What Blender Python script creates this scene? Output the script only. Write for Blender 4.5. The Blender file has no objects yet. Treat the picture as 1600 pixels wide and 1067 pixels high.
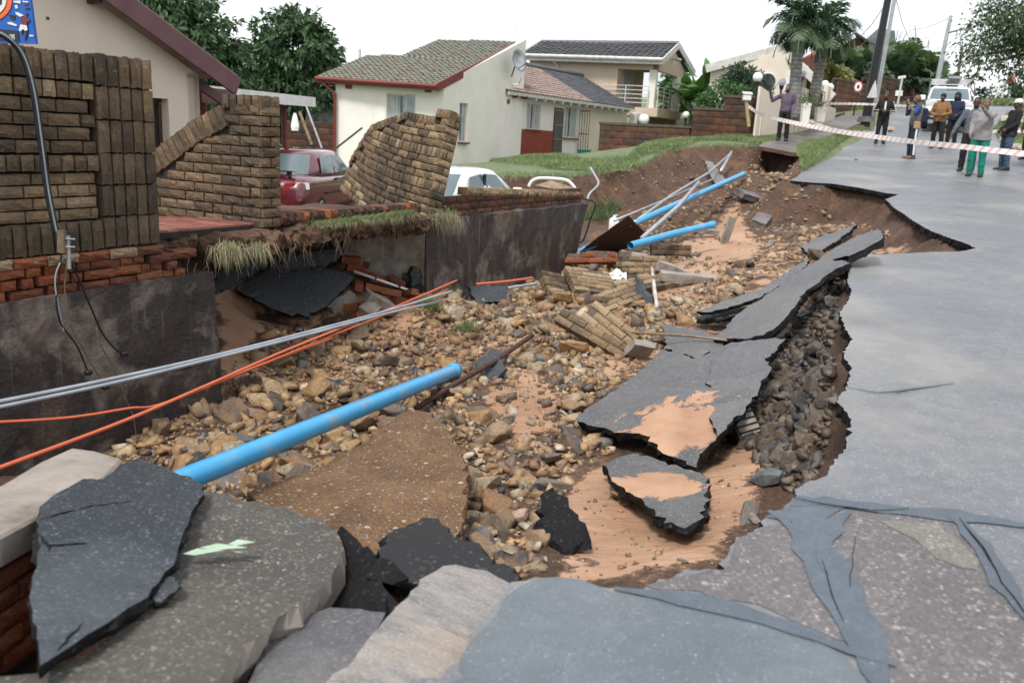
import bpy, bmesh, math, random
import numpy as np
from mathutils import Vector, Matrix, noise
from mathutils.geometry import tessellate_polygon, delaunay_2d_cdt
R = math.radians
random.seed(7)
rng = np.random.default_rng(7)
SC = bpy.context.scene
COL = SC.collection

# ------------------------------------------------------------------ camera, sky, sun, exposure
FPX, CX, CY, PITCH, ROLL, EYE = 1300.0, 800.0, 533.5, R(13.7), R(3.1), 1.6
fw = Vector((0, math.cos(PITCH), -math.sin(PITCH)))
up0 = Vector((0, math.sin(PITCH), math.cos(PITCH)))
rt0 = Vector((1, 0, 0))
CU = up0 * math.cos(ROLL) - rt0 * math.sin(ROLL)
CR = rt0 * math.cos(ROLL) + up0 * math.sin(ROLL)
EYEV = Vector((0, 0, EYE))
cd = bpy.data.cameras.new('camera')
cam = bpy.data.objects.new('camera', cd)
COL.objects.link(cam)
cam.matrix_world = Matrix(((CR.x, CU.x, -fw.x, 0), (CR.y, CU.y, -fw.y, 0), (CR.z, CU.z, -fw.z, EYE), (0, 0, 0, 1)))
cd.sensor_width = 36.0
cd.lens = FPX * 36 / 1600
cd.clip_start = 0.05
cd.clip_end = 2000
cd.dof.use_dof = True
cd.dof.focus_distance = 7.5
cd.dof.aperture_fstop = 2.5
SC.camera = cam

SUN_EL, SUN_AZ = R(58), R(205)          # azimuth measured from +Y towards +X
w = bpy.data.worlds.new('World')
SC.world = w
w.use_nodes = True
nt = w.node_tree
nt.nodes.clear()
sky = nt.nodes.new('ShaderNodeTexSky')
sky.sky_type = 'NISHITA'
sky.sun_disc = False
sky.sun_elevation = SUN_EL
sky.sun_rotation = SUN_AZ
sky.air_density, sky.dust_density = 1.0, 3.0
tc = nt.nodes.new('ShaderNodeTexCoord')
mp = nt.nodes.new('ShaderNodeMapping')
mp.inputs['Scale'].default_value = (1, 1, 3.2)
nz = nt.nodes.new('ShaderNodeTexNoise')
nz.inputs['Scale'].default_value = 2.3
nz.inputs['Detail'].default_value = 6
rp = nt.nodes.new('ShaderNodeValToRGB')
rp.color_ramp.elements[0].position = 0.36
rp.color_ramp.elements[0].color = (3.3, 3.5, 3.75, 1)
rp.color_ramp.elements[1].position = 0.7
rp.color_ramp.elements[1].color = (6.6, 6.7, 6.85, 1)
mx = nt.nodes.new('ShaderNodeMix')
mx.data_type = 'RGBA'
mx.inputs[0].default_value = 0.93
bg = nt.nodes.new('ShaderNodeBackground')
bg.inputs['Strength'].default_value = 0.1
wo = nt.nodes.new('ShaderNodeOutputWorld')
L = nt.links.new
L(tc.outputs['Generated'], mp.inputs['Vector'])
L(mp.outputs['Vector'], nz.inputs['Vector'])
L(nz.outputs['Fac'], rp.inputs['Fac'])
L(sky.outputs['Color'], mx.inputs[6])
L(rp.outputs['Color'], mx.inputs[7])
L(mx.outputs[2], bg.inputs['Color'])
L(bg.outputs['Background'], wo.inputs['Surface'])
sd = bpy.data.lights.new('sun', 'SUN')
sd.energy = 1.5
sd.angle = R(11)
sd.color = (1.0, 0.97, 0.93)
so = bpy.data.objects.new('sun', sd)
COL.objects.link(so)
sdir = Vector((math.sin(SUN_AZ) * math.cos(SUN_EL), math.cos(SUN_AZ) * math.cos(SUN_EL), math.sin(SUN_EL)))
so.rotation_euler = sdir.to_track_quat('Z', 'Y').to_euler()
SC.view_settings.view_transform = 'Standard'
SC.view_settings.look = 'None'
SC.view_settings.exposure = 1.32
SC.view_settings.gamma = 1.0
SC.view_settings.use_curve_mapping = False

# ------------------------------------------------------------------ projection helpers (used to survey places from the photograph)
def ray(px, py):
    return fw + CR * ((px - CX) / FPX) + CU * ((CY - py) / FPX)
def at(px, py, d):
    r = ray(px, py)
    return EYEV + r * (d / r.y)
def atz(px, py, z):
    r = ray(px, py)
    return EYEV + r * ((z - EYE) / r.z)
def onsurf(px, py, fn, t0=0.6, t1=90):
    r = ray(px, py)
    ts = np.geomspace(t0, t1, 500)
    X, Y, Z = EYEV.x + r.x * ts, EYEV.y + r.y * ts, EYEV.z + r.z * ts
    g = Z - fn(X, Y)
    k = np.argmax(g < 0)
    if not (g < 0).any():
        k = 499
    if k == 0:
        k = 1
    a, b = ts[k - 1], ts[k]
    ga, gb = g[k - 1], g[k]
    t = a + (b - a) * (ga / (ga - gb)) if ga != gb else b
    p = EYEV + r * t
    return p
def topix(P):
    P = np.asarray(P, float).reshape(-1, 3) - np.array(EYEV)
    dz = P @ np.array(fw)
    dz = np.where(dz < .05, .05, dz)
    return np.stack([CX + FPX * (P @ np.array(CR)) / dz, CY - FPX * (P @ np.array(CU)) / dz], 1)
def inpoly(pts, poly):
    pts = np.asarray(pts, float)
    poly = np.asarray(poly, float)
    x, y = pts[:, 0], pts[:, 1]
    ins = np.zeros(len(pts), bool)
    for i in range(len(poly)):
        x1, y1 = poly[i - 1]
        x2, y2 = poly[i]
        c = ((y1 > y) != (y2 > y)) & (x < (x2 - x1) * (y - y1) / (y2 - y1 + 1e-12) + x1)
        ins ^= c
    return ins
def segdist(pts, poly, closed=True, ws=None):
    pts = np.asarray(pts, float)
    poly = np.asarray(poly, float)
    best = np.full(len(pts), 1e9)
    wb = np.zeros(len(pts))
    n = len(poly)
    for i in range(n if closed else n - 1):
        a, b = poly[i], poly[(i + 1) % n]
        ab = b - a
        t = np.clip(((pts - a) @ ab) / (ab @ ab + 1e-12), 0, 1)
        d = np.hypot(*(pts - a - t[:, None] * ab).T)
        m = d < best
        best = np.where(m, d, best)
        if ws is not None:
            wb = np.where(m, ws[i] * (1 - t) + ws[(i + 1) % n] * t, wb)
    return (best, wb) if ws is not None else best
# street frame: u runs up the street, v to its left
SA = R(27)
S_, C_ = math.sin(SA), math.cos(SA)
def uv(x, y):
    return x * S_ + y * C_, -x * C_ + y * S_
def xy(u, v):
    return u * S_ - v * C_, u * C_ + v * S_
UD = Vector((S_, C_, 0))
VD = Vector((-C_, S_, 0))
ZD = Vector((0, 0, 1))
def P3(u, v, z):
    x, y = xy(u, v)
    return Vector((x, y, z))

# ------------------------------------------------------------------ objects
ABS = {}
def tag(o, label=None, cat=None, group=None, kind=None):
    if label: o['label'] = label
    if cat: o['category'] = cat
    if group: o['group'] = group
    if kind: o['kind'] = kind
    return o
def thing(name, label, cat, loc=(0, 0, 0), group=None):
    o = bpy.data.objects.new(name, None)
    o.empty_display_size = .2
    COL.objects.link(o)
    o.location = loc
    ABS[o.name] = Vector(loc)
    return tag(o, label, cat, group, 'thing')
def link(name, me, parent=None, base=(0, 0, 0)):
    o = bpy.data.objects.new(name, me)
    COL.objects.link(o)
    if parent is not None:
        o.parent = parent
        ABS[o.name] = ABS[parent.name]
    else:
        o.location = base
        ABS[o.name] = Vector(base)
    return o
def copytree(o, loc=None, rot=None, parent=None):
    c = o.copy()
    COL.objects.link(c)
    if parent is not None:
        c.parent = parent
    if loc is not None: c.location = loc
    if rot is not None: c.rotation_euler = rot
    for ch in list(o.children):
        copytree(ch, parent=c)
    return c
def mesh_np(name, V, Fc, mats, smooth=False, matidx=None, attr=None):
    """Fc: (n,k) int array or a list of faces"""
    me = bpy.data.meshes.new(name)
    V = np.asarray(V, np.float32)
    if isinstance(Fc, np.ndarray) and Fc.ndim == 2:
        n, k = Fc.shape
        me.vertices.add(len(V))
        me.vertices.foreach_set('co', V.ravel())
        me.loops.add(n * k)
        me.loops.foreach_set('vertex_index', Fc.astype(np.int32).ravel())
        me.polygons.add(n)
        me.polygons.foreach_set('loop_start', np.arange(0, n * k, k, dtype=np.int32))
        me.update(calc_edges=True)
    else:
        me.from_pydata([tuple(map(float, v)) for v in V], [], [tuple(map(int, f)) for f in Fc])
        me.update()
    for m in (mats if isinstance(mats, (list, tuple)) else [mats]):
        me.materials.append(m)
    if matidx is not None:
        me.polygons.foreach_set('material_index', np.asarray(matidx, np.int32))
    if smooth:
        me.polygons.foreach_set('use_smooth', np.ones(len(me.polygons), bool))
    if attr is not None:
        for k, val in attr.items():
            a = me.attributes.new(k, 'FLOAT', 'POINT')
            a.data.foreach_set('value', np.asarray(val, np.float32))
    return me
class MB:
    def __init__(s):
        s.v, s.f, s.m, s.cm = [], [], [], 0
    def add(s, vs, fs, m=None):
        b = len(s.v)
        s.v += [Vector(v) for v in vs]
        s.f += [tuple(b + i for i in f) for f in fs]
        s.m += [s.cm if m is None else m] * len(fs)
        return s
    def box(s, c, size, ax=None, m=None):
        ax = ax or (Vector((1, 0, 0)), Vector((0, 1, 0)), ZD)
        c = Vector(c)
        h = [a * (k / 2) for a, k in zip(ax, size)]
        vs = [c + h[0] * i + h[1] * j + h[2] * k for k in (-1, 1) for j in (-1, 1) for i in (-1, 1)]
        return s.add(vs, [(0, 2, 3, 1), (4, 5, 7, 6), (0, 1, 5, 4), (2, 6, 7, 3), (0, 4, 6, 2), (1, 3, 7, 5)], m)
    def span(s, a, b, wd, ht, m=None, upv=ZD):
        """bar from a to b, width wd, height ht"""
        a, b = Vector(a), Vector(b)
        d = (b - a).normalized()
        sd_ = d.cross(upv)
        sd_ = sd_.normalized() if sd_.length > 1e-4 else Vector((1, 0, 0))
        u_ = sd_.cross(d)
        return s.box((a + b) / 2, ((b - a).length, wd, ht), (d, sd_, u_), m)
    def tube(s, pts, rad, n=8, caps=True, m=None):
        pts = [Vector(p) for p in pts]
        rad = list(rad) if hasattr(rad, '__len__') else [rad] * len(pts)
        prev = None
        rings = []
        for i, p in enumerate(pts):
            t = (pts[min(i + 1, len(pts) - 1)] - pts[max(i - 1, 0)])
            t = t.normalized() if t.length > 1e-9 else ZD
            if prev is None:
                prev = t.orthogonal().normalized()
            nrm = (prev - t * prev.dot(t))
            nrm = nrm.normalized() if nrm.length > 1e-6 else t.orthogonal().normalized()
            prev = nrm
            bn = t.cross(nrm)
            rings.append([p + (nrm * math.cos(2 * math.pi * k / n) + bn * math.sin(2 * math.pi * k / n)) * rad[i] for k in range(n)])
        vs = [v for r in rings for v in r]
        fs = [(i * n + k, i * n + (k + 1) % n, (i + 1) * n + (k + 1) % n, (i + 1) * n + k) for i in range(len(pts) - 1) for k in range(n)]
        if caps:
            fs += [tuple(range(n - 1, -1, -1)), tuple((len(pts) - 1) * n + k for k in range(n))]
        return s.add(vs, fs, m)
    def rings(s, rings, caps=True, m=None, closed=True):
        n = len(rings[0])
        vs = [Vector(v) for r in rings for v in r]
        kk = n if closed else n - 1
        fs = [(i * n + k, i * n + (k + 1) % n, (i + 1) * n + (k + 1) % n, (i + 1) * n + k) for i in range(len(rings) - 1) for k in range(kk)]
        if caps:
            fs += [tuple(range(n - 1, -1, -1)), tuple((len(rings) - 1) * n + k for k in range(n))]
        return s.add(vs, fs, m)
    def ball(s, c, r, nu=10, nv=7, m=None, sc=(1, 1, 1)):
        c = Vector(c)
        vs = [c + Vector((0, 0, -r * sc[2]))]
        for j in range(1, nv):
            ph = -math.pi / 2 + math.pi * j / nv
            vs += [c + Vector((r * sc[0] * math.cos(ph) * math.cos(2 * math.pi * i / nu), r * sc[1] * math.cos(ph) * math.sin(2 * math.pi * i / nu), r * sc[2] * math.sin(ph))) for i in range(nu)]
        vs.append(c + Vector((0, 0, r * sc[2])))
        fs = [(0, 1 + (i + 1) % nu, 1 + i) for i in range(nu)]
        for j in range(nv - 2):
            a = 1 + j * nu
            fs += [(a + i, a + (i + 1) % nu, a + nu + (i + 1) % nu, a + nu + i) for i in range(nu)]
        a = 1 + (nv - 2) * nu
        fs += [(a + i, a + (i + 1) % nu, len(vs) - 1) for i in range(nu)]
        return s.add(vs, fs, m)
    def prism(s, poly, off, m=None, holes=()):
        """poly: planar 3D outline, off: extrusion vector"""
        off = Vector(off)
        loops = [[Vector(p) for p in poly]] + [[Vector(p) for p in h] for h in holes]
        flat = [p for l in loops for p in l]
        n = len(flat)
        tr = tessellate_polygon(loops)
        nn = Vector((0, 0, 0))
        for t in tr:
            nn += (flat[t[1]] - flat[t[0]]).cross(flat[t[2]] - flat[t[0]])
        fs = []
        flip = nn.dot(off) > 0
        for t in tr:
            t = tuple(t)
            fs.append(t[::-1] if flip else t)
            fs.append(tuple(n + i for i in (t if flip else t[::-1])))
        b = 0
        for l in loops:
            k = len(l)
            for i in range(k):
                fs.append((b + i, b + (i + 1) % k, n + b + (i + 1) % k, n + b + i))
            b += k
        return s.add(flat + [p + off for p in flat], fs, m)
    def quad(s, a, b, c, d, m=None):
        return s.add([a, b, c, d], [(0, 1, 2, 3)], m)
    def build(s, name, mats, parent=None, base=None, smooth=False, bevel=0, kind=None, label=None, fix=True):
        b = ABS[parent.name] if parent is not None else Vector(base or (0, 0, 0))
        me = mesh_np(name, [v - b for v in s.v], s.f, mats, smooth, s.m)
        if fix or bevel:
            bm = bmesh.new()
            bm.from_mesh(me)
            bmesh.ops.recalc_face_normals(bm, faces=bm.faces)
            if bevel:
                bmesh.ops.bevel(bm, geom=[e for e in bm.edges if len(e.link_faces) == 2 and e.calc_face_angle(0) > .5], offset=bevel, segments=1, affect='EDGES', profile=.5)
            bm.to_mesh(me)
            bm.free()
        o = link(name, me, parent, b)
        return tag(o, label, kind=kind)
def grp(mb, parent, name, m, **k):
    return mb.build(name, m, parent, **k)
# ------------------------------------------------------------------ materials
class NT:
    def __init__(s, name):
        s.m = bpy.data.materials.new(name)
        s.m.use_nodes = True
        s.t = s.m.node_tree
        s.t.nodes.clear()
        s.out = s.t.nodes.new('ShaderNodeOutputMaterial')
        s.b = s.t.nodes.new('ShaderNodeBsdfPrincipled')
        s.t.links.new(s.b.outputs[0], s.out.inputs['Surface'])
        s.co = s.n('ShaderNodeTexCoord').outputs['Object']
        s.pos = s.n('ShaderNodeNewGeometry').outputs['Position']
        s.geo = s.t.nodes[-1]
    def n(s, typ, **kw):
        x = s.t.nodes.new(typ)
        for k, v in kw.items():
            setattr(x, k, v)
        return x
    def set(s, sock, v):
        if isinstance(v, bpy.types.NodeSocket):
            s.t.links.new(v, sock)
        elif isinstance(v, (tuple, list)) and len(v) == 3 and sock.type == 'RGBA':
            sock.default_value = (*v, 1)
        else:
            sock.default_value = v
    def noise(s, scale, detail=5, rough=.55, vec=None, dist=0.0, out='Fac'):
        x = s.n('ShaderNodeTexNoise')
        s.set(x.inputs['Vector'], s.co if vec is None else vec)
        x.inputs['Scale'].default_value = scale
        x.inputs['Detail'].default_value = detail
        x.inputs['Roughness'].default_value = rough
        x.inputs['Distortion'].default_value = dist
        return x.outputs[out]
    def vor(s, scale, feature='F1', vec=None, out='Distance', rnd=1.0):
        x = s.n('ShaderNodeTexVoronoi', feature=feature)
        s.set(x.inputs['Vector'], s.co if vec is None else vec)
        x.inputs['Scale'].default_value = scale
        x.inputs['Randomness'].default_value = rnd
        return x.outputs[out]
    def ramp(s, fac, stops, interp='LINEAR'):
        x = s.n('ShaderNodeValToRGB')
        cr = x.color_ramp
        cr.interpolation = interp
        while len(cr.elements) < len(stops):
            cr.elements.new(.5)
        for e, (p, c) in zip(cr.elements, stops):
            e.position = p
            e.color = (c, c, c, 1) if isinstance(c, (int, float)) else (*c, 1)
        s.set(x.inputs['Fac'], fac)
        return x.outputs['Color']
    def mix(s, fac, a, b, mode='MIX'):
        x = s.n('ShaderNodeMix', data_type='RGBA', blend_type=mode)
        s.set(x.inputs[0], fac)
        s.set(x.inputs[6], a)
        s.set(x.inputs[7], b)
        return x.outputs[2]
    def math(s, op, a, b=0.0):
        x = s.n('ShaderNodeMath', operation=op)
        s.set(x.inputs[0], a)
        s.set(x.inputs[1], b)
        return x.outputs[0]
    def map(s, scale=(1, 1, 1), vec=None, rot=(0, 0, 0)):
        x = s.n('ShaderNodeMapping')
        s.set(x.inputs['Vector'], s.co if vec is None else vec)
        x.inputs['Scale'].default_value = scale
        x.inputs['Rotation'].default_value = rot
        return x.outputs[0]
    def orand(s):
        return s.n('ShaderNodeObjectInfo').outputs['Random']
    def island(s):
        return s.n('ShaderNodeNewGeometry').outputs['Random Per Island']
    def attr(s, name):
        return s.n('ShaderNodeAttribute', attribute_name=name).outputs['Fac']
    def sepz(s, vec):
        x = s.n('ShaderNodeSeparateXYZ')
        s.set(x.inputs[0], vec)
        return x.outputs
    def bump(s, h, strength=.3, dist=.01, prev=None):
        x = s.n('ShaderNodeBump')
        x.inputs['Strength'].default_value = strength
        x.inputs['Distance'].default_value = dist
        s.set(x.inputs['Height'], h)
        if prev is not None:
            s.set(x.inputs['Normal'], prev)
        return x.outputs[0]
    def done(s, col, rough=.7, nrm=None, metal=0.0, spec=.5, **kw):
        s.set(s.b.inputs['Base Color'], col)
        s.set(s.b.inputs['Roughness'], rough)
        s.set(s.b.inputs['Metallic'], metal)
        s.set(s.b.inputs['Specular IOR Level'], spec)
        if nrm is not None:
            s.set(s.b.inputs['Normal'], nrm)
        for k, v in kw.items():
            s.set(s.b.inputs[k], v)
        return s.m
def simple(name, c1, c2=None, scale=6., rough=.7, bump=.15, bscale=60., rnd=0., spec=.4, metal=0., dirt=None, dscale=1.5, bdist=.006, **kw):
    t = NT(name)
    c2 = c2 or tuple(x * .75 for x in c1)
    col = t.ramp(t.noise(scale, 6), [(.35, c2), (.65, c1)])
    if dirt:
        col = t.mix(t.ramp(t.noise(dscale, 8, .65), [(.5, 0.), (.68, 1.)]), col, dirt)
    if rnd:
        k = t.ramp(t.orand(), [(0, 1 - rnd), (1, 1 + rnd)])
        col = t.mix(1.0, col, k, 'MULTIPLY')
    nrm = t.bump(t.noise(bscale, 6, .6), bump, bdist) if bump else None
    return t.done(col, rough, nrm, metal, spec, **kw)
M = {}
def asphalt(name, base, chip, chipsc=140., rough=.42, chipamt=.5, dust=None, dusta=.6, bump=.5, spec=.5):
    """binder with closely packed stone chips of two sizes, no two alike"""
    t = NT(name)
    b2 = tuple(x * .68 for x in base)
    col = t.ramp(t.noise(1.3, 8, .65), [(.3, b2), (.7, tuple(x * 1.15 for x in base))])
    mid = tuple((a + b) / 2 for a, b in zip(base, chip))
    h = None
    for sc, k in ((chipsc, 1.), (chipsc * .52, .7)):
        w_ = t.n('ShaderNodeVectorMath', operation='ADD')
        t.set(w_.inputs[0], t.co)
        nv = t.n('ShaderNodeVectorMath', operation='SCALE'); t.set(nv.inputs[0], t.noise(sc * .8, 3, out='Color')); nv.inputs['Scale'].default_value = .9 / sc
        t.set(w_.inputs[1], nv.outputs[0])
        cs = t.sepz(t.vor(sc, out='Color', vec=w_.outputs[0])); dd = t.vor(sc, vec=w_.outputs[0])
        cc = t.ramp(cs[1], [(0, tuple(x * .45 for x in base)), (.35, base), (.7, mid), (.93, chip), (1, tuple(min(1, x * 1.7) for x in chip))])
        lo = 1 - chipamt * (1.1 if k == 1. else .35)
        f = t.math('MULTIPLY', t.ramp(cs[0], [(max(0, lo - .05), 0.), (min(1, lo + .12), .85 * k)]), t.ramp(dd, [(.32, 1.), (.62, 0.)]))
        col = t.mix(f, col, cc)
        h = t.math('MULTIPLY', dd, -.6) if h is None else t.math('ADD', h, t.math('MULTIPLY', dd, -.3))
    col = t.mix(t.ramp(t.noise(11, 7, .75), [(.44, .5), (.6, 0.)]), col, b2)
    if dust:
        dm = t.ramp(t.noise(.55, 8, .62), [(.5, 0.), (.72, dusta)])
        col = t.mix(dm, col, dust)
    h = t.math('ADD', h, t.math('MULTIPLY', t.noise(70, 6), .8))
    r = t.ramp(t.noise(2.3, 6), [(.3, rough - .04), (.7, rough + .05)])
    return t.done(col, r, t.bump(h, bump, .006), spec=spec)
M['road'] = asphalt('wet_asphalt', (.150, .158, .172), (.28, .275, .275), 110, .46, .6, dust=(.32, .29, .25), dusta=.6, bump=.3)
M['road_near'] = asphalt('worn_asphalt', (.118, .108, .11), (.29, .25, .245), 70, .55, .85, dust=(.2, .19, .185), dusta=.35)
M['patch'] = asphalt('patch_asphalt', (.112, .132, .15), (.2, .21, .22), 130, .45, .4, dust=(.17, .18, .19), dusta=.4, bump=.25)
M['seal'] = asphalt('tar_seal', (.078, .098, .122), (.13, .145, .165), 100, .44, .3, bump=.2)
M['slab'] = asphalt('broken_asphalt', (.105, .105, .11), (.24, .225, .225), 110, .52, .6, dust=(.24, .19, .15), dusta=.25)
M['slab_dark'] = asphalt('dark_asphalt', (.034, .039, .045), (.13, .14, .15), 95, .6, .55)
M['black'] = asphalt('black_asphalt_core', (.008, .008, .009), (.06, .06, .062), 60, .75, .3, bump=1.0, spec=.2)
M['pave'] = simple('driveway_concrete', (.16, .145, .14), (.09, .08, .08), 1.2, .4, .3, 40)
M['concrete'] = asphalt('mossy_concrete', (.078, .071, .062), (.27, .25, .22), 75, .8, .6, dust=(.07, .07, .045), dusta=.5)
M['concrete_pale'] = simple('pale_concrete', (.33, .29, .25), (.22, .19, .165), 5, .85, .5, 50, dirt=(.11, .09, .075), dscale=2.6)
M['fragment'] = simple('concrete_fragment', (.36, .33, .29), (.2, .17, .14), 7, .85, .5, 40, rnd=.25, dirt=(.16, .11, .07), dscale=3)
def sandmat():
    t = NT('wet_sand')
    col = t.ramp(t.noise(.9, 7, .6), [(.3, (.27, .15, .088)), (.55, (.40, .235, .145)), (.75, (.50, .315, .205))])
    wv = t.noise(5., 5, .6, vec=t.map((1, 3.5, 1)), dist=.8)
    col = t.mix(t.ramp(wv, [(.35, .35), (.6, 0.)]), col, (.2, .105, .055))
    h = t.math('ADD', t.math('MULTIPLY', wv, 1.0), t.math('MULTIPLY', t.noise(120, 4), .12))
    return t.done(col, t.ramp(t.noise(1.3, 4), [(.35, .55), (.6, .85)]), t.bump(h, .55, .03))
M['sand'] = sandmat()
def soilmat():
    t = NT('eroded_earth')
    mask = t.attr('sand')
    soil = t.ramp(t.noise(2.2, 9, .65), [(.28, (.045, .024, .015)), (.5, (.115, .058, .033)), (.68, (.20, .105, .062))])
    cl = t.noise(26, 5, .7)
    soil = t.mix(t.ramp(cl, [(.42, .55), (.6, 0.)]), soil, (.03, .017, .011))
    pebc = t.vor(75, out='Color')
    soil = t.mix(t.ramp(t.sepz(pebc)[0], [(.93, 0.), (.94, .5)]), soil, (.16, .115, .075))
    wv = t.noise(4.2, 6, .6, vec=t.map((1, 3., 1), rot=(0, 0, -.5)), dist=.9)
    sand = t.ramp(t.noise(.8, 7, .6), [(.3, (.28, .155, .09)), (.55, (.41, .243, .15)), (.75, (.50, .315, .205))])
    sand = t.mix(t.ramp(wv, [(.32, .4), (.55, 0.)]), sand, (.22, .115, .06))
    sand = t.mix(t.ramp(t.noise(34, 5, .75), [(.64, 0.), (.72, .55)]), sand, (.10, .06, .04))
    m2 = t.ramp(t.math('ADD', mask, t.math('MULTIPLY', t.math('SUBTRACT', t.noise(3.2, 8, .72), .5), 1.9)), [(.4, 0.), (.58, 1.)])
    col = t.mix(m2, soil, sand)
    tm = t.attr('turf')
    tm2 = t.ramp(t.math('ADD', tm, t.math('MULTIPLY', t.math('SUBTRACT', t.noise(2.5, 6, .7), .5), .7)), [(.45, 0.), (.6, 1.)])
    col = t.mix(tm2, col, t.ramp(t.noise(1.4, 9, .75), [(.3, (.06, .095, .035)), (.48, (.12, .16, .07)), (.6, (.17, .19, .10)), (.72, (.17, .15, .085))]))
    h = t.math('ADD', t.math('MULTIPLY', t.noise(7, 9, .7), 1.0), t.math('MULTIPLY', cl, .5))
    hs = t.math('ADD', t.math('MULTIPLY', wv, .45), t.math('MULTIPLY', t.noise(90, 4), .1))
    hm = t.n('ShaderNodeMix', data_type='FLOAT')
    t.set(hm.inputs[0], m2); t.set(hm.inputs[2], h); t.set(hm.inputs[3], hs)
    return t.done(col, t.mix(m2, (.8, .8, .8), (.62, .62, .62)), t.bump(hm.outputs[0], .9, .07))
M['soil'] = soilmat()
def rockmat(name, pal, wet=.5, mud=.7):
    t = NT(name)
    r = t.math('FRACT', t.math('ADD', t.island(), t.orand()))
    n = len(pal)
    base = t.ramp(r, [(i / n, c) for i, c in enumerate(pal)], 'CONSTANT')
    v = t.noise(9, 8, .7)
    base = t.mix(1.0, base, t.ramp(v, [(.3, .35), (.5, .8), (.72, 1.35)]), 'MULTIPLY')
    base = t.mix(t.ramp(t.noise(2.7, 5, .6), [(.45, 0.), (.62, mud)]), base, (.20, .115, .06))
    h = t.math('ADD', t.noise(16, 8, .68), t.math('MULTIPLY', t.vor(22, 'DISTANCE_TO_EDGE'), .25))
    return t.done(base, t.ramp(t.noise(5, 4), [(.35, wet - .1), (.65, wet + .25)]), t.bump(h, .8, .014))
PAL = [(.31, .185, .08), (.20, .135, .08), (.42, .28, .135), (.10, .078, .062), (.33, .255, .17), (.26, .14, .06), (.44, .31, .175), (.15, .155, .155), (.30, .205, .12), (.06, .054, .05), (.38, .225, .10), (.49, .40, .29), (.13, .09, .06), (.34, .24, .14)]
M['rock'] = rockmat('broken_stone', PAL)
M['rock_dark'] = rockmat('dark_stone', [(.055, .05, .045), (.10, .082, .066), (.04, .035, .032), (.13, .10, .075), (.075, .07, .066), (.16, .125, .09), (.03, .028, .027), (.06, .055, .05)], .38, .3)
def brickmat(name, pal, dark=(.048, .040, .033), moss=(.082, .082, .034), dk=.5, ms=.5, dsc=1.4, face=.9):
    t = NT(name)
    n = len(pal)
    base = t.ramp(t.orand(), [(i / n, c) for i, c in enumerate(pal)], 'CONSTANT')
    P = t.pos
    base = t.mix(1.0, base, t.ramp(t.noise(55, 5, .7, vec=P), [(.3, .6), (.7, 1.3)]), 'MULTIPLY')
    dm = t.ramp(t.math('ADD', t.math('MULTIPLY', t.noise(dsc, 7, .62, vec=P), 1.0), t.math('MULTIPLY', t.orand(), .07)), [(.60 - .28 * dk, 0.), (.86 - .28 * dk, .9)])
    base = t.mix(dm, base, dark)
    mm = t.ramp(t.noise(dsc * 1.7, 6, .6, vec=t.map((1, 1, 1), vec=P, rot=(1, 2, .5))), [(.68 - .2 * ms, 0.), (.9 - .2 * ms, .6)])
    base = t.mix(mm, base, moss)
    lich = t.math('MULTIPLY', t.ramp(t.noise(24, 6, .7, vec=P), [(.6, 0.), (.68, .7)]), t.ramp(t.noise(2.2, 3, vec=P), [(.5, 0.), (.6, 1.)]))
    base = t.mix(lich, base, (.30, .30, .22))
    h = t.math('ADD', t.noise(42, 7, .75, vec=P), t.math('MULTIPLY', t.noise(150, 3, vec=P), .3))
    return t.done(base, .85, t.bump(h, face, .018), spec=.25)
BUFF = [(.23, .158, .092), (.195, .13, .077), (.25, .175, .107), (.17, .115, .07), (.21, .142, .085), (.15, .103, .066)]
M['brick'] = brickmat('rockface_brick', BUFF, dk=.64, ms=.7)
M['brick_light'] = brickmat('buff_brick', [(.31, .22, .13), (.27, .185, .11), (.35, .26, .165), (.24, .165, .10), (.29, .205, .125)], dk=.28, ms=.25)
M['brick_red'] = brickmat('orange_red_brick', [(.27, .085, .038), (.22, .065, .03), (.32, .11, .05), (.19, .06, .032)], dk=.3, ms=.1)
M['brick_dark'] = brickmat('dirty_brown_brick', [(.14, .062, .038), (.11, .05, .032), (.17, .078, .046), (.09, .045, .03)], dk=.55, ms=.3, dsc=.7)
M['mortar'] = simple('dark_mortar', (.035, .03, .025), (.018, .016, .013), 12, .95, .4, 70)
M['mortar_light'] = simple('pale_mortar', (.12, .095, .07), (.07, .055, .04), 12, .95, .4, 70)
def darkwall():
    t = NT('tarred_concrete')
    P = t.pos
    big = t.noise(1.5, 8, .6, vec=P, dist=.5)
    col = t.ramp(t.noise(6, 7, .65, vec=P), [(.3, (.012, .009, .009)), (.6, (.034, .024, .022)), (.75, (.06, .042, .035))])
    col = t.mix(t.ramp(big, [(.52, 0.), (.60, .8)]), col, t.ramp(t.noise(9, 6, vec=P), [(.35, (.10, .075, .06)), (.65, (.20, .17, .145))]))
    col = t.mix(t.ramp(t.noise(2.6, 6, .6, vec=t.map((1, 1, .5), vec=P, rot=(0, 0, 1))), [(.56, 0.), (.7, .7)]), col, (.115, .07, .045))
    strk = t.noise(7, 4, .6, vec=t.map((1.6, 1.6, .12), vec=P))
    col = t.mix(t.ramp(strk, [(.6, 0.), (.75, .5)]), col, (.19, .165, .145))
    return t.done(col, .55, t.bump(t.math('ADD', t.noise(24, 8, .7, vec=P), t.math('MULTIPLY', t.noise(3, 5, vec=P), 1.5)), .7, .02))
M['tarwall'] = darkwall()
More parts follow.
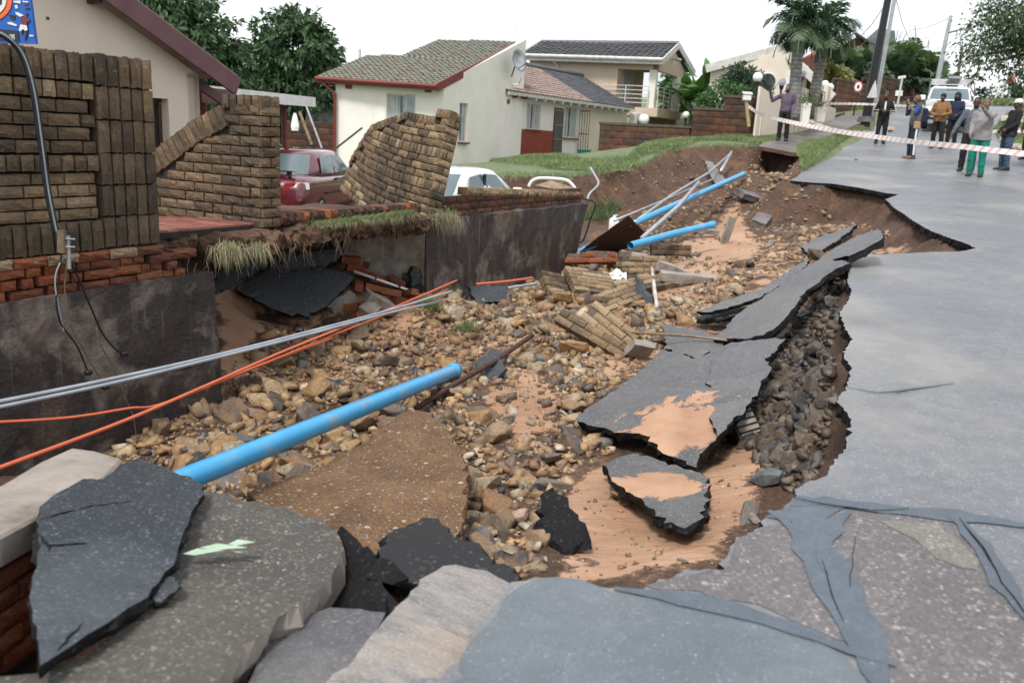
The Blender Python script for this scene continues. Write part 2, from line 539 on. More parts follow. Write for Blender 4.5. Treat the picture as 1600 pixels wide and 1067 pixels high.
def plaster(name, c, stain, amt=.5, low=None):
    t = NT(name)
    P = t.pos
    col = t.ramp(t.noise(1.5, 6, vec=P), [(.3, tuple(x * .9 for x in c)), (.7, c)])
    st = t.noise(3, 7, .65, vec=t.map((1, 1, .22), vec=P))
    col = t.mix(t.ramp(st, [(.55, 0.), (.8, amt)]), col, stain)
    return t.done(col, .85, t.bump(t.noise(60, 5, vec=P), .15, .004), spec=.3)
M['cream'] = plaster('cream_plaster', (.70, .615, .51), (.42, .35, .27), .3)
M['white_pl'] = plaster('white_plaster', (.80, .765, .70), (.46, .40, .31), .4)
M['tan_pl'] = plaster('tan_plaster', (.56, .45, .35), (.38, .30, .23), .35)
M['redwall'] = simple('red_painted_brick', (.29, .055, .03), (.22, .042, .026), 3, .7, .3, 30)
M['maroon'] = simple('maroon_paint', (.155, .07, .078), (.12, .052, .06), 5, .5, .15, 40)
M['redfascia'] = simple('red_fascia_paint', (.20, .035, .025), (.15, .03, .022), 5, .45, .15, 40)
M['white'] = simple('white_paint', (.78, .78, .76), (.66, .65, .62), 3, .5, .08, 40)
M['offwhite'] = simple('weathered_white_paint', (.62, .60, .56), (.48, .46, .42), 4, .6, .15, 40)
M['darkwood'] = simple('dark_wood', (.09, .05, .032), (.05, .028, .02), 8, .6, .3, 50)
M['wood'] = simple('weathered_wood', (.30, .23, .155), (.16, .115, .075), 9, .85, .5, 60)
M['steel'] = simple('galvanised_steel', (.45, .46, .47), (.32, .33, .34), 4, .4, .05, 40, metal=.7)
M['rust'] = simple('rusty_steel', (.085, .04, .026), (.035, .02, .015), 18, .8, .6, 80)
M['blackplastic'] = simple('black_plastic', (.014, .015, .017), (.01, .01, .012), 8, .45, .1, 60)
def glass(name, c, rough=.06):
    t = NT(name)
    return t.done(c, rough, None, 0., .9)
M['glass'] = glass('window_glass', (.045, .055, .06))
M['carglass'] = glass('car_glass', (.10, .14, .15), .04)
M['curtain'] = simple('curtain_cloth', (.52, .55, .56), (.30, .33, .36), 3, .9, .2, 20)
M['darkroom'] = simple('dark_interior', (.018, .016, .015), (.01, .01, .01), 3, .9, 0)
def tilemat(name, pal, lich=None, la=.5, rough=.7):
    t = NT(name)
    n = len(pal)
    r = t.math('FRACT', t.math('ADD', t.island(), t.orand()))
    col = t.ramp(r, [(i / n, c) for i, c in enumerate(pal)], 'CONSTANT')
    col = t.mix(1., col, t.ramp(t.noise(14, 6, .7, vec=t.pos), [(.3, .65), (.7, 1.3)]), 'MULTIPLY')
    if lich:
        col = t.mix(t.ramp(t.noise(5, 8, .7, vec=t.pos), [(.36, 0.), (.58, la)]), col, lich)
    return t.done(col, rough, t.bump(t.noise(40, 5, vec=t.pos), .3, .01))
M['tile_lichen'] = tilemat('lichened_roof_tile', [(.105, .088, .065), (.115, .085, .06), (.095, .09, .068), (.15, .07, .05)], (.20, .215, .17), .9)
M['tile_red'] = tilemat('faded_red_roof_tile', [(.23, .135, .105), (.20, .12, .095), (.26, .16, .13), (.18, .11, .09)], (.30, .255, .22), .7)
M['tile_dark'] = tilemat('charcoal_roof_tile', [(.036, .038, .044), (.045, .047, .053), (.030, .031, .036)], (.06, .06, .065), .4, .5)
M['tile_blue'] = tilemat('slate_grey_roof_tile', [(.05, .056, .066), (.062, .067, .077), (.043, .048, .057)], (.10, .10, .105), .4, .5)
def leafmat(name, pal, rough=.55, trans=.18):
    t = NT(name)
    n = len(pal)
    r = t.island()
    col = t.ramp(r, [(i / (n - 1), c) for i, c in enumerate(pal)])
    col = t.mix(1., col, t.ramp(t.noise(.9, 4, vec=t.pos), [(.3, .7), (.7, 1.25)]), 'MULTIPLY')
    t.done(col, rough, None, spec=.35)
    tr = t.n('ShaderNodeBsdfTranslucent')
    t.set(tr.inputs['Color'], t.mix(1., col, (1.5, 1.7, .8), 'MULTIPLY'))
    ms = t.n('ShaderNodeMixShader')
    ms.inputs[0].default_value = trans
    t.t.links.new(t.b.outputs[0], ms.inputs[1])
    t.t.links.new(tr.outputs[0], ms.inputs[2])
    t.t.links.new(ms.outputs[0], t.out.inputs['Surface'])
    return t.m
M['leaf_mango'] = leafmat('mango_leaf', [(.028, .062, .026), (.045, .09, .036), (.068, .12, .05), (.035, .072, .032)])
M['leaf_palm'] = leafmat('palm_leaf', [(.05, .085, .045), (.085, .13, .07), (.12, .16, .08), (.06, .10, .055)])
M['leaf_bush'] = leafmat('bush_leaf', [(.03, .085, .03), (.055, .13, .04), (.085, .17, .05), (.04, .09, .04)])
M['leaf_dark'] = leafmat('dark_shrub_leaf', [(.025, .05, .03), (.04, .075, .045), (.06, .10, .06)])
M['leaf_street'] = leafmat('street_tree_leaf', [(.045, .075, .035), (.07, .105, .045), (.10, .135, .06), (.05, .08, .045)])
M['leaf_yellow'] = leafmat('yellowing_palm_leaf', [(.13, .14, .05), (.20, .17, .06), (.09, .12, .05)])
M['grass'] = leafmat('grass_blade', [(.095, .145, .06), (.145, .20, .09), (.20, .245, .125), (.28, .28, .17)], .7, .25)
M['drygrass'] = leafmat('dry_grass', [(.30, .265, .18), (.40, .36, .25), (.20, .20, .11), (.34, .31, .21)], .8, .2)
M['turf'] = simple('grass_turf', (.10, .18, .07), (.06, .11, .04), 9, .9, .8, 90, bdist=.03)
M['bark'] = simple('bark', (.11, .085, .065), (.05, .04, .03), 9, .9, .8, 40)
M['root'] = simple('dead_roots', (.20, .155, .10), (.10, .07, .045), 9, .9, .3, 60)
def palmtrunk():
    t = NT('ringed_palm_trunk')
    z = t.sepz(t.co)[2]
    w_ = t.math('FRACT', t.math('ADD', t.math('MULTIPLY', z, 7.0), t.math('MULTIPLY', t.noise(3, 3), .8)))
    col = t.ramp(w_, [(0, (.06, .05, .045)), (.18, (.24, .225, .21)), (.9, (.30, .285, .27)), (1, (.09, .08, .07))])
    col = t.mix(1., col, t.ramp(t.noise(8, 6), [(.3, .6), (.7, 1.2)]), 'MULTIPLY')
    return t.done(col, .85, t.bump(w_, .5, .03))
M['palmtrunk'] = palmtrunk()
M['crownshaft'] = simple('palm_crownshaft', (.20, .27, .17), (.14, .20, .13), 3, .5, .1, 20)
M['bluepipe'] = simple('blue_pvc', (.05, .33, .60), (.042, .29, .54), 3, .3, .05, 60, dirt=(.20, .27, .33), dscale=6)
M['orange'] = simple('orange_conduit', (.62, .13, .055), (.52, .11, .05), 4, .4, .05, 40)
M['greycable'] = simple('grey_cable', (.32, .35, .38), (.24, .27, .30), 5, .4, .05, 40)
M['pipewhite'] = simple('dirty_white_pipe', (.55, .52, .48), (.36, .31, .25), 8, .6, .2, 50)
M['tapewhite'] = simple('white_plastic_tape', (.82, .80, .78), (.78, .76, .74), 3, .35, 0)
M['tapered'] = simple('red_plastic_tape', (.74, .47, .43), (.70, .44, .40), 3, .35, 0)
M['paver'] = simple('red_paver', (.30, .105, .08), (.21, .075, .06), 6, .55, .4, 60, rnd=.3, dirt=(.12, .10, .08), dscale=2.)
# ------------------------------------------------------------------ surfaces of the place
def zroad(u):
    u = np.asarray(u, float)
    k = [-40, 0, 10, 22.8, 32.8, 40, 52, 66, 140, 500]
    z = [-1.7, 0, .42, 1.28, 2.1, 2.86, 4.3, 5.6, 6.6, 8.0]
    return (np.interp(u - 2.5, k, z) + np.interp(u, k, z) + np.interp(u + 2.5, k, z)) / 3 - .0
class RBF:
    def __init__(s, P, z, lin=True):
        s.P = np.asarray(P, float)
        n = len(s.P)
        d = np.hypot(s.P[:, None, 0] - s.P[None, :, 0], s.P[:, None, 1] - s.P[None, :, 1])
        A = np.zeros((n + 3, n + 3))
        A[:n, :n] = -d - np.eye(n) * .02
        A[:n, n] = 1; A[:n, n + 1:] = s.P
        A[n, :n] = 1; A[n + 1:, :n] = s.P.T
        s.w = np.linalg.solve(A, np.concatenate([z, [0, 0, 0]]))
    def __call__(s, x, y):
        x = np.asarray(x, float); y = np.asarray(y, float)
        sh = x.shape
        x = x.ravel(); y = y.ravel()
        out = s.w[-3] + s.w[-2] * x + s.w[-1] * y
        for i, p in enumerate(s.P):
            out = out - s.w[i] * np.hypot(x - p[0], y - p[1])
        return out.reshape(sh)
_out = [(-5, 3, None, 0), (2, 3, None, 0), (8, 3, None, 0), (15, 3, None, .02), (22, 3, None, .05), (30, 3.2, None, .05), (40, 3.2, None, .03), (60, 3, None, 0),
        (0, -2.5, None, 0), (20, -2.5, None, 0), (40, -2.5, None, 0), (60, -3, None, 0), (20, -8, None, .1), (50, -10, None, .2), (80, -10, None, 0),
        (0, 5.4, .5, 0), (4.4, 5.4, .64, 0), (7, 5.4, .68, 0), (9.6, 5.6, .70, 0), (14.6, 5.6, .7, 0), (22, 5.3, 1.5, 0), (19.3, 6.3, 1.3, 0), (21.9, 6.67, 1.6, 0), (23.4, 6.0, 1.74, 0), (24.6, 5.2, 1.78, 0), (28, 4.6, None, .18), (33, 5, None, .15), (40, 6, None, .15),
        (4.4, 9, .2, 0), (8, 9, .3, 0), (8, 14, -.2, 0), (12.5, 10.6, -.02, 0), (14, 8.0, -.2, 0), (13.5, 9, -.15, 0), (16.6, 9.0, .93, 0), (17.5, 10.5, .85, 0), (20, 12, .8, 0), (10, 20, -.4, 0), (0, 20, -.6, 0),
        (18, 7.6, .92, 0), (20.5, 7.8, .95, 0), (25, 15, .70, 0), (22, 18, .4, 0), (18, 15, .3, 0), (30, 12.6, .97, 0), (35, 12, 1.05, 0), (40, 16, 1.2, 0),
        (26, 7.6, 1.85, 0), (31, 8, 2.05, 0), (36, 8, 2.4, 0), (45, 9, 3.4, 0), (60, 12, 5.2, 0), (60, 30, 4, 0), (40, 35, .5, 0), (20, 40, -.5, 0), (90, 30, 7, 0), (90, 60, 6, 0)]
_oz = [(0 if zz is None else zz - float(zroad(u_))) + d_ for (u_, v_, zz, d_) in _out]
_orbf = RBF([(a, b) for a, b, _, _ in _out], _oz)
def zout(x, y):
    u, v = uv(np.asarray(x, float), np.asarray(y, float))
    z = zroad(u)
    res = _orbf(u, v)
    far = np.clip((np.hypot(x, y) - 60) / 80, 0, 1)
    res = np.clip(res, -8, 3) * (1 - far * .5)
    k = np.clip((v - 3.15) / .4, 0, 1) + np.clip((-v - 3.2) / 1.5, 0, 1)
    return z + res * k
def zroadxy(x, y):
    return zroad(uv(np.asarray(x, float), np.asarray(y, float))[0])
# gully bed, surveyed as (pixel, pixel, height)
_bed = [(345, 640, -.77), (60, 690, -.72), (200, 690, -.76), (250, 760, -.8), (450, 690, -.74), (560, 640, -.68), (640, 600, -.66), (420, 560, -.62), (380, 490, -.35), (440, 480, -.36),
        (560, 520, -.5), (620, 470, -.3), (660, 450, -.18), (700, 540, -.55), (700, 470, -.38), (800, 560, -.6), (800, 480, -.5), (760, 450, -.42), (840, 440, -.52), (900, 480, -.5), (930, 430, -.42), (880, 620, -.64),
        (760, 690, -.72), (800, 780, -.74), (900, 750, -.73), (860, 850, -.62), (940, 860, -.66), (1000, 820, -.7), (1060, 860, -.55), (1120, 800, -.6), (1020, 680, -.72), (1160, 720, -.58), (1130, 640, -.6),
        (1000, 600, -.62), (1060, 540, -.48), (1100, 470, -.3), (1000, 420, -.32), (1050, 400, -.22), (1180, 420, -.08), (1100, 375, -.1), (1040, 355, -.08), (950, 350, -.12), (1180, 350, .12),
        (700, 820, -.75), (600, 760, -.75), (560, 900, -.62), (480, 940, -.6), (440, 970, -.58), (200, 1000, -.6), (380, 1100, -.5), (0, 900, -.7), (1240, 640, -.42), (1240, 560, -.3), (1260, 500, -.12), (1290, 430, .12), (1230, 460, -.06), (1200, 720, -.45), (1220, 330, .35), (1300, 340, .3), (1380, 370, .3),
        (1150, 300, .65), (1080, 310, .2), (1000, 320, .05), (930, 325, -.02), (1180, 270, 1.1), (1100, 265, 1.0), (1040, 280, .75), (1000, 290, .4)]
_bp = [(atz(a, b, c)[:2], c) for a, b, c in _bed]
_bed2 = [(4.9, 6.3, -.1), (6, 6.5, 0.), (7.5, 6.5, 0.), (9, 6.3, -.1), (12, 6.0, -.2), (13.6, 5.6, -.4), (15.5, 6.3, -.1), (16.5, 7.2, -.05), (17.8, 7.2, .1), (14, 7.5, -.15), (15.5, 8.5, -.2), (19.5, 7.3, .4), (0, 6, -.7), (-2, 3, -.7)]
_brbf = RBF([tuple(p) for p, _ in _bp] + [xy(a, b) for a, b, _ in _bed2], np.array([c for _, c in _bp] + [c for _, _, c in _bed2]))
def bedraw(x, y):
    return _brbf(x, y)
# edge of the washed-out hole: (pixel, pixel, surface, width of the bank below it)
ROAD_EDGE = [(690, 1060), (720, 1022), (745, 985), (765, 955), (790, 925), (806, 911), (835, 903), (870, 904), (900, 905), (945, 915), (978, 920), (1000, 921), (1030, 905), (1075, 893), (1105, 889), (1130, 888), (1138, 866), (1143, 848), (1165, 838), (1190, 822), (1198, 806), (1220, 796), (1245, 775), (1243, 765),
             (1268, 752), (1290, 745), (1300, 725), (1320, 700), (1325, 680), (1331, 655), (1316, 640), (1310, 625), (1318, 612), (1325, 600), (1326, 588), (1331, 575), (1322, 562), (1319, 548), (1330, 530), (1322, 515), (1312, 490), (1325, 470), (1331, 455),
             (1324, 440), (1327, 425), (1331, 414), (1312, 410), (1296, 402), (1340, 396), (1375, 398), (1410, 396), (1450, 394), (1500, 393), (1525, 388), (1506, 379), (1478, 370), (1455, 361), (1438, 352), (1425, 344), (1410, 333), (1398, 326), (1384, 312), (1404, 304), (1385, 302), (1340, 293), (1300, 287), (1262, 285), (1234, 282)]
def roadpt(px, py):
    return onsurf(px, py, zroadxy)
_re = [roadpt(*p) for p in ROAD_EDGE]
_edge, _w = [], []
for i, p in enumerate(_re):
    px, py = ROAD_EDGE[i]
    far = p.y > 8
    ww = .5 if py > 930 else .12 if py > 790 else (.42 if py > 400 else .55)
    if px < 1300 and py < 300: ww = .9
    a_, b_ = _re[max(i - 3, 0)], _re[min(i + 3, len(_re) - 1)]
    t_ = (b_ - a_).xy.normalized()
    _edge.append(p.xy + Vector((t_.y, -t_.x)) * (.10 if p.y < 9 else .16)); _w.append(ww)
def outpt(px, py):
    return onsurf(px, py, zout)
for (d, px, ww) in [(19.5, 1250, 1.0), (21.5, 1248, .5), (23.6, 1243, .35), (24.4, 1215, .35), (24.8, 1186, .7), (24.2, 1150, 1.5), (23.6, 1090, 1.6), (22.5, 1030, 1.5), (21.2, 992, 1.2), (20.0, 984, .9), (19.5, 940, .7), (19.2, 880, .9), (18.8, 820, .9), (18.4, 748, .8), (17.6, 700, .6)]:
    p = at(px, 300, d)
    _edge.append(p.xy); _w.append(ww)
for (u_, v_, ww) in [(14.6, 9.5, .5), (12.6, 9.2, .5), (10.4, 7.2, .4), (9.6, 6.1, .3), (8.6, 6.5, .25), (7.2, 6.7, .25), (5.5, 6.6, .25), (4.4, 6.4, .25), (4.2, 5.45, .08), (2.5, 5.45, .08), (-.5, 5.45, .08), (-2, 5.2, .3)]:
    _edge.append(Vector(xy(u_, v_))); _w.append(ww)
for (px, py, z) in [(-500, 1100, -.4), (-200, 1300, -.3), (100, 1350, -.3), (350, 1330, -.3), (520, 1250, -.2), (610, 1150, -.12)]:
    _edge.append(atz(px, py, z).xy); _w.append(.35)
HOLE = np.array([tuple(p) for p in _edge])
HW = np.array(_w)
def fbm(x, y, s, o=4, seed=0.):
    """cheap vectorised value noise"""
    out = np.zeros_like(x, dtype=float); a = 1.; tot = 0
    for k in range(o):
        X, Y = x * s + 17.3 * k + seed, y * s - 9.1 * k + seed
        xi, yi = np.floor(X), np.floor(Y)
        fx, fy = X - xi, Y - yi
        fx = fx * fx * (3 - 2 * fx); fy = fy * fy * (3 - 2 * fy)
        h = lambda i, j: np.modf(np.abs(np.sin((i * 127.1 + j * 311.7)) * 43758.5453))[0]
        n = h(xi, yi) * (1 - fx) * (1 - fy) + h(xi + 1, yi) * fx * (1 - fy) + h(xi, yi + 1) * (1 - fx) * fy + h(xi + 1, yi + 1) * fx * fy
        out += a * (n - .5); tot += a; a *= .5; s *= 2.03
    return out / tot
SAND = [[(890, 905), (940, 850), (1100, 800), (1090, 730), (1130, 700), (1190, 700), (1215, 740), (1180, 770), (1190, 815), (1140, 840), (1120, 890), (1000, 925)],
        [(860, 760), (930, 690), (960, 690), (1000, 760), (1080, 850), (990, 900), (880, 880), (850, 830)],
        [(330, 480), (400, 500), (420, 540), (390, 580), (345, 600)], [(760, 610), (830, 570), (890, 620), (850, 680), (780, 680)],
        [(1000, 372), (1150, 335), (1200, 370), (1140, 400), (1060, 410), (1000, 395)], [(600, 510), (650, 500), (660, 530), (620, 540)], [(930, 560), (1000, 540), (1010, 560), (950, 600)]]
def zground(x, y, detail=True):
    x = np.asarray(x, float); y = np.asarray(y, float)
    sh = x.shape
    x = x.ravel(); y = y.ravel()
    z = zout(x, y) - .05
    P = np.stack([x, y], 1)
    box = (x > HOLE[:, 0].min() - 1) & (x < HOLE[:, 0].max() + 1) & (y > HOLE[:, 1].min() - 1) & (y < HOLE[:, 1].max() + 1)
    if box.any():
        Q = P[box]
        ins = inpoly(Q, HOLE)
        d, ww = segdist(Q, HOLE, True, HW)
        if detail:
            d = np.clip(d + fbm(Q[:, 0], Q[:, 1], 1.3, 4, 3.) * np.minimum(ww, .8) * .9, 0, None)
        t = np.clip(d / ww, 0, 1)
        t = 1 - (1 - t) ** 1.7
        b = np.minimum(bedraw(Q[:, 0], Q[:, 1]), z[box] - .02)
        zb = z[box] * (1 - t) + b * t
        if detail:
            amp = np.minimum(d * .5, .11)
            sd_ = sandmask(Q)
            zb = zb + fbm(Q[:, 0], Q[:, 1], 1.1, 5) * amp * 1.6 * (1 - .6 * sd_) + fbm(Q[:, 0], Q[:, 1], 6, 3, 5.) * amp * .5 * (1 - .8 * sd_)
        z[box] = np.where(ins, zb, z[box] - .03 * np.exp(-d * 2))
    return z.reshape(sh)
_SANDW = [np.array([tuple(atz(px, py, -.6 if py > 450 else (-.4 if py > 440 and px < 700 else .15))[:2]) for px, py in s]) for s in SAND]
def sandmask(Q):
    m = np.zeros(len(Q))
    for s in _SANDW:
        i = inpoly(Q, s)
        d = segdist(Q, s)
        m = np.maximum(m, np.where(i, np.clip(.5 + d * 2.2, 0, 1), np.clip(.5 - d * 3, 0, 1)))
    return m
def gpt(px, py, h=0.):
    """point of the ground seen at a pixel, raised by h"""
    p = onsurf(px, py, lambda X, Y: zground(X, Y, False) + h)
    return p
def gz(x, y):
    return float(zground(np.array([x]), np.array([y]))[0])

def build_ground():
    # sheet whose cells grow with the distance from the hole's near rim
    na, nr = 520, 640
    ang = np.linspace(R(-58), R(58), na)
    rr = np.concatenate([np.linspace(.4, 2, 30), np.geomspace(2.02, 34, nr - 90), np.geomspace(35, 900, 60)])
    A, RR = np.meshgrid(ang, rr)
    X = np.sin(A) * RR; Y = np.cos(A) * RR - .3
    Z = np.concatenate([zground(X[i:i + 40], Y[i:i + 40]) for i in range(0, len(rr), 40)])
    n, m = X.shape
    V = np.stack([X, Y, Z], 2).reshape(-1, 3)
    i, j = np.meshgrid(np.arange(n - 1), np.arange(m - 1), indexing='ij')
    a = (i * m + j).ravel()
    Fc = np.stack([a, a + 1, a + m + 1, a + m], 1)
    smask = np.zeros(len(V))
    near = V[:, 1] < 34
    smask[near] = sandmask(V[near, :2])
    hole = inpoly(V[:, :2], HOLE)
    smask = np.where(hole, smask, 0)
    uu, vv = uv(V[:, 0], V[:, 1])
    fl = np.zeros(len(V)); hi = hole & near
    fl[hi] = np.clip(1 - (V[hi, 2] - bedraw(V[hi, 0], V[hi, 1])) / .25, 0, 1) * np.clip((V[hi, 1] - 4) / 4, .35, 1) * .56 * (1 - np.clip((V[hi, 1] - 14.5) / 2.5, 0, .75))
    smask = np.maximum(smask, fl)
    turf = np.where(hole, 0, np.clip((uu - 16.0) / .4, 0, 1) * np.clip((vv - 2.4 + .9 * np.clip((19 - uu) / 2, 0, 1)) / .3, 0, 1) + np.clip((-vv - 2.9) / .6, 0, 1) + np.clip((vv - 16) / 2, 0, 1))
    turf = np.clip(turf, 0, 1)
    me = mesh_np('ground', V, Fc, M['soil'], True, attr={'sand': smask, 'turf': turf})
    o = link('ground', me)
    tag(o, kind='structure')
    # land beside and behind, out to the horizon
    rr = np.concatenate([[.2, 2, 4, 8, 14, 24], np.geomspace(36, 900, 30)])
    ang = np.linspace(R(58), R(302), 60)
    A, RR = np.meshgrid(ang, rr)
    X = np.sin(A) * RR; Y = np.cos(A) * RR - .3
    Z = zout(X, Y) - .05
    n, m = X.shape
    V = np.stack([X, Y, Z], 2).reshape(-1, 3)
    i, j = np.meshgrid(np.arange(n - 1), np.arange(m - 1), indexing='ij')
    a = (i * m + j).ravel()
    o = link('ground', mesh_np('ground', V, np.stack([a, a + 1, a + m + 1, a + m], 1), M['turf'], True))
    tag(o, kind='structure')
build_ground()

def rough_line(pts, amp, step, seed=0, closed=False):
    """resample a polyline and jag it sideways (2D or 3D points)"""
    rn = random.Random(seed)
    out = []
    n = len(pts)
    for i in range(n if closed else n - 1):
        a, b = Vector(pts[i]), Vector(pts[(i + 1) % n])
        L_ = (b - a).length
        k = max(1, int(L_ / step))
        for q in range(k):
            p = a.lerp(b, q / k)
            if q or 1:
                j = Vector([rn.gauss(0, amp) for _ in range(len(p))])
                if len(p) == 3: j.z *= .3
                p = p + j
            out.append(p)
    if not closed: out.append(Vector(pts[-1]))
    return out
def sheet(name, outline, zf, mat_, thick=.06, cell=.35, parent=None, kind='structure', under=None, jag=0.0, maxr=None, side=None, dome=0.):
    """slab that follows zf(x,y) inside a 2D outline, with sides"""
    ol = [Vector((p[0], p[1])) for p in outline]
    arr = np.array([tuple(p) for p in ol])
    mn, mx_ = arr.min(0), arr.max(0)
    xs = np.arange(mn[0], mx_[0], cell); ys = np.arange(mn[1], mx_[1], cell)
    X, Y = np.meshgrid(xs, ys)
    Q = np.stack([X.ravel() + rng.normal(0, cell * .12, X.size), Y.ravel() + rng.normal(0, cell * .12, X.size)], 1)
    keep = inpoly(Q, arr)
    Q = Q[keep]
    d = segdist(Q, arr)
    Q = Q[d > cell * .35]
    n = len(ol)
    allp = ol + [Vector(q) for q in Q]
    vs, es, fs, _, _, _ = delaunay_2d_cdt(allp, [(i, (i + 1) % n) for i in range(n)], [], 1, 1e-5)
    V2 = np.array([tuple(v) for v in vs])
    z = zf(V2[:, 0], V2[:, 1])
    top = np.column_stack([V2, z])
    bot = np.column_stack([V2, z - thick])
    cnt = {}
    for f in fs:
        for k in range(len(f)):
            e = (f[k], f[(k + 1) % len(f)])
            cnt.setdefault(tuple(sorted(e)), []).append(e)
    nb = len(top)
    F_ = [tuple(f) for f in fs]; mi = [0] * len(fs)
    if thick > .01:
        F_ += [tuple(nb + i for i in f[::-1]) for f in fs]; mi += [1] * len(fs)
        for k, el in cnt.items():
            if len(el) == 1:
                a, b = el[0]
                F_.append((2 * nb + b, 2 * nb + a, nb + a, nb + b)); mi.append(1)
        V = np.concatenate([top, bot, top])
        if jag:
            V[nb:2 * nb, :2] += rng.normal(0, jag, (nb, 2))
            V[nb:2 * nb, 2] += rng.normal(0, jag * .5, nb)
    else: V = top
    base = ABS[parent.name] if parent is not None else Vector((0, 0, 0))
    me = mesh_np(name, V - np.array(base), F_, [mat_, side or mat_], False, mi)
    me.polygons.foreach_set('use_smooth', np.array([k == 0 for k in mi]))
    o = link(name, me, parent)
    return tag(o, kind=kind) if kind else o

# ------------------------------------------------------------------ road
_rl = [p.xy for p in _re]
edge2 = rough_line(_rl, .007, .03, 3)
_back = [roadpt(*p).xy for p in ((1246, 276), (1258, 264), (1272, 250), (1287, 238), (1300, 227), (1322, 213), (1346, 201))]
_far = [Vector(xy(u_, v_)) for u_, v_ in ((36, 3.4), (38, 5.5), (42, 6.2), (47, 3.6), (60, 3.3), (100, 3.2), (200, 3), (200, -2.6), (100, -2.6), (60, -2.6), (40, -2.4), (30, -2.3), (24, -2.2), (19, -2.25), (12, -2.4), (6, -2.6), (-1, -3), (-4, -2), (-3.2, 1.0))]
road_outline = edge2 + _back + _far + [atz(560, 1180, -.02).xy, atz(640, 1105, -.02).xy]
def zrd(x, y):
    x = np.asarray(x, float); y = np.asarray(y, float)
    return zroadxy(x, y) + fbm(x, y, .35, 2, 2.) * .008
road = sheet('road', road_outline, zrd, M['road'], .075, .25, jag=.014, side=M['black'])
def overlay(name, pix, m, lift, cell=.12, zf=zrd, jag=.01):
    pts = [onsurf(px, py, zf).xy for px, py in pix]
    pts = rough_line(pts, jag, .06, len(pix), True)
    return sheet(name, pts, lambda x, y: zf(x, y) + lift, m, .004, cell, parent=road, kind=None)
overlay('worn_patch', [(1150, 842), (1192, 824), (1250, 800), (1330, 800), (1500, 812), (1560, 870), (1640, 985), (1640, 1100), (1345, 1100), (1345, 1010), (1180, 945), (1010, 918), (1035, 906), (1080, 895), (1133, 890)], M['road_near'], .0025, .15)
overlay('smooth_patch', [(745, 1000), (800, 925), (840, 906), (900, 908), (960, 930), (1060, 940), (1180, 955), (1300, 1010), (1345, 1050), (1360, 1120), (650, 1120), (705, 1055)], M['patch'], .0045, .15)
M['worn'] = asphalt('pale_worn_asphalt', (.17, .16, .14), (.31, .29, .26), 75, .6, .8)
overlay('worn_patch', [(1378, 814), (1420, 812), (1466, 818), (1495, 842), (1520, 872), (1532, 893), (1500, 884), (1462, 868), (1428, 848), (1400, 836)], M['worn'], .0045, .1, jag=.016)
overlay('crack_seal', [(1199, 809), (1222, 797), (1248, 774), (1272, 779), (1330, 790), (1306, 800), (1288, 812), (1300, 838), (1296, 872), (1284, 880), (1262, 846), (1236, 818)], M['seal'], .0055, .1, jag=.006)
def band(pix, wd, m=M['seal'], lift=.0065):
    pts = [onsurf(px, py, zrd).xy for px, py in pix]
    l, r_ = [], []
    fine = rough_line(pts, .004, .07, int(pix[0][0]))
    for i, p in enumerate(fine):
        t = (fine[min(i + 1, len(fine) - 1)] - fine[max(i - 1, 0)]).normalized()
        nn = Vector((-t.y, t.x))
        k = wd * (1 + .7 * noise.noise(Vector((p.x * 5, p.y * 5, wd * 50))) + .35 * noise.noise(Vector((p.x * 21, p.y * 21, wd * 50)))) * min(1, .35 + min(i, len(fine) - 1 - i) * .2)
        l.append(p + nn * k / 2); r_.append(p - nn * k / 2)
    return sheet('crack_seal', l + r_[::-1], lambda x, y: zrd(x, y) + lift, m, .003, .2, parent=road, kind=None)
band([(1235, 790), (1290, 783), (1370, 795), (1440, 802), (1500, 806), (1620, 825)], .085)
band([(1202, 800), (1260, 842), (1290, 882), (1310, 930), (1345, 985), (1380, 1080)], .11, lift=.0078)
band([(1330, 800), (1300, 830), (1285, 860), (1290, 895)], .06, lift=.0092)
band([(1490, 808), (1530, 850), (1560, 900), (1610, 975)], .075, lift=.0078)
band([(960, 922), (1060, 935), (1150, 955), (1240, 985), (1330, 1020), (1400, 1040)], .085, lift=.0092)
band([(1322, 605), (1370, 615), (1430, 608), (1490, 600)], .022)
def crack(pix, wd=.008):
    return band(pix, wd, M['black'], .0105)
crack([(1240, 780), (1300, 793), (1360, 800), (1420, 797)], .010)
crack([(1498, 812), (1535, 858), (1566, 915), (1600, 960)], .010)
crack([(1285, 880), (1300, 935), (1318, 975)], .006)
crack([(1340, 835), (1330, 870), (1328, 920)], .005)
crack([(1340, 612), (1400, 616), (1450, 608)], .006)
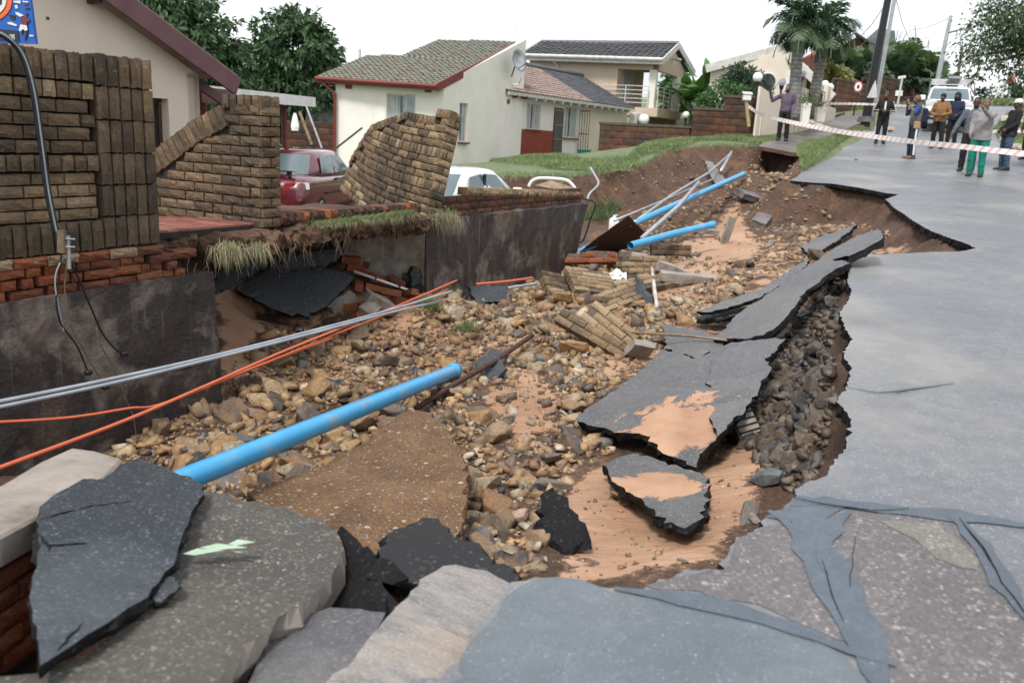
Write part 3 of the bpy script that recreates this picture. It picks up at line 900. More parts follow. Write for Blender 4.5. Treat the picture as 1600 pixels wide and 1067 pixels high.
# ------------------------------------------------------------------ bricks
def brick_mesh(name, m, seed, rockface=True, rough=.05):
    """unit brick, y = +0.5 is the outward face"""
    rn = random.Random(seed)
    mb = MB()
    nx, nz_ = 4, 3
    def fp(i, j):
        x = -.5 + i / nx; z = -.5 + j / nz_
        e = (i in (0, nx)) or (j in (0, nz_))
        y = .5 - (rn.uniform(.07, .14) if e else rn.uniform(-.04, .06) if rockface else .03)
        if e and not rockface: y = .47
        jx = rn.uniform(-.012, .012); jz = rn.uniform(-.035, .035)
        return Vector((x + jx, y, z + jz))
    g = [[fp(i, j) for j in range(nz_ + 1)] for i in range(nx + 1)]
    vs = [p for r in g for p in r]
    k = nz_ + 1
    fs = [(i * k + j, i * k + j + 1, (i + 1) * k + j + 1, (i + 1) * k + j) for i in range(nx) for j in range(nz_)]
    rim = [0 * k + j for j in range(k)] + [i * k + nz_ for i in range(1, nx + 1)] + [nx * k + j for j in range(nz_ - 1, -1, -1)] + [i * k for i in range(nx - 1, 0, -1)]
    b = len(vs)
    # the back
    back = [Vector((x, -.5, z)) for x, z in ((-.5, -.5), (-.5, .5), (.5, .5), (.5, -.5))]
    vs += back
    n = len(rim)
    c0, c1, c2, c3 = 0, nz_, nz_ + nx, 2 * nz_ + nx
    def side(i0, i1, ba, bb):
        idx = [rim[q % n] for q in range(i0, i1 + 1)]
        return tuple(idx[::-1] + [b + ba, b + bb]) 
    fs += [side(c0, c1, 0, 1), side(c1, c2, 1, 2), side(c2, c3, 2, 3), side(c3, n, 3, 0), (b + 3, b + 2, b + 1, b)]
    mb.add(vs, fs)
    me = mesh_np(name, mb.v, mb.f, m)
    bm = bmesh.new(); bm.from_mesh(me); bmesh.ops.recalc_face_normals(bm, faces=bm.faces); bm.to_mesh(me); bm.free()
    return me
BR = {k: [brick_mesh('brick', M[mk], 10 + i, rf) for i in range(5)] for k, mk, rf in (('rock', 'brick', True), ('light', 'brick_light', True), ('red', 'brick_red', True), ('dark', 'brick_dark', True), ('paver', 'paver', False))}
def brick(parent, kind, c, ax, ny, size, name='brick', jit=.003, rj=.008):
    """ax: along, ny: outward, size: (len, depth, height)"""
    ax = Vector(ax).normalized(); ny = Vector(ny).normalized()
    az = ax.cross(ny).normalized()
    ny = az.cross(ax)
    o = bpy.data.objects.new(name, random.choice(BR[kind]))
    COL.objects.link(o)
    o.parent = parent
    m = Matrix((ax, ny, az)).transposed() @ Matrix.Rotation(random.gauss(0, rj), 3, 'Y') @ Matrix.Rotation(random.gauss(0, rj), 3, 'Z')
    m = m @ Matrix.Diagonal((size[0], size[1], size[2]))
    loc = Vector(c) - ABS[parent.name] + ny * random.gauss(0, jit)
    o.matrix_local = Matrix.Translation(loc) @ m.to_4x4()
    return o
LP, HP, J = .235, .0885, .012
# ---- near wall with sunk panel and soldier-coursed pier
t = thing('brick_wall', 'tall mossy rock-face brick wall with a sunk buff panel beside hanging black cables', 'wall', P3(3.6, 5.3, .6))
vf = 5.3
nrm = -VD
U0, U1, UP = 2.1, 4.39, 3.92
mb = MB()
ax3 = (UD, VD, ZD)
mb.box(P3((U0 + UP) / 2, vf + .055 + .11, (.61 + 2.0) / 2), (UP - U0, .22 - .06, 1.39), ax3)
mb.box(P3((UP + U1) / 2, vf + .02 + .12, (.60 + 2.0) / 2), (U1 - UP - .02, .24, 1.39), ax3)
mb.build('mortar', M['mortar'], t)
def bk(kind, u, v, z, lu, dv, hz, n=nrm, ax=UD, **k):
    return brick(t, kind, P3(u, v, z), ax, n, (lu, dv, hz), **k)
rowz = [2.015, 1.80, 1.575, 1.35, 1.127, .905, .685]
for a, b in zip(rowz[:-1], rowz[1:]):          # pier
    for i in range(5):
        bk('rock', UP + .047 + i * .094, vf + .03, (a + b) / 2, .094 - J, .10, a - b - J)
    for i in range(2):                          # end face towards the gate
        bk('rock', U1 - .03, vf + .13 + i * .1, (a + b) / 2, .1 - J, .08, a - b - J, n=UD, ax=VD)
nn = int((UP - U0) / .094)
for i in range(nn):
    u_ = UP - .05 - i * .094
    bk('rock', u_, vf + .035, (2.005 + 1.815) / 2, .094 - J, .10, .19 - J)
    bk('rock' if i % 3 else 'light', u_, vf + .04, (1.812 + 1.70) / 2, .094 - J, .10, .112 - J)
    bk('rock', u_, vf + .035, (1.335 + 1.222) / 2, .094 - J, .10, .113 - J)
    bk('rock', u_, vf + .035, (.888 + .675) / 2, .094 - J, .10, .213 - J)
for r in range(4):
    for i in range(-1, 8):
        for (zt, kd, dp, off) in ((1.695, 'rock', .05, .5), (1.215, 'light', .075, .15)):
            u_ = UP - .11 - i * LP - ((r % 2) * .5 + off) * LP * .5
            l_ = LP - J
            if u_ + l_ / 2 > UP - .01:
                l_ = (UP - .01) - (u_ - l_ / 2); u_ = UP - .01 - l_ / 2
            if l_ > .05: bk(kd, u_, vf + dp, zt - (r + .5) * (.0885 if kd == 'rock' else .081), l_, .10, (.0885 if kd == 'rock' else .081) - J)
for i in range(10):
    bk('light' if i % 2 else 'red', U1 - .10 - i * LP, vf + .02, .64, LP - J, .12, .062)
foot = thing('brick_footing', 'ragged orange-red brick footing under the mossy brick wall', 'footing', P3(3.6, 5.35, .4))
mb = MB(); mb.box(P3((U0 + 4.5) / 2, 5.46, .49), (4.5 - U0, .2, .21), ax3); mb.build('mortar', M['mortar'], foot)
u_ = 4.52
rw = random.Random(4)
for z, lo in ((.575, 0), (.505, 1), (.435, 0)):
    u_ = 4.62 - (.08 if lo else 0) + (.12 if z > .55 else 0)
    while u_ > U0:
        l_ = rw.choice([.235, .235, .11, .09])
        if not (z > .55 and u_ < 4.2):
            brick(foot, 'red', P3(u_ - l_ / 2, 5.33 + rw.uniform(0, .03), z + rw.uniform(-.008, .008)), UD, nrm, (l_ - .014, .12, .062), rj=.04)
        else:
            brick(foot, 'red', P3(u_ - l_ / 2, 5.34, z), UD, nrm, (l_ - .014, .12, .06), rj=.03)
        u_ -= l_ + rw.choice([0, 0, .02])
# ---- retaining walls of tarred concrete
def retaining(name, label, top, bot, thick, seed):
    """top, bot: lists of P3 along the face"""
    t_ = MB()
    n = len(top)
    nz_ = 10
    fr, bk_ = [], []
    for i in range(n):
        for j in range(nz_ + 1):
            p = bot[i].lerp(top[i], j / nz_)
            d = noise.fractal(p * 2.2 + Vector((seed, 0, 0)), .8, 2.1, 4) * .022
            e = 1 if j in (nz_,) else 0
            fr.append(p - VD * d + Vector((0, 0, e * noise.noise(p * 7) * .03)))
            bk_.append(p + VD * thick + Vector((0, 0, e * noise.noise(p * 5) * .03)))
    k = nz_ + 1
    N = len(fr)
    fs = [(i * k + j, (i + 1) * k + j, (i + 1) * k + j + 1, i * k + j + 1) for i in range(n - 1) for j in range(nz_)]
    fs += [tuple(N + q for q in f[::-1]) for f in fs]
    for i in range(n - 1):
        fs.append((i * k + nz_, (i + 1) * k + nz_, N + (i + 1) * k + nz_, N + i * k + nz_))
        fs.append(((i + 1) * k, i * k, N + i * k, N + (i + 1) * k))
    for j in range(nz_):
        fs.append((j + 1, j, N + j, N + j + 1)[::-1])
        a = (n - 1) * k
        fs.append((a + j, a + j + 1, N + a + j + 1, N + a + j)[::-1])
    t_.add(fr + bk_, fs)
    o = t_.build(name, M['tarwall'], base=bot[n // 2], smooth=False)
    return tag(o, label, 'wall', kind='thing')
us = np.linspace(.2, 4.86, 36)
r1 = retaining('retaining_wall', 'tar-stained concrete retaining wall under the orange brick footing', [P3(a, 5.25, .385 + .03 * min(1, a / 4.8)) for a in us], [P3(a + .03, 5.20, -1.0) for a in us], .30, 1.)
us = np.linspace(8.1, 12.92, 36)
r2 = retaining('retaining_wall', 'long dark concrete retaining wall with ragged overhung end beside the rubble', [P3(a, 5.3, .52 + .1 * min(1, (a - 8.1) / .9)) for a in us], [P3(8.1 + (a - 8.1) * .845, 5.27, -.75) for a in us], .32, 5.)
us = np.linspace(0, 1, 10)
tt = MB()
r3 = None
pr = [(P3(8.09, 5.33, .5), P3(8.09, 5.33, -.6)), (P3(7.95, 5.8, .5), P3(7.95, 5.8, -.5)), (P3(7.7, 6.2, .5), P3(7.7, 6.2, -.4))]
tt.rings([[p[1] for p in pr] + [p[1] + UD * .2 for p in pr[::-1]], [p[0] for p in pr] + [p[0] + UD * .2 for p in pr[::-1]]])
o = tt.build('return_wall', M['fragment'], r2)
# ---- gate wing wall with swept coping and end pier
UW, ZB = 5.592, .70
t = thing('brick_wall', 'mossy brick gate wall with swept soldier coping and square end pier', 'wall', P3(UW, 6, ZB))
def sweep(v):     # top of the wall along v
    if v < 5.86: return 1.84
    return float(np.interp(v, [5.86, 6.25, 6.5, 6.8, 7.1, 7.5], [1.76, 1.60, 1.46, 1.29, 1.17, 1.12]))
prof = [(v_, sweep(v_) - .03) for v_ in (5.45, 5.85)] + [(v_, sweep(v_) - .04) for v_ in np.linspace(5.87, 7.5, 14)]
mb = MB()
mb.prism([P3(UW + .02, a, b) for a, b in prof] + [P3(UW + .02, 7.5, ZB), P3(UW + .02, 5.45, ZB)], UD * .2)
mb.build('mortar', M['mortar'], t)
v_ = 5.43
r = 0
z = ZB + HP / 2
while z < 1.84 - .12:
    v_ = 5.43 - (LP * .5 if r % 2 else 0)
    while v_ < 7.4:
        a, b = max(v_, 5.43), v_ + LP
        mid = (a + b) / 2
        top = min(sweep(a + .02), sweep(b - .02)) - (.10 if mid < 5.85 else .22)
        if z + HP / 2 < top + .03 and b - a > .05:
            brick(t, 'rock', P3(UW + .045, mid, z), VD, -UD, (b - a - J, .1, HP - J))
        elif z < top + .03 and b - a > .05:   # cut bricks under the coping
            hh = top + .05 - (z - HP / 2)
            if hh > .03: brick(t, 'rock', P3(UW + .05, mid, z - HP / 2 + hh / 2), VD, -UD, (b - a - J, .09, hh - J))
        v_ += LP
    # street face of the pier
    if z < 1.84 - .12:
        if r % 2:
            brick(t, 'rock', P3(UW + .125, 5.45, z), UD, -VD, (LP - J, .1, HP - J))
        else:
            for q in (.06, .18): brick(t, 'rock', P3(UW + q, 5.45, z), UD, -VD, (.12 - J, .1, HP - J))
    z += HP; r += 1
for i in range(5):
    brick(t, 'rock', P3(UW + .045, 5.47 + i * .088, 1.785), VD, -UD, (.085 - J, .11, .115))
for q in (.06, .18): brick(t, 'rock', P3(UW + q, 5.45, 1.785), UD, -VD, (.12 - J, .1, .115))
vv = 5.88
while vv < 7.4:
    z0, z1 = sweep(vv), sweep(vv + .075)
    ax = (VD * .075 + ZD * (z1 - z0)).normalized()
    upn = ax.cross(-UD).normalized()
    if upn.z < 0: upn = -upn
    c = P3(UW + .04, vv + .04, (z0 + z1) / 2) - upn * .10
    brick(t, 'rock', c, ax, -UD, (.092 - J, .12, .20))
    vv += .088 * abs(ax.dot(VD))
# ---- generic leaning brick panel
def panel(t, fn, length, hfn, kinds, rows, thick=.2, bond=True, coping=None, ends=True, mort='mortar', soldier=()):
    """fn(s,t): point on the outer face in metres"""
    def frame(s, q):
        e = .01
        p = fn(s, q); a = (fn(s + e, q) - fn(s - e, q)).normalized(); u_ = (fn(s, q + e) - fn(s, q - e)).normalized()
        n_ = u_.cross(a).normalized()
        if n_.dot(Vector((0, 0, EYE)) - p) < 0: n_ = -n_
        return p, a, u_, n_
    ns = 14
    g0, g1 = [], []
    ring = []
    for i in range(ns + 1):
        s = length * i / ns
        h = hfn(s) - .02
        p0, a0, u0, n0 = frame(s, 0.)
        p1, a1, u1, n1 = frame(s, h)
        ring.append([p0 - n0 * .035, p1 - n1 * .035, p1 - n1 * thick, p0 - n0 * thick])
    MB().rings(ring).build('mortar', M[mort], t)
    z = 0
    for r in range(rows):
        hh = HP * 1.35 if r in soldier else HP
        s = -(LP * .5 if r % 2 else 0)
        st = .088 if r in soldier else LP
        while s < length - .02:
            a, b = max(0, s), min(length, s + st)
            m_ = (a + b) / 2
            top = min(hfn(a + .01), hfn(b - .01)) - (coping or 0)
            if z + hh <= top + .1 and b - a > .04:
                p, ax, u_, n_ = frame(m_, z + hh / 2)
                brick(t, random.choice(kinds), p - n_ * .05, ax, n_, (b - a - J, .1, hh - J))
            s += st
        if ends and z + hh <= hfn(length - .01):
            p, ax, u_, n_ = frame(length, z + hh / 2)
            if r % 2: brick(t, random.choice(kinds[-2:]), p - n_ * thick / 2 - ax * .03, -n_, ax, (thick - J, .1, hh - J))
            else:
                for q in (.27, .75): brick(t, random.choice(kinds[-2:]), p - n_ * thick * q - ax * .03, -n_, ax, (thick * .48 - J, .1, hh - J))
        z += hh
    if coping:
        s = .045
        while s < length:
            h = hfn(s)
            p, ax, u_, n_ = frame(s, h - coping / 2)
            dh = (hfn(min(length, s + .03)) - hfn(max(0, s - .03))) / .06
            if abs(dh) < 1.5:
                ax = (ax + u_ * dh).normalized()
            brick(t, random.choice(kinds), p - n_ * .045, ax, n_, (.088 - J, .11, coping - J))
            s += .088
# ---- wall toppled sideways, sagging to the left
cols = [(0, (529, 296, 11.7), (546, 250, 11.75)), (.3, (560, 322, 11.1), (580, 194, 11.3)), (.6, (598, 345, 10.5), (634, 174, 10.75)), (.85, (636, 360, 9.95), (676, 181, 10.2)), (1.0, (659, 368, 9.65), (706, 172, 9.95))]
cs = [c[0] for c in cols]
Bs = np.array([tuple(at(*c[1])) for c in cols]); Ts = np.array([tuple(at(*c[2])) for c in cols])
LEN = float(np.sum(np.linalg.norm(np.diff(Bs, axis=0), axis=1)))
def _ip(A, s): return np.array([np.interp(s, cs, A[:, k]) for k in range(3)])
def _sm(A, s): return (_ip(A, s - .06) + _ip(A, s) + _ip(A, s + .06)) / 3
def lean(s, q):
    s = s / LEN
    b, tp = _sm(Bs, s), _sm(Ts, s)
    if s > 1: b = b + (Bs[-1] - Bs[-2]) / .15 * (s - 1)
    if s < 0: b = b + (Bs[1] - Bs[0]) / .3 * s
    u_ = tp - b
    u_ /= np.linalg.norm(u_)
    return Vector(b + u_ * q)
def leanH(s):
    k = min(1, max(0, s / LEN))
    h = float(np.linalg.norm(_ip(Ts, k) - _ip(Bs, k)))
    if k > .86: return float(np.linalg.norm(Ts[-1] - Bs[-1]))
    return h
t = thing('leaning_brick_wall', 'broken brick wall section tipped over sideways between the two parked cars', 'wall', at(620, 330, 9.8))
panel(t, lean, LEN, leanH, ['rock', 'rock', 'rock', 'rock', 'rock', 'light', 'rock'], 16, .2, coping=.11, soldier=(6, 10), mort='mortar')
# ---- muddy low wall on the second retaining wall
t = thing('low_brick_wall', 'low mud-splashed brick wall with buff coping on top of the long retaining wall', 'wall', P3(10.8, 5.5, .6))
MB().box(P3(10.75, 5.6, .72), (4.4, .19, .24), ax3).build('mortar', M['mortar_light'], t)
def lz(u): return .96 - .16 * max(0, (u - 9.3) / 3.7)
for r in range(3):
    u_ = 8.55 + (.1 if r % 2 else 0)
    while u_ < 12.9:
        brick(t, 'dark', P3(u_ + LP / 2, 5.52, .64 + r * HP), UD, -VD, (LP - J, .1, HP - J)); u_ += LP
u_ = 9.3
while u_ < 12.98:
    brick(t, 'light', P3(u_, 5.54, lz(u_) - .05), UD + ZD * -.043, -VD, (.084 - .009, .16, .10)); u_ += .084
# ---- kerb of red bricks along the drive
t = thing('brick_kerb', 'row of red kerb bricks along the drive above the hollow', 'kerb', P3(6.9, 5.42, .7))
u_ = 5.86
while u_ < 8.1:
    brick(t, random.choice(['red', 'dark', 'dark']), P3(u_, 5.5, .765), UD, -VD, (.105 - .01, .22, .10)); u_ += .105
MB().box(P3(7.0, 5.52, .75), (2.25, .2, .09), ax3).build('mortar', M['mortar'], t)
# ---- ledge of soil left hanging over the hollow
def ledge():
    nu, nc = 240, 34
    V = []
    for i in range(nu + 1):
        u_ = 4.42 + (8.15 - 4.42) * i / nu
        zt = .66 + .03 * min(1, (u_ - 4.4))
        prf = [(6.9, zt), (6.2, zt), (5.7, zt), (5.42, zt), (5.34, zt - .01), (5.30, zt - .04), (5.30, zt - .12), (5.33, zt - .15), (5.40, zt - .17), (5.5, zt - .19), (5.65, zt - .2), (5.9, zt - .22), (6.3, zt - .26), (6.9, zt - .4)]
        dd = .06 * math.sin(u_ * 3.1) + .05 * math.sin(u_ * 7.7 + 1)
        if u_ < 5.5: dd += .16 * (5.5 - u_)
        for k in range(nc):
            f = k / (nc - 1) * (len(prf) - 1)
            a = int(min(f, len(prf) - 2)); f -= a
            v_ = prf[a][0] * (1 - f) + prf[a + 1][0] * f; z = prf[a][1] * (1 - f) + prf[a + 1][1] * f
            p = P3(u_, v_, z)
            q = noise.fractal(p * 4.5, .8, 2.1, 5)
            fr = 1 if 6 <= k <= 28 else 0
            p = p + VD * (q * .08 + noise.noise(p * 16) * .035 + noise.noise(p * 37) * .018 + dd) * fr + ZD * (noise.fractal(p * 6 + Vector((9, 0, 0)), .8, 2.1, 4) * .07 * (.25 if k < 8 else 1))
            V.append(p)
    fs = [(i * nc + k, (i + 1) * nc + k, (i + 1) * nc + k + 1, i * nc + k + 1) for i in range(nu) for k in range(nc - 1)]
    fs += [tuple(range(nc)), tuple(nu * nc + k for k in range(nc - 1, -1, -1))]
    mb = MB(); mb.add(V, fs)
    me = mesh_np('soil_ledge', V, fs, M['soil'], False, attr={'sand': np.zeros(len(V)), 'turf': np.zeros(len(V))})
    tag(link('soil_ledge', me), kind='structure')
ledge()
# paved path and paved drive behind the gate
def paving(name, u0, u1, v0, v1, zf, lu, lv, pat=0):
    par = None
    o = MB().box((0, 0, 0), (.01, .01, .01))
    mb = MB()
    pts = [(u0, v0), (u1, v0), (u1, v1), (u0, v1)]
    st = sheet(name, [Vector(xy(a, b)) for a, b in pts], lambda x, y: np.vectorize(lambda a, b: zf(*uv(a, b)))(x, y) - .012, M['mortar'], .05, .3)
    ABS[st.name] = Vector((0, 0, 0))
    a = u0; r = 0
    while a < u1 - .02:
        b = v0 - (lv / 2 if r % 2 else 0)
        while b < v1 - .02:
            b0, b1 = max(b, v0), min(b + lv, v1)
            if b1 - b0 > .03:
                u_, v_ = a + lu / 2, (b0 + b1) / 2
                z = float(zf(u_, v_))
                brick(st, 'paver', P3(u_, v_, z - .02), VD, ZD, (b1 - b0 - .006, .05, lu - .006), name='paver', rj=.004)
            b += lv
        a += lu; r += 1
    return st
paving('paved_path', 4.42, 5.58, 5.5, 7.9, lambda u_, v_: .735 - .06 * max(0, v_ - 6.0), .11, .22)
# ------------------------------------------------------------------ houses and walls of the street
def wallp(parent, name, p0, p1, z0, z1, m, holes=(), thick=.2, topfn=None, poly=None, base=None, label=None):
    """upright wall from p0 to p1 (front face), holes as (s0, s1, z0, z1) in metres along it"""
    p0, p1 = Vector(p0), Vector(p1)
    d = (p1 - p0); d.z = 0
    Ln = d.length
    d.normalize()
    n = Vector((d.y, -d.x, 0))
    if n.dot(Vector((0, 0, 0)) - p0) < 0: n = -n
    q = lambda s, z: Vector((p0.x, p0.y, 0)) + d * s + ZD * z
    outl = poly or [(0, z0), (Ln, z0), (Ln, z1), (0, z1)]
    mb = MB()
    mb.prism([q(*a) for a in outl], -n * thick, holes=[[q(a, c), q(a, e), q(b, e), q(b, c)] for a, b, c, e in holes])
    o = mb.build(name, m, parent, base=base, label=label)
    return o, q, d, n, Ln
def window(parent, q, d, n, hole, frame_m, bars=2, hbars=0, curtain=True, sill=None, recess=.1, fw_=.05, open_=False, burglar=0):
    s0, s1, z0, z1 = hole
    mb = MB()
    def bar(a, b, wd=fw_, dep=.05, off=recess):
        mb.box((q(*a) + q(*b)) / 2 - n * off, ((q(*b) - q(*a)).length + wd, wd, dep), ((q(*b) - q(*a)).normalized(), (q(*b) - q(*a)).normalized().cross(n), n))
    e = fw_ / 2
    bar((s0 + e, z0 + e), (s1 - e, z0 + e)); bar((s0 + e, z1 - e), (s1 - e, z1 - e))
    bar((s0 + e, z0 + 2 * fw_), (s0 + e, z1 - 2 * fw_)); bar((s1 - e, z0 + 2 * fw_), (s1 - e, z1 - 2 * fw_))
    for i in range(1, bars):
        s = s0 + (s1 - s0) * i / bars
        bar((s, z0 + 2 * fw_), (s, z1 - 2 * fw_), fw_ * .8, .045)
    for i in range(1, hbars):
        z = z0 + (z1 - z0) * i / hbars
        bar((s0 + 2 * fw_, z), (s1 - 2 * fw_, z), fw_ * .7, .035, recess + .004)
    w_ = mb.build('window', frame_m, parent)
    g = MB()
    g.prism([q(s0, z0) - n * (recess + .03), q(s1, z0) - n * (recess + .03), q(s1, z1) - n * (recess + .03), q(s0, z1) - n * (recess + .03)], -n * .006)
    g.build('pane', M['glass'], w_)
    if curtain:
        c = MB()
        k = 18
        for half in (0, 1):
            a = s0 + (s1 - s0) * (.0 if half == 0 else .56); b = s0 + (s1 - s0) * (.46 if half == 0 else 1.0)
            rg = []
            for i in range(k + 1):
                s = a + (b - a) * i / k
                o_ = recess + .013 + .008 * math.sin(i * 1.9)
                rg.append([q(s, z0 + .02) - n * o_, q(s, z1 - .03) - n * o_])
            c.rings(rg, caps=False, closed=False)
        c.build('curtain', M['curtain'], w_, fix=False)
    if sill:
        MB().box(q((s0 + s1) / 2, z0 - .04) + n * .03, (s1 - s0 + .12, .16, .06), (d, n, ZD)).build('sill', sill, w_)
    if burglar:
        b = MB()
        for i in range(1, burglar):
            s = s0 + (s1 - s0) * i / burglar
            b.tube([q(s, z0 + .03) - n * .05, q(s, z1 - .03) - n * .05], .012, 5)
        b.build('burglar_bar', M['white'], w_)
    return w_
def tiled(parent, outline, eave_dir, up, m, pitch=.33, tw=.30, wave=.045, name='roof_tiles', split=None):
    """rows of overlapping tiles covering a planar outline; up: unit vector up the slope"""
    o0 = Vector(outline[0])
    e = Vector(eave_dir).normalized(); up = Vector(up); up = (up - e * up.dot(e)).normalized()
    n = e.cross(up)
    if n.z < 0: n = -n
    pl = [((Vector(p) - o0).dot(e), (Vector(p) - o0).dot(up)) for p in outline]
    tmax = max(p[1] for p in pl)
    out = {}
    for r in range(int(tmax / pitch) + 1):
        t0 = r * pitch; tm = t0 + pitch * .5
        xs = []
        for i in range(len(pl)):
            (a, b), (c, d_) = pl[i - 1], pl[i]
            if (b > tm) != (d_ > tm): xs.append(a + (c - a) * (tm - b) / (d_ - b))
        xs.sort()
        for x0, x1 in zip(xs[::2], xs[1::2]):
            k = max(1, round((x1 - x0) / tw))
            ww = (x1 - x0) / k
            for i in range(k):
                s = x0 + i * ww
                sp = 1 if split and s + ww / 2 > split else 0
                mb = out.setdefault(sp, MB())
                jj = random.uniform(-.006, .006)
                rows = []
                for tt_, lift in ((t0 - .03, .05 + jj), (t0 + pitch * 1.0, .012 + jj)):
                    rows.append([o0 + e * (s + ww * f) + up * tt_ + n * (lift + wave * hgt) for f, hgt in ((.0, .1), (.22, 1.), (.5, .35), (.75, .0), (1., .1))])
                lip = [p - n * .035 for p in rows[0]]
                mb.add(rows[0] + rows[1] + lip, [(a, a + 1, a + 6, a + 5) for a in range(4)] + [(10 + a, 11 + a, a + 1, a) for a in range(4)])
    for sp, mb in out.items():
        mb.build(name, m[sp] if isinstance(m, (list, tuple)) else m, parent, fix=False, kind='stuff')
    # deck below the tiles
    mb = MB()
    mb.prism([Vector(p) - n * .02 for p in outline], -n * .06)
    mb.build('roof_deck', M['darkwood'], parent)
# ---- white house with lichened roof
Cc = at(690, 247, 29.0)
t = thing('house', 'small white plastered house with mossy tiled roof and rust-red gutter', 'house', Cc)
zE = 3.27
e1 = Vector((-math.cos(R(14)), math.sin(R(14)), 0)); e2 = Vector((S_, C_, 0))
cL = Cc + e1 * 3.95; cB = Cc + e2 * 5.85
gb = (-.6)
win = (1.0, 2.05, 1.75, 2.86)
o, q, d, n, Ln = wallp(t, 'wall', (Cc.x, Cc.y, 0), (cL.x, cL.y, 0), gb, zE, M['white_pl'], [(1.0, 2.05, 1.75, 2.86)], .22)
window(t, q, d, n, win, M['offwhite'], 3, 0)
for s in (.55, 3.45):
    MB().box(q(s, 3.02) + n * .012, (.24, .03, .15), (d, n, ZD)).build('air_brick', M['redfascia'], t)
apz = 5.35
o, q, d, n, Ln = wallp(t, 'wall', (Cc.x + .0, Cc.y, 0), (cB.x, cB.y, 0), gb, zE, M['white_pl'], [(1.05, 1.62, 1.38, 2.7)], .22, poly=[(.004, gb), (5.85, gb), (5.85, apz), (.004, zE)])
window(t, q, d, n, (1.05, 1.62, 1.38, 2.7), M['offwhite'], 1, 0, sill=M['redfascia'])
MB().box(q(4.6, 2.95) + n * .012, (.2, .03, .16), (d, n, ZD)).build('air_brick', M['redfascia'], t)
lamp = MB(); lamp.tube([q(4.9, 3.6) + n * .0, q(4.95, 3.62) + n * .25, q(4.6, 3.8) + n * .5], .018, 5); lamp.build('wall_bracket', M['steel'], t)
bk_ = MB(); bk_.prism([(cL + e2 * .1).to_3d() + ZD * (gb - cL.z), (cL + e2 * 11) + ZD * (gb - cL.z), (cL + e2 * 11) + ZD * (zE - .1 - cL.z), (cL + e2 * .1) + ZD * (zE - .1 - cL.z)], -e1 * .2); bk_.build('wall', M['white_pl'], t)
eL, eR, aR = at(495, 121, 29.9), at(684, 133, 28.55), at(813, 66, 34.2)
pn = (eR - eL).cross(aR - eL).normalized()
def onpl(px, py, p0=eL, nn=pn):
    r = ray(px, py)
    return EYEV + r * ((p0 - EYEV).dot(nn) / r.dot(nn))
rL, st_, lr = onpl(687, 63), onpl(629, 88), onpl(577, 87)
tiled(t, [eL, eR, aR, rL, st_, lr], eR - eL, aR - eR, M['tile_lichen'], .23, .22, .03)
hid = MB()
bq_ = Vector((-.25, 1, 0)); hid.prism([aR, rL, rL + bq_ * 5 - ZD * 2, aR + bq_ * 5 - ZD * 2], -ZD * .08); hid.build('roof_deck', M['tile_lichen'], t)
hid = MB(); hid.prism([st_, lr, lr + e2 * 6 - ZD * 1, st_ + e2 * 6 - ZD * 1], -ZD * .08); hid.build('roof_deck', M['tile_lichen'], t)
mb = MB(); mb.span(eR - ZD * .08 - n * .02, aR - ZD * .08 - n * .02, .06, .26); mb.build('barge_board', M['redfascia'], t)
mb = MB(); mb.span(eL - ZD * .10, eR - ZD * .10, .05, .16); mb.build('fascia', M['redfascia'], t)
mb = MB(); gd = (eR - eL).normalized(); gn = Vector((gd.y, -gd.x, 0))
mb.tube([eL - ZD * .04 + gn * .09, eR - ZD * .04 + gn * .09], .065, 8); mb.build('gutter', M['redfascia'], t)
mb = MB(); c0 = cL + ZD * (zE - .15 - cL.z) + gn * .12
mb.tube([eL - ZD * .1 + gn * .05 + gd * .15, c0 - ZD * .35 + gd * .05, c0 - ZD * 3.2 + gd * .05], .05, 7); mb.build('downpipe', M['redfascia'], t)
vp = at(562, 92, 34); MB().tube([vp - ZD * .6, vp + ZD * .35], .06, 8).build('vent_pipe', M['offwhite'], t)
mb = MB(); mb.span(at(525, 232, 28.0), at(566, 200, 28.5), .06, .05); mb.build('stair_rail', M['rust'], t)
# ---- row house
E1, E2 = at(799, 143, 33.0), at(991, 169, 42.3)
ed = (E2 - E1); ed.z = 0; ed.normalize()
eb = Vector((-ed.y, ed.x, 0))
W0 = E1 + eb * .45; W1 = E2 + eb * .45
zg, zw = .95, E1.z - .12
t = thing('house', 'low terraced house half red brick with two-tone roof joined to white house', 'house', (W0.x, W0.y, zg))
W0f = W0 - ed * .3
Lw = (W1 - W0).length
def sat(px, z=2.0):   # distance along the wall of the point seen at column px
    lo, hi = 0, Lw + 2
    for _ in range(40):
        m_ = (lo + hi) / 2
        p = W0 + ed * m_
        if topix((p.x, p.y, z))[0][0] < px: lo = m_
        else: hi = m_
    return lo
a0, a1, b0, b1, c0_, c1_, d0, d1, f0, f1 = [sat(x) for x in (822, 843, 864, 878, 881, 901, 915, 934, 953, 968)]
H = [(a0, a1, 2.0, 3.0), (b0, b1, zg - .01, 2.98), (c0_, c1_, 1.75, 3.05), (d0, d1, 1.85, 3.05), (f0, f1, 2.5, 3.05)]
def sh(h): return [(h0[0] + .0, h0[1], h0[2], h0[3]) for h0 in h]
o, q, d, n, Ln = wallp(t, 'wall', W0, W0 + ed * (Lw + .2), zg - .5, zw, M['white_pl'], [h for h in H if h[2] > 1] , .2)
for i, h in enumerate(H):
    if h[2] > 1: window(t, q, d, n, h, M['offwhite'], 3 if i else 3, 0, sill=M['redfascia'] if i in (0, 2) else None, burglar=6 if i == 0 else 0)
mb = MB()
nb_ = 12
for r in range(nb_):
    mb.box(q((b0) / 2 - .02, zg - .0 + r * .086 + .045) + n * .02, (b0 + .0, .04, .078), (d, n, ZD))
mb.build('brick_dado', M['redwall'], t)
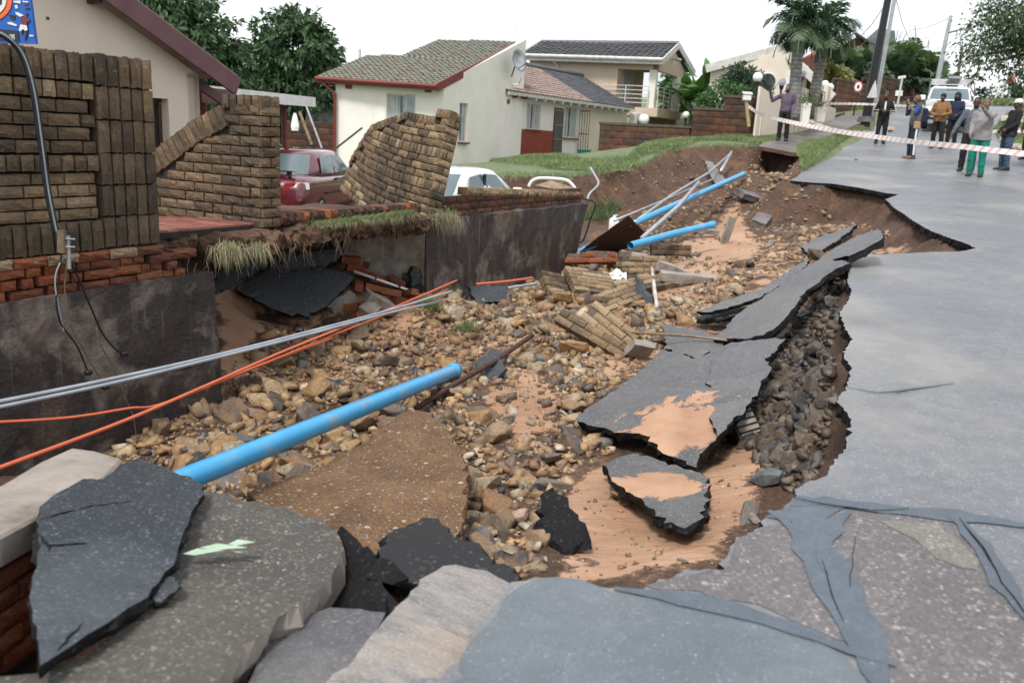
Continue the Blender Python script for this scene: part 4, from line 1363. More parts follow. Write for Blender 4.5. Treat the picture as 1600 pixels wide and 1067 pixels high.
mb = MB(); sx = sat(907); mb.prism([q(sx, zg - .4) + n * .012, q(sx, zw) + n * .012, q(Lw + .2, zw) + n * .012, q(Lw + .2, zg - .4) + n * .012], -n * .012); mb.build('wall_panel', M['cream'], t)
dr = MB(); dr.box(q((b0 + b1) / 2, zg + 1.0) + n * .012, (b1 - b0, .03, 2.0), (d, n, ZD)); dro = dr.build('door', M['darkwood'], t)
mb = MB()
for i in range(6):
    s = b0 + .05 + (b1 - b0 - .1) * i / 5
    mb.tube([q(s, zg + .05) + n * .07, q(s, zg + 1.95) + n * .07], .014, 5)
for z in (.15, .7, 1.3, 1.9): mb.span(q(b0, zg + z) + n * .07, q(b1, zg + z) + n * .07, .03, .03)
mb.build('security_gate', M['steel'], t)
# low security gate standing open
mb = MB(); gq = q(sat(903), 0); gdir = (n + d * .25).normalized()
for k in range(5): mb.tube([gq + gdir * (.05 + .11 * k) + ZD * (zg + .1), gq + gdir * (.05 + .11 * k) + ZD * (zg + 2.0)], .014, 5)
for z in (.1, 1.0, 2.0): mb.tube([gq + gdir * .05 + ZD * (zg + z), gq + gdir * .5 + ZD * (zg + z)], .02, 5)
mb.build('open_gate', M['rust'], t)
rise = 1.45; run = 3.0
Rr1, Rr2 = E1 + eb * run + ZD * rise, E2 + eb * run + ZD * rise
Rr1 = Rr1 + ed * 0.0
E0, R0 = E1 - ed * .2, Rr1 - ed * .2
tiled(t, [E0, E2, Rr2, R0], ed, R0 - E0, [M['tile_red'], M['tile_blue']], .25, .24, .03, split=sat(911, 3.2) + .25)
hid = MB(); hid.prism([R0, Rr2, Rr2 + eb * 3 - ZD * 1.4, R0 + eb * 3 - ZD * 1.4], -ZD * .08); hid.build('roof_deck', M['tile_blue'], t)
mb = MB(); mb.tube([R0 + ed * .8 + ZD * .05, Rr2 + ZD * .05], .11, 8); mb.build('ridge_cap', M['tile_blue'], t)
mb = MB(); mb.span(E0 - ZD * .07, E2 - ZD * .07, .04, .13); mb.build('fascia', M['offwhite'], t)
for k in range(15):
    p = E1 + ed * (.4 + k * .72)
    MB().span(p - ZD * .17 - eb * .03, p + eb * .5 - ZD * .10, .07, .13).build('rafter', M['offwhite'] if k > 1 else M['redfascia'], t)
mb = MB(); gv = W1 + ed * .2
mb.prism([gv + ZD * (zg - .3 - gv.z), gv + eb * 2.6 + ZD * (zg - .3 - gv.z), gv + eb * 2.6 + ZD * (zw + 1.2 - gv.z), gv + ZD * (zw - gv.z)], -ed * .2); mb.build('wall', M['cream'], t)
# air conditioner, dish, basin
p = q(sat(983), 2.75) + n * .3
ac = thing('air_conditioner', 'white air conditioner box on the terraced house wall under the eave', 'air conditioner', p)
MB().box(p, (.85, .35, .75), (d, n, ZD)).build('casing', M['white'], ac, bevel=.02)
MB().tube([p + n * .176 + d * .1, p + n * .19 + d * .1], .27, 16).build('fan_grille', M['blackplastic'], ac)
p = at(810, 95, 32.6)
sdsh = thing('satellite_dish', 'grey satellite dish mounted at the white gable corner', 'satellite dish', p)
mb = MB(); ax = Vector((.75, -.6, .25)).normalized(); o1 = ax.orthogonal().normalized(); o2 = ax.cross(o1)
rg = []
for k, (r_, dp) in enumerate(((.02, .10), (.18, .075), (.33, .02), (.42, -.05))):
    rg.append([p - ax * dp + (o1 * math.cos(a_) + o2 * math.sin(a_)) * r_ for a_ in np.linspace(0, 2 * math.pi, 20, endpoint=False)])
rg += [[v - ax * .012 for v in r_] for r_ in rg[::-1]]
mb.rings(rg); mb.build('dish', M['steel'], sdsh, smooth=True)
MB().tube([p - ax * .05 - ZD * .3, p + ax * .45 - ZD * .2], .015, 5).build('feed_arm', M['blackplastic'], sdsh)
MB().tube([p - ax * .1, p - ax * .3 - ZD * .5], .025, 6).build('bracket', M['blackplastic'], sdsh)
p = at(912, 241, 33.5)
bs = MB(); rg = [[Vector((p.x, p.y, p.z)) + Vector((math.cos(a_) * r_, math.sin(a_) * r_, z_)) for a_ in np.linspace(0, 2 * math.pi, 18, endpoint=False)] for r_, z_ in ((.2, 0), (.29, .16), (.31, .17), (.27, .155), (.17, .03))]
bs.rings(rg); tag(bs.build('basin', simple('teal_plastic', (.02, .28, .25), None, 3, .4, 0), base=p), 'teal plastic basin on the paving by the open security gate', 'basin')
# paving in front of the row house and lawn before it
sheet('paving', [at(795, 244, 32.4).xy, at(880, 246, 31).xy, at(985, 248, 30).xy, at(992, 238, 38).xy, at(930, 240, 37).xy], lambda x, y: zout(x, y) + .03, M['pave'], .06, .6)
# ---- two-storey house
FR, FL, BR_, AP, RL_ = at(1036, 93, 43.0), at(812, 86, 44.4), at(1086, 112, 49.0), at(1061, 70, 46.0), at(847, 68, 47.5)
a_ = (FL - FR); a_.z = 0; fl_ = a_.length; a_.normalize()
b_ = (BR_ - FR); b_.z = 0; dp = b_.length; b_.normalize()
zt = FR.z - .18
t = thing('house', 'tan two-storey house with charcoal roof and railed corner balcony', 'house', (FR.x, FR.y, 1.0))
c_ = FR + a_ * .35 + b_ * .45; c_.z = 0
ww_ = fl_ - .7
zf1 = at(1000, 168, 43.4).z
bw = 1.95      # balcony depth along the front
o, q, d, n, Ln = wallp(t, 'wall', c_ + a_ * bw, c_ + a_ * ww_, .6, zt, M['tan_pl'], [(6.0, 6.9, 4.4, 4.75)], .25)
window(t, q, d, n, (6.0, 6.9, 4.4, 4.75), M['blackplastic'], 2, curtain=False)
# balcony recess: return wall with barred doors, slab, columns, beam, gable
rw0 = c_ + a_ * bw; rw1 = rw0 + b_ * (dp - 1.0)
# inner wall set back one metre and a half
iw0 = c_ + a_ * bw + b_ * .25; iw1 = c_ + a_ * bw + b_ * 4.4
o, q2, d2, n2, L2 = wallp(t, 'wall', iw0, iw1, zf1, zt, M['tan_pl'], [(.5, 2.6, zf1 + .05, zf1 + 2.25)], .2)
window(t, q2, d2, n2, (.5, 2.6, zf1 + .05, zf1 + 2.25), M['white'], 4, 0, True, burglar=9)
iw2 = c_ + b_ * 4.4
sl = MB(); sl.prism([c_ - b_ * .25 + ZD * zf1, c_ + a_ * (bw + 0.0) - b_ * .25 + ZD * zf1, c_ + a_ * bw + b_ * 4.4 + ZD * zf1, c_ - a_ * .25 + b_ * 4.4 + ZD * zf1, c_ - a_ * .25 - b_ * .25 + ZD * zf1], -ZD * .42); sl.build('balcony_slab', M['tan_pl'], t)
for p in (c_ + a_ * .2 + b_ * .15, c_ + a_ * .1 + b_ * 4.2):
    MB().box(p + ZD * (zf1 + (zt - .3 - zf1) / 2), (.34, .34, zt - .3 - zf1), (a_, b_, ZD)).build('column', M['white_pl'], t)
for p in (c_ + a_ * .75 + b_ * .3, c_ + a_ * .3 + b_ * 4.0):
    MB().box(p + ZD * (zf1 - .42 - 1.2), (.32, .32, 2.4), (a_, b_, ZD)).build('column', M['tan_pl'], t)
bm_ = MB(); bm_.box(c_ + a_ * (bw / 2) + b_ * .15 + ZD * (zt - .15), (bw, .26, .3), (a_, b_, ZD)); bm_.build('beam', M['tan_pl'], t)
mb = MB(); g0 = c_ + b_ * .02 + ZD * (zt - .3)
mb.prism([g0, g0 + b_ * (dp - 1.0), g0 + b_ * (dp - 1.0) + ZD * .32, Vector((g0.x, g0.y, 0)) + b_ * (dp / 2 - .5) + ZD * (AP.z - .3), g0 + ZD * .32], a_ * .22); mb.build('gable', M['tan_pl'], t)
def rail(p0, p1, zb):
    m_ = MB(); L_ = (p1 - p0).length; dd = (p1 - p0).normalized()
    for k in range(5): m_.tube([p0 + ZD * (zb + .22 + k * .2), p1 + ZD * (zb + .22 + k * .2)], .022, 6)
    kk = max(2, int(L_ / .9))
    for k in range(kk + 1): m_.tube([p0 + dd * (L_ * k / kk) + ZD * zb, p0 + dd * (L_ * k / kk) + ZD * (zb + 1.04)], .025, 6)
    return m_
rail(c_ + a_ * (bw + .6) - b_ * .2, c_ + a_ * .3 - b_ * .2, zf1).build('railing', M['offwhite'], t)
rail(c_ - a_ * .15 - b_ * .1, c_ - a_ * .15 + b_ * 4.2, zf1).build('railing', M['offwhite'], t)
lo = MB(); lo.box(c_ + a_ * (bw / 2) + b_ * 4.5 + ZD * (zf1 / 2 + .2), (bw, .2, zf1), (a_, b_, ZD)); lo.build('wall', M['tan_pl'], t)
tiled(t, [FL, FR, AP, RL_], FR - FL, AP - FR, M['tile_dark'], .36, .34)
hid = MB(); hid.prism([AP, RL_, RL_ + b_ * 3 - ZD * 1.2, BR_], -ZD * .06); hid.build('roof_deck', M['tile_dark'], t)
hid = MB(); hid.prism([FL, RL_, RL_ + b_ * 3 - ZD * 1.2], -ZD * .06); hid.build('roof_deck', M['tile_dark'], t)
mb = MB(); mb.tube([AP + ZD * .05, RL_ + ZD * .05], .12, 8); mb.build('ridge_cap', M['tile_dark'], t)
mb = MB(); mb.span(FL - ZD * .12, FR - ZD * .12, .06, .26); mb.build('fascia', M['offwhite'], t)
mb = MB(); mb.tube([FL - ZD * .02 - b_ * .1, FR - ZD * .02 - b_ * .1], .09, 8); mb.build('gutter', M['offwhite'], t)
MB().span(FR - ZD * .1, AP - ZD * .05, .06, .3).build('barge_board', M['offwhite'], t); MB().span(AP - ZD * .05, BR_ - ZD * .1, .06, .3).build('barge_board', M['offwhite'], t)
mb = MB(); mb.tube([FL.lerp(FR, .24) - ZD * .2 - b_ * .05, FL.lerp(FR, .255) - ZD * .45 + b_ * .3, FL.lerp(FR, .255) - ZD * 2.2 + b_ * .35], .045, 6); mb.build('downpipe', M['offwhite'], t)
sp_ = g0 + b_ * 2.4 + ZD * .75 - a_ * .02
mb = MB(); mb.tube([sp_, sp_ - a_ * .25], .03, 6); mb.tube([sp_ - a_ * .25 - b_ * .12, sp_ - a_ * .4 + b_ * .15], .08, 8); mb.build('floodlight', M['steel'], t)
# ---- cream house right of it, gable to the street
ap, le, re = at(1222, 71, 41.0), at(1103, 103, 41.0), at(1302, 148, 39.0)
t = thing('house', 'cream gabled house with round window behind the two tall palms', 'house', (ap.x, ap.y, 2.0))
wl, wr = at(1112, 104, 41.2), at(1262, 115, 40.6)
o, q, d, n, Ln = wallp(t, 'wall', (wl.x, wl.y, 0), (wr.x, wr.y, 0), 1.5, 5, M['cream'], (), .25, poly=[(0, 1.5), ((wr - wl).length, 1.5), ((wr - wl).length, wr.z + .3), (((ap - wl).length) * .93, ap.z - .3), (0, wl.z - .1)])
def sx_(px, z): 
    ss = np.linspace(0, Ln, 200); pp = np.array([tuple(q(s, z)) for s in ss])
    return float(ss[np.argmin(np.abs(topix(pp)[:, 0] - px))])
zc = at(1199, 128, 40.9).z; sc_ = sx_(1199, zc)
mb = MB(); mb.tube([q(sc_, zc) + n * .01, q(sc_, zc) + n * .05], .42, 20); rw_ = mb.build('window', M['white'], t)
mb = MB(); mb.tube([q(sc_, zc) + n * .04, q(sc_, zc) + n * .06], .36, 20); mb.build('pane', M['glass'], rw_)
s0, s1 = sx_(1223, 4), sx_(1243, 4); za, zb = at(1230, 142, 40.7).z, at(1230, 112, 40.7).z
mb = MB(); mb.box(q((s0 + s1) / 2, (za + zb) / 2) + n * .02, (s1 - s0, .06, zb - za), (d, n, ZD)); gd_ = mb.build('shutter_door', M['white'], t)
bdir = (UD * .96 + VD * .28).normalized()
mb = MB(); mb.prism([wr + ZD * (1.5 - wr.z), wr + bdir * 6 + ZD * (1.5 - wr.z), wr + bdir * 6 + ZD * (.0), wr], VD * .2); mb.build('wall', M['cream'], t)
bk2 = bdir * 7
mb = MB(); mb.prism([ap, le, le + bk2, ap + bk2], -ZD * .1); mb.prism([ap, re, re + bk2, ap + bk2], -ZD * .1); mb.build('roof_deck', M['tile_red'], t)
MB().span(ap - ZD * .14 + n * .05, le - ZD * .14 + n * .05, .08, .36).build('barge_board', M['offwhite'], t); MB().span(ap - ZD * .14 + n * .05, re - ZD * .14 + n * .05, .08, .36).build('barge_board', M['offwhite'], t)
# ---- brick house up the hill
p = at(1330, 70, 62)
t = thing('house', 'red-brick house with dark roof half hidden by palms up the hill', 'house', (p.x, p.y, 4))
A, B_, Cg = at(1303, 76, 60), at(1336, 57, 60), at(1368, 76, 60)
mb = MB(); mb.prism([A, B_, Cg, Cg - ZD * 4, A - ZD * 4], Vector((.3, 8, 0))); mb.build('gable', M['brick_red'], t)
A2, B2, C2 = at(1405, 100, 62), at(1436, 78, 62), at(1468, 108, 62)
mb = MB(); mb.prism([A2, B2, C2, C2 - ZD * 4, A2 - ZD * 4], Vector((.3, 8, 0))); mb.build('gable', M['brick_red'], t)
for pts in ([at(1300, 74, 59.6), at(1337, 54, 59.6), at(1337, 54, 59.6) + Vector((3, 8, 0)), at(1300, 74, 59.6) + Vector((3, 8, 0))], [at(1337, 54, 59.6), at(1371, 76, 59.6), at(1371, 76, 59.6) + Vector((3, 8, 0)), at(1337, 54, 59.6) + Vector((3, 8, 0))], [at(1345, 72, 60), at(1372, 48, 64), at(1398, 52, 64), at(1400, 90, 61.6)], [at(1437, 75, 61.6), at(1473, 110, 61.6), at(1473, 110, 61.6) + Vector((3, 8, 0)), at(1437, 75, 61.6) + Vector((3, 8, 0))]):
    MB().prism(pts, ZD * .15).build('roof', M['tile_dark'], t)
MB().span(at(1300, 77, 59.5), at(1337, 56, 59.5), .1, .25).build('barge_board', M['offwhite'], t)
MB().span(at(1436, 77, 61.4), at(1470, 111, 61.4), .1, .25).build('barge_board', M['offwhite'], t)
# ---- boundary walls
def blockwall(name, label, p0, p1, z0, ztops, m, thick=.2, coping=True, bw_=.5, bh=.24, cat='wall', capm=None):
    """wall of large blocks in running courses from p0 to p1; ztops: (fraction, top) steps"""
    p0, p1 = Vector(p0), Vector(p1); d = p1 - p0; d.z = 0; L_ = d.length; d.normalize(); n = Vector((d.y, -d.x, 0))
    if n.dot(-p0) < 0: n = -n
    t_ = thing(name, label, cat, (p0.x, p0.y, z0))
    mo = MB(); cp = MB()
    fr = [0] + [f for f, _ in ztops]
    for i, (f, zt_) in enumerate(ztops):
        s0, s1 = fr[i] * L_, f * L_
        q = Vector((p0.x, p0.y, 0)) + d * ((s0 + s1) / 2) - n * (thick / 2 + .01)
        mo.box(q + ZD * ((z0 + zt_) / 2), (s1 - s0, thick, zt_ - z0), (d, n, ZD))
        if coping: cp.box(q + ZD * (zt_ + .045), (s1 - s0 + .06, thick + .1, .09), (d, n, ZD))
        r = 0; z = zt_ - bh
        while z > z0:
            s = s0 - (bw_ / 2 if r % 2 else 0)
            while s < s1 - .02:
                a, b = max(s, s0), min(s + bw_, s1)
                if b - a > .06:
                    brick(t_, m, Vector((p0.x, p0.y, 0)) + d * ((a + b) / 2) + ZD * (z + bh / 2) - n * .03, d, n, (b - a - .015, .1, bh - .015), name='block', jit=.002, rj=.001)
                s += bw_
            z -= bh; r += 1
    mo.build('mortar', M['mortar'], t_)
    if coping: cp.build('coping', capm or M['mortar_light'], t_)
    return t_
w0, w1 = at(934, 240, 33), at(1078, 215, 31.5)
blockwall('boundary_wall', 'long brown block wall under the two-storey house balcony', (w0.x, w0.y, 0), (w1.x, w1.y, 0), .7, [(1., at(1000, 197, 32).z)], 'dark')
w0, w1 = at(1079, 220, 31.3), at(1172, 205, 31.0)
blockwall('boundary_wall', 'stepped brown block wall rising towards the cream gate', (w0.x, w0.y, 0), (w1.x, w1.y, 0), 1.0, [(.52, at(1100, 172, 31.2).z), (1., at(1150, 153, 31).z)], 'dark')
w0, w1 = at(1172, 205, 31.4), at(1187, 205, 30.6)
blockwall('boundary_wall', 'dark narrow block pier wall beside the cream gate', (w0.x, w0.y, 0), (w1.x, w1.y, 0), 1.0, [(1., at(1180, 135, 31).z)], 'dark', coping=False)
w0, w1 = at(1303, 168, 45), at(1445, 160, 56)
blockwall('boundary_wall', 'red-brown brick boundary wall below the palm thicket', (w0.x, w0.y, 0), (w1.x, w1.y, 0), 2.5, [(.28, at(1320, 128, 46).z), (1., at(1400, 130, 53).z)], 'dark', bw_=.6, bh=.3)
w0, w1 = at(1298, 160, 47), at(1304, 168, 45)
w0, w1 = at(440, 222, 34), at(528, 222, 33)
blockwall('boundary_wall', 'low brown yard wall below the grey corrugated shed', (w0.x, w0.y, 0), (w1.x, w1.y, 0), .6, [(1., at(500, 190, 33).z)], 'dark', coping=False)
# cream sliding gate and wall
g0_, g1_ = at(1182, 192, 29.8), at(1248, 190, 32.5)
t = thing('driveway_gate', 'cream panel gate behind the man in the purple shirt', 'gate', g0_)
gz0 = 1.75
o, q, d, n, Ln = wallp(t, 'gate_panel', (g0_.x, g0_.y, 0), (g1_.x, g1_.y, 0), gz0, 3.2, M['cream'], (), .08, poly=[(0, gz0), ((g1_ - g0_).xy.length, gz0 + .1), ((g1_ - g0_).xy.length, 3.12), (0, at(1182, 135, 29.8).z)])
for k in range(3):
    s = .3 + k * (Ln - .6) / 2
    MB().box(q(s, 2.35) + n * .015, (.04, .03, 1.0), (d, n, ZD)).build('batten', M['cream'], t)
g2_ = at(1262, 186, 33.2); g3_ = at(1306, 172, 40)
t = thing('garden_wall', 'cream plastered wall with iron bars beside the palm trunks', 'wall', g2_)
o, q, d, n, Ln = wallp(t, 'wall_panel', (g1_.x + .1, g1_.y + .1, 0), (g3_.x, g3_.y, 0), 1.8, 2.9, M['cream'], (), .2, poly=[(0, 1.8), (8.4, 2.2), (8.4, 3.7), (6.2, 3.7), (6.2, 4.5), (5.4, 4.5), (5.4, 3.5), (1.2, 3.4), (1.2, 4.0), (.0, 4.0)])
mb = MB()
for k in range(9): mb.tube([q(1.4 + k * .42, 3.4) - n * .1, q(1.4 + k * .42, 4.2) - n * .1], .018, 5)
mb.tube([q(1.2, 4.2) - n * .1, q(5.4, 4.2) - n * .1], .02, 5); mb.build('iron_bars', M['rust'], t)
# ---- nearest cream house behind the brick wall
VH = 9.45
def onv(px, py, v):
    r = ray(px, py)
    return EYEV + r * (v / (r.x * -C_ + r.y * S_))
Q0 = onv(313, 192, VH)
t = thing('house', 'cream house with maroon barge board behind the mossy brick walls', 'house', (Q0.x, Q0.y, -.3))
pe = Vector((Q0.x, Q0.y, 0))
brl, bru = onv(371, 136, VH - .25), onv(176, -8, VH - .25)
bsl = bru - brl
def wtop(s):
    p = pe - UD * s
    k = (p - Vector((brl.x, brl.y, 0))).dot(UD) / Vector((bsl.x, bsl.y, 0)).dot(UD)
    return brl.z + bsl.z * k - .10
Lw_ = 5.5
hw = []
for px in (236, 263):
    g = onv(px, 160, VH); hw.append((pe - Vector((g.x, g.y, 0))).dot(UD))
zwh = onv(250, 154, VH).z
hole = (hw[1], hw[0] + .35, -.1, zwh)
o, q, d, n, Ln = wallp(t, 'wall', pe, pe - UD * Lw_, -.8, 3, M['cream'], [hole], .25, poly=[(0, -.8), (Lw_, -.8), (Lw_, wtop(Lw_)), (0, wtop(0))])
window(t, q, d, n, hole, M['darkwood'], 2, curtain=False, recess=.16)
bh_ = onv(74, 29, VH); sbh = (pe - Vector((bh_.x, bh_.y, 0))).dot(UD)
MB().box(q(sbh, bh_.z) + n * .005, (.03, .02, .03), (d, n, ZD)).build('bolt_hole', M['darkwood'], t)
roof0, roof1 = brl, brl + bsl * 1.8
mb = MB(); mb.span(roof0, roof1, .05, .24); mb.build('barge_board', M['maroon'], t)
mb = MB(); mb.prism([roof0 + ZD * .1, roof1 + ZD * .1, roof1 + VD * 7 + ZD * .1, roof0 + VD * 7 + ZD * .1], ZD * .06); mb.build('roof_deck', M['tile_red'], t)
mb = MB(); mb.prism([pe - ZD * .8, pe + VD * 6 - ZD * .8, pe + VD * 6 + ZD * wtop(0), pe + ZD * wtop(0)], -UD * .2); mb.build('wall', M['cream'], t)
sl_ = bsl.normalized()
for k in range(3):
    p = pe + VD * (.15 + k * .55) + ZD * (wtop(0) - .05)
    MB().span(p, p - sl_ * .6, .06, .12).build('rafter', M['maroon'], t)
for s_ in (1.62, 3.2):
    p = q(s_, wtop(s_) - .04)
    MB().span(p + n * .2, p - n * .1, .06, .09).build('purlin', M['darkwood'], t)
mb = MB(); mb.span(onv(313, 148, VH + .6), onv(362, 153, VH + .6), .06, .22); mb.build('verandah_beam', M['maroon'], t)
# ---- carport
t = thing('carport', 'white carport roof on a maroon post behind the maroon sedan', 'carport', at(443, 240, 17))
c0, c1 = at(322, 144, 13.5), at(491, 160, 18.5)
mb = MB(); mb.span(c0, c1, .06, .2); mb.build('fascia', M['white'], t)
mb = MB(); mb.prism([c0 - ZD * .05, c1 - ZD * .05, c1 + VD * 4 - ZD * .1, c0 + VD * 4 - ZD * .1], ZD * .06); mb.build('carport_roof', M['offwhite'], t)
p = at(444, 165, 18.2); mb = MB(); mb.tube([p, Vector((p.x, p.y, -.3))], .055, 8); mb.build('post', M['redfascia'], t)
p = at(318, 160, 14.5); mb = MB(); mb.tube([p, Vector((p.x, p.y, -.3))], .055, 8); mb.build('post', M['redfascia'], t)
# ---- corrugated shed
s0_, s1_ = at(478, 195, 36), at(512, 192, 36.5)
t = thing('shed', 'grey corrugated metal shed between the mango tree and white house', 'shed', s0_)
mb = MB(); dd = (s1_ - s0_).normalized(); nn_ = Vector((dd.y, -dd.x, 0)); rg = []
Ls = (s1_ - s0_).length + .3
for i in range(60):
    o_ = .03 * math.sin(i * 1.5)
    pz = s0_ + dd * (Ls * i / 59) + nn_ * o_
    rg.append([Vector((pz.x, pz.y, .8)), Vector((pz.x, pz.y, at(480, 134, 36).z - .2 * i / 59))])
mb.rings(rg, caps=False, closed=False); mb.build('corrugated_wall', M['steel'], t, fix=False)
mb = MB(); zt_ = at(480, 132, 36).z; mb.prism([s0_ + ZD * (zt_ - s0_.z) - dd * .2 - nn_ * .2, s0_ + dd * (Ls + .7) + ZD * (zt_ - .25 - s0_.z) + nn_ * .3, s0_ + dd * (Ls + .7) + ZD * (zt_ - .1 - s0_.z) - nn_ * 4, s0_ + ZD * (zt_ + .1 - s0_.z) - dd * .2 - nn_ * 4], ZD * .05); mb.build('roof', M['offwhite'], t)
mb = MB(); mb.box(s0_ + dd * (Ls + .3) + ZD * 1.2 - nn_ * .1, (.5, .05, 2.2), (dd, nn_, ZD)); mb.build('doorway', M['darkroom'], t)
# washing-line poles
for k, (a, b, lab) in enumerate([((468, 175, 27), (487, 226, 27), 'short wooden washing-line prop leaning behind the maroon sedan'), ((478, 165, 26), (503, 232, 25.5), 'long thin metal washing-line prop next to wooden one')]):
    mb = MB(); mb.tube([at(*a), at(*b)], .05 if k == 0 else .03, 6)
    tag(mb.build('line_prop', M['wood'] if k == 0 else M['steel'], base=at(*b)), lab, 'pole')
p = at(461, 190, 26.5)
mb = MB(); rg = [[p + Vector((.12 * math.cos(a_) * r_, .05 * math.sin(a_) * r_, z_)) for a_ in np.linspace(0, 6.28, 10, endpoint=False)] for r_, z_ in ((.3, .25), (.7, .1), (1.1, -.15), (.9, -.28))]
mb.rings(rg); tag(mb.build('hanging_cloth', M['white'], base=p), 'white cloth hanging from the line below the carport', 'cloth')
# ---- poster board
bo = at(0, 20, 6.9); bq = at(55, 68, 6.75)
t = thing('poster_board', 'blue poster board with orange ring and footballer above the mossy wall', 'poster', at(20, 68, 6.8))
pd_ = (at(55, 60, 6.8) - at(0, 60, 6.95)).normalized(); pn_ = Vector((pd_.y, -pd_.x, 0)).normalized()
if pn_.dot(-bo) < 0: pn_ = -pn_
pc_ = at(0, 60, 6.95)
def pb(px, py, off=0.):
    r = ray(px, py); nn = pn_
    return EYEV + r * ((pc_ - EYEV).dot(nn) / r.dot(nn)) + nn * off
def flat(m, pts, off, name): 
    MB().prism([pb(a, b, off) for a, b in pts], -pn_ * .003).build(name, m, t)
cm = lambda nme, c: simple(nme, c, tuple(x * .9 for x in c), 4, .45, 0)
m_b, m_o, m_w, m_k, m_r = cm('poster_blue', (.01, .10, .42)), cm('poster_orange', (.75, .13, .04)), cm('poster_white', (.7, .7, .68)), cm('poster_black', (.02, .022, .03)), cm('poster_maroon', (.16, .03, .03))
m_s = cm('poster_skin', (.07, .035, .022))
MB().prism([pb(-75, -60), pb(45, -40), pb(47, 0), pb(56, 69), pb(-75, 66)], -pn_ * .02).build('board', m_b, t)
cxy = (-19, 1)
flat(m_o, [(cxy[0] + 39 * math.cos(a_), cxy[1] + 35 * math.sin(a_)) for a_ in np.linspace(0, 6.28, 40, endpoint=False)], .006, 'ring')
flat(m_w, [(cxy[0] + 31 * math.cos(a_), cxy[1] + 27 * math.sin(a_)) for a_ in np.linspace(0, 6.28, 40, endpoint=False)], .012, 'ring_centre')
flat(m_k, [(-30, -20), (6, -20), (5, 8), (-30, 10)], .016, 'ring_symbol')
flat(m_w, [(22, 2), (33, 1.5), (33, 6.5), (22, 4.5)], .006, 'print_mark'); flat(m_w, [(36, 2), (45, 3), (45, 5), (36.5, 4)], .006, 'print_mark')
flat(m_r, [(38, 6), (45, 6.5), (44, 9), (38, 8)], .006, 'print_mark'); flat(m_w, [(24, 8.5), (28, 9), (29, 14), (25, 14)], .006, 'print_mark')
flat(m_k, [(40, 12.5), (46.5, 13), (46.5, 16), (40, 15.5)], .006, 'print_mark'); flat(m_w, [(25, 19), (33, 22), (38, 25), (32, 27), (26, 23)], .006, 'print_mark')
flat(m_w, [(12, 36), (18, 35), (28, 40), (26, 41.5), (14, 38.5)], .006, 'print_mark'); flat(m_w, [(46.5, 55), (53, 55.5), (53, 58), (47.5, 57.5)], .006, 'print_mark')
flat(m_k, [(15, 23), (24, 25), (24, 32), (17, 30)], .006, 'print_mark'); flat(m_k, [(-30, 43), (29, 49), (31, 65), (-30, 62)], .006, 'print_band')
flat(m_s, [(41.5, 20.5), (44, 20.5), (44.5, 24.5), (42.5, 26), (41, 24)], .010, 'player_head'); flat(m_r, [(36, 27), (41, 26), (46, 29), (48, 34), (46, 36), (44.5, 33), (43.5, 40), (35, 39), (35, 32), (32, 31)], .010, 'player_shirt')
flat(m_w, [(34, 39), (43.5, 40.5), (45, 48), (41, 49), (38, 46), (34, 50), (31.5, 48)], .012, 'player_shorts'); flat(m_s, [(41, 49), (44, 49), (43, 56), (41.5, 63), (39.5, 64), (40, 56)], .010, 'player_leg'); flat(m_s, [(33, 50), (37, 49), (37, 53), (34, 54)], .010, 'player_leg')
fc = bpy.data.curves.new('print_text', 'FONT'); fc.body = '08'; fc.size = .06; fc.extrude = .001; fc.materials.append(m_w)
f0_ = bpy.data.objects.new('print_text', fc); COL.objects.link(f0_)
me_ = bpy.data.meshes.new_from_object(f0_.evaluated_get(bpy.context.evaluated_depsgraph_get())); bpy.data.objects.remove(f0_)
fo = link('print_text', me_, t)
pp = pb(17, 63, .009) - ABS[t.name]; upv = (pb(20, 50) - pb(20, 62)).normalized(); xr = pd_; zr = xr.cross(upv).normalized(); upv = zr.cross(xr)
fo.matrix_local = Matrix.Translation(pp) @ Matrix((xr, upv, zr)).transposed().to_4x4()
MB().tube([pb(-40, 60, -.06), pb(-40, 200, -.06) - ZD * .8], .04, 8).build('post', M['steel'], t)
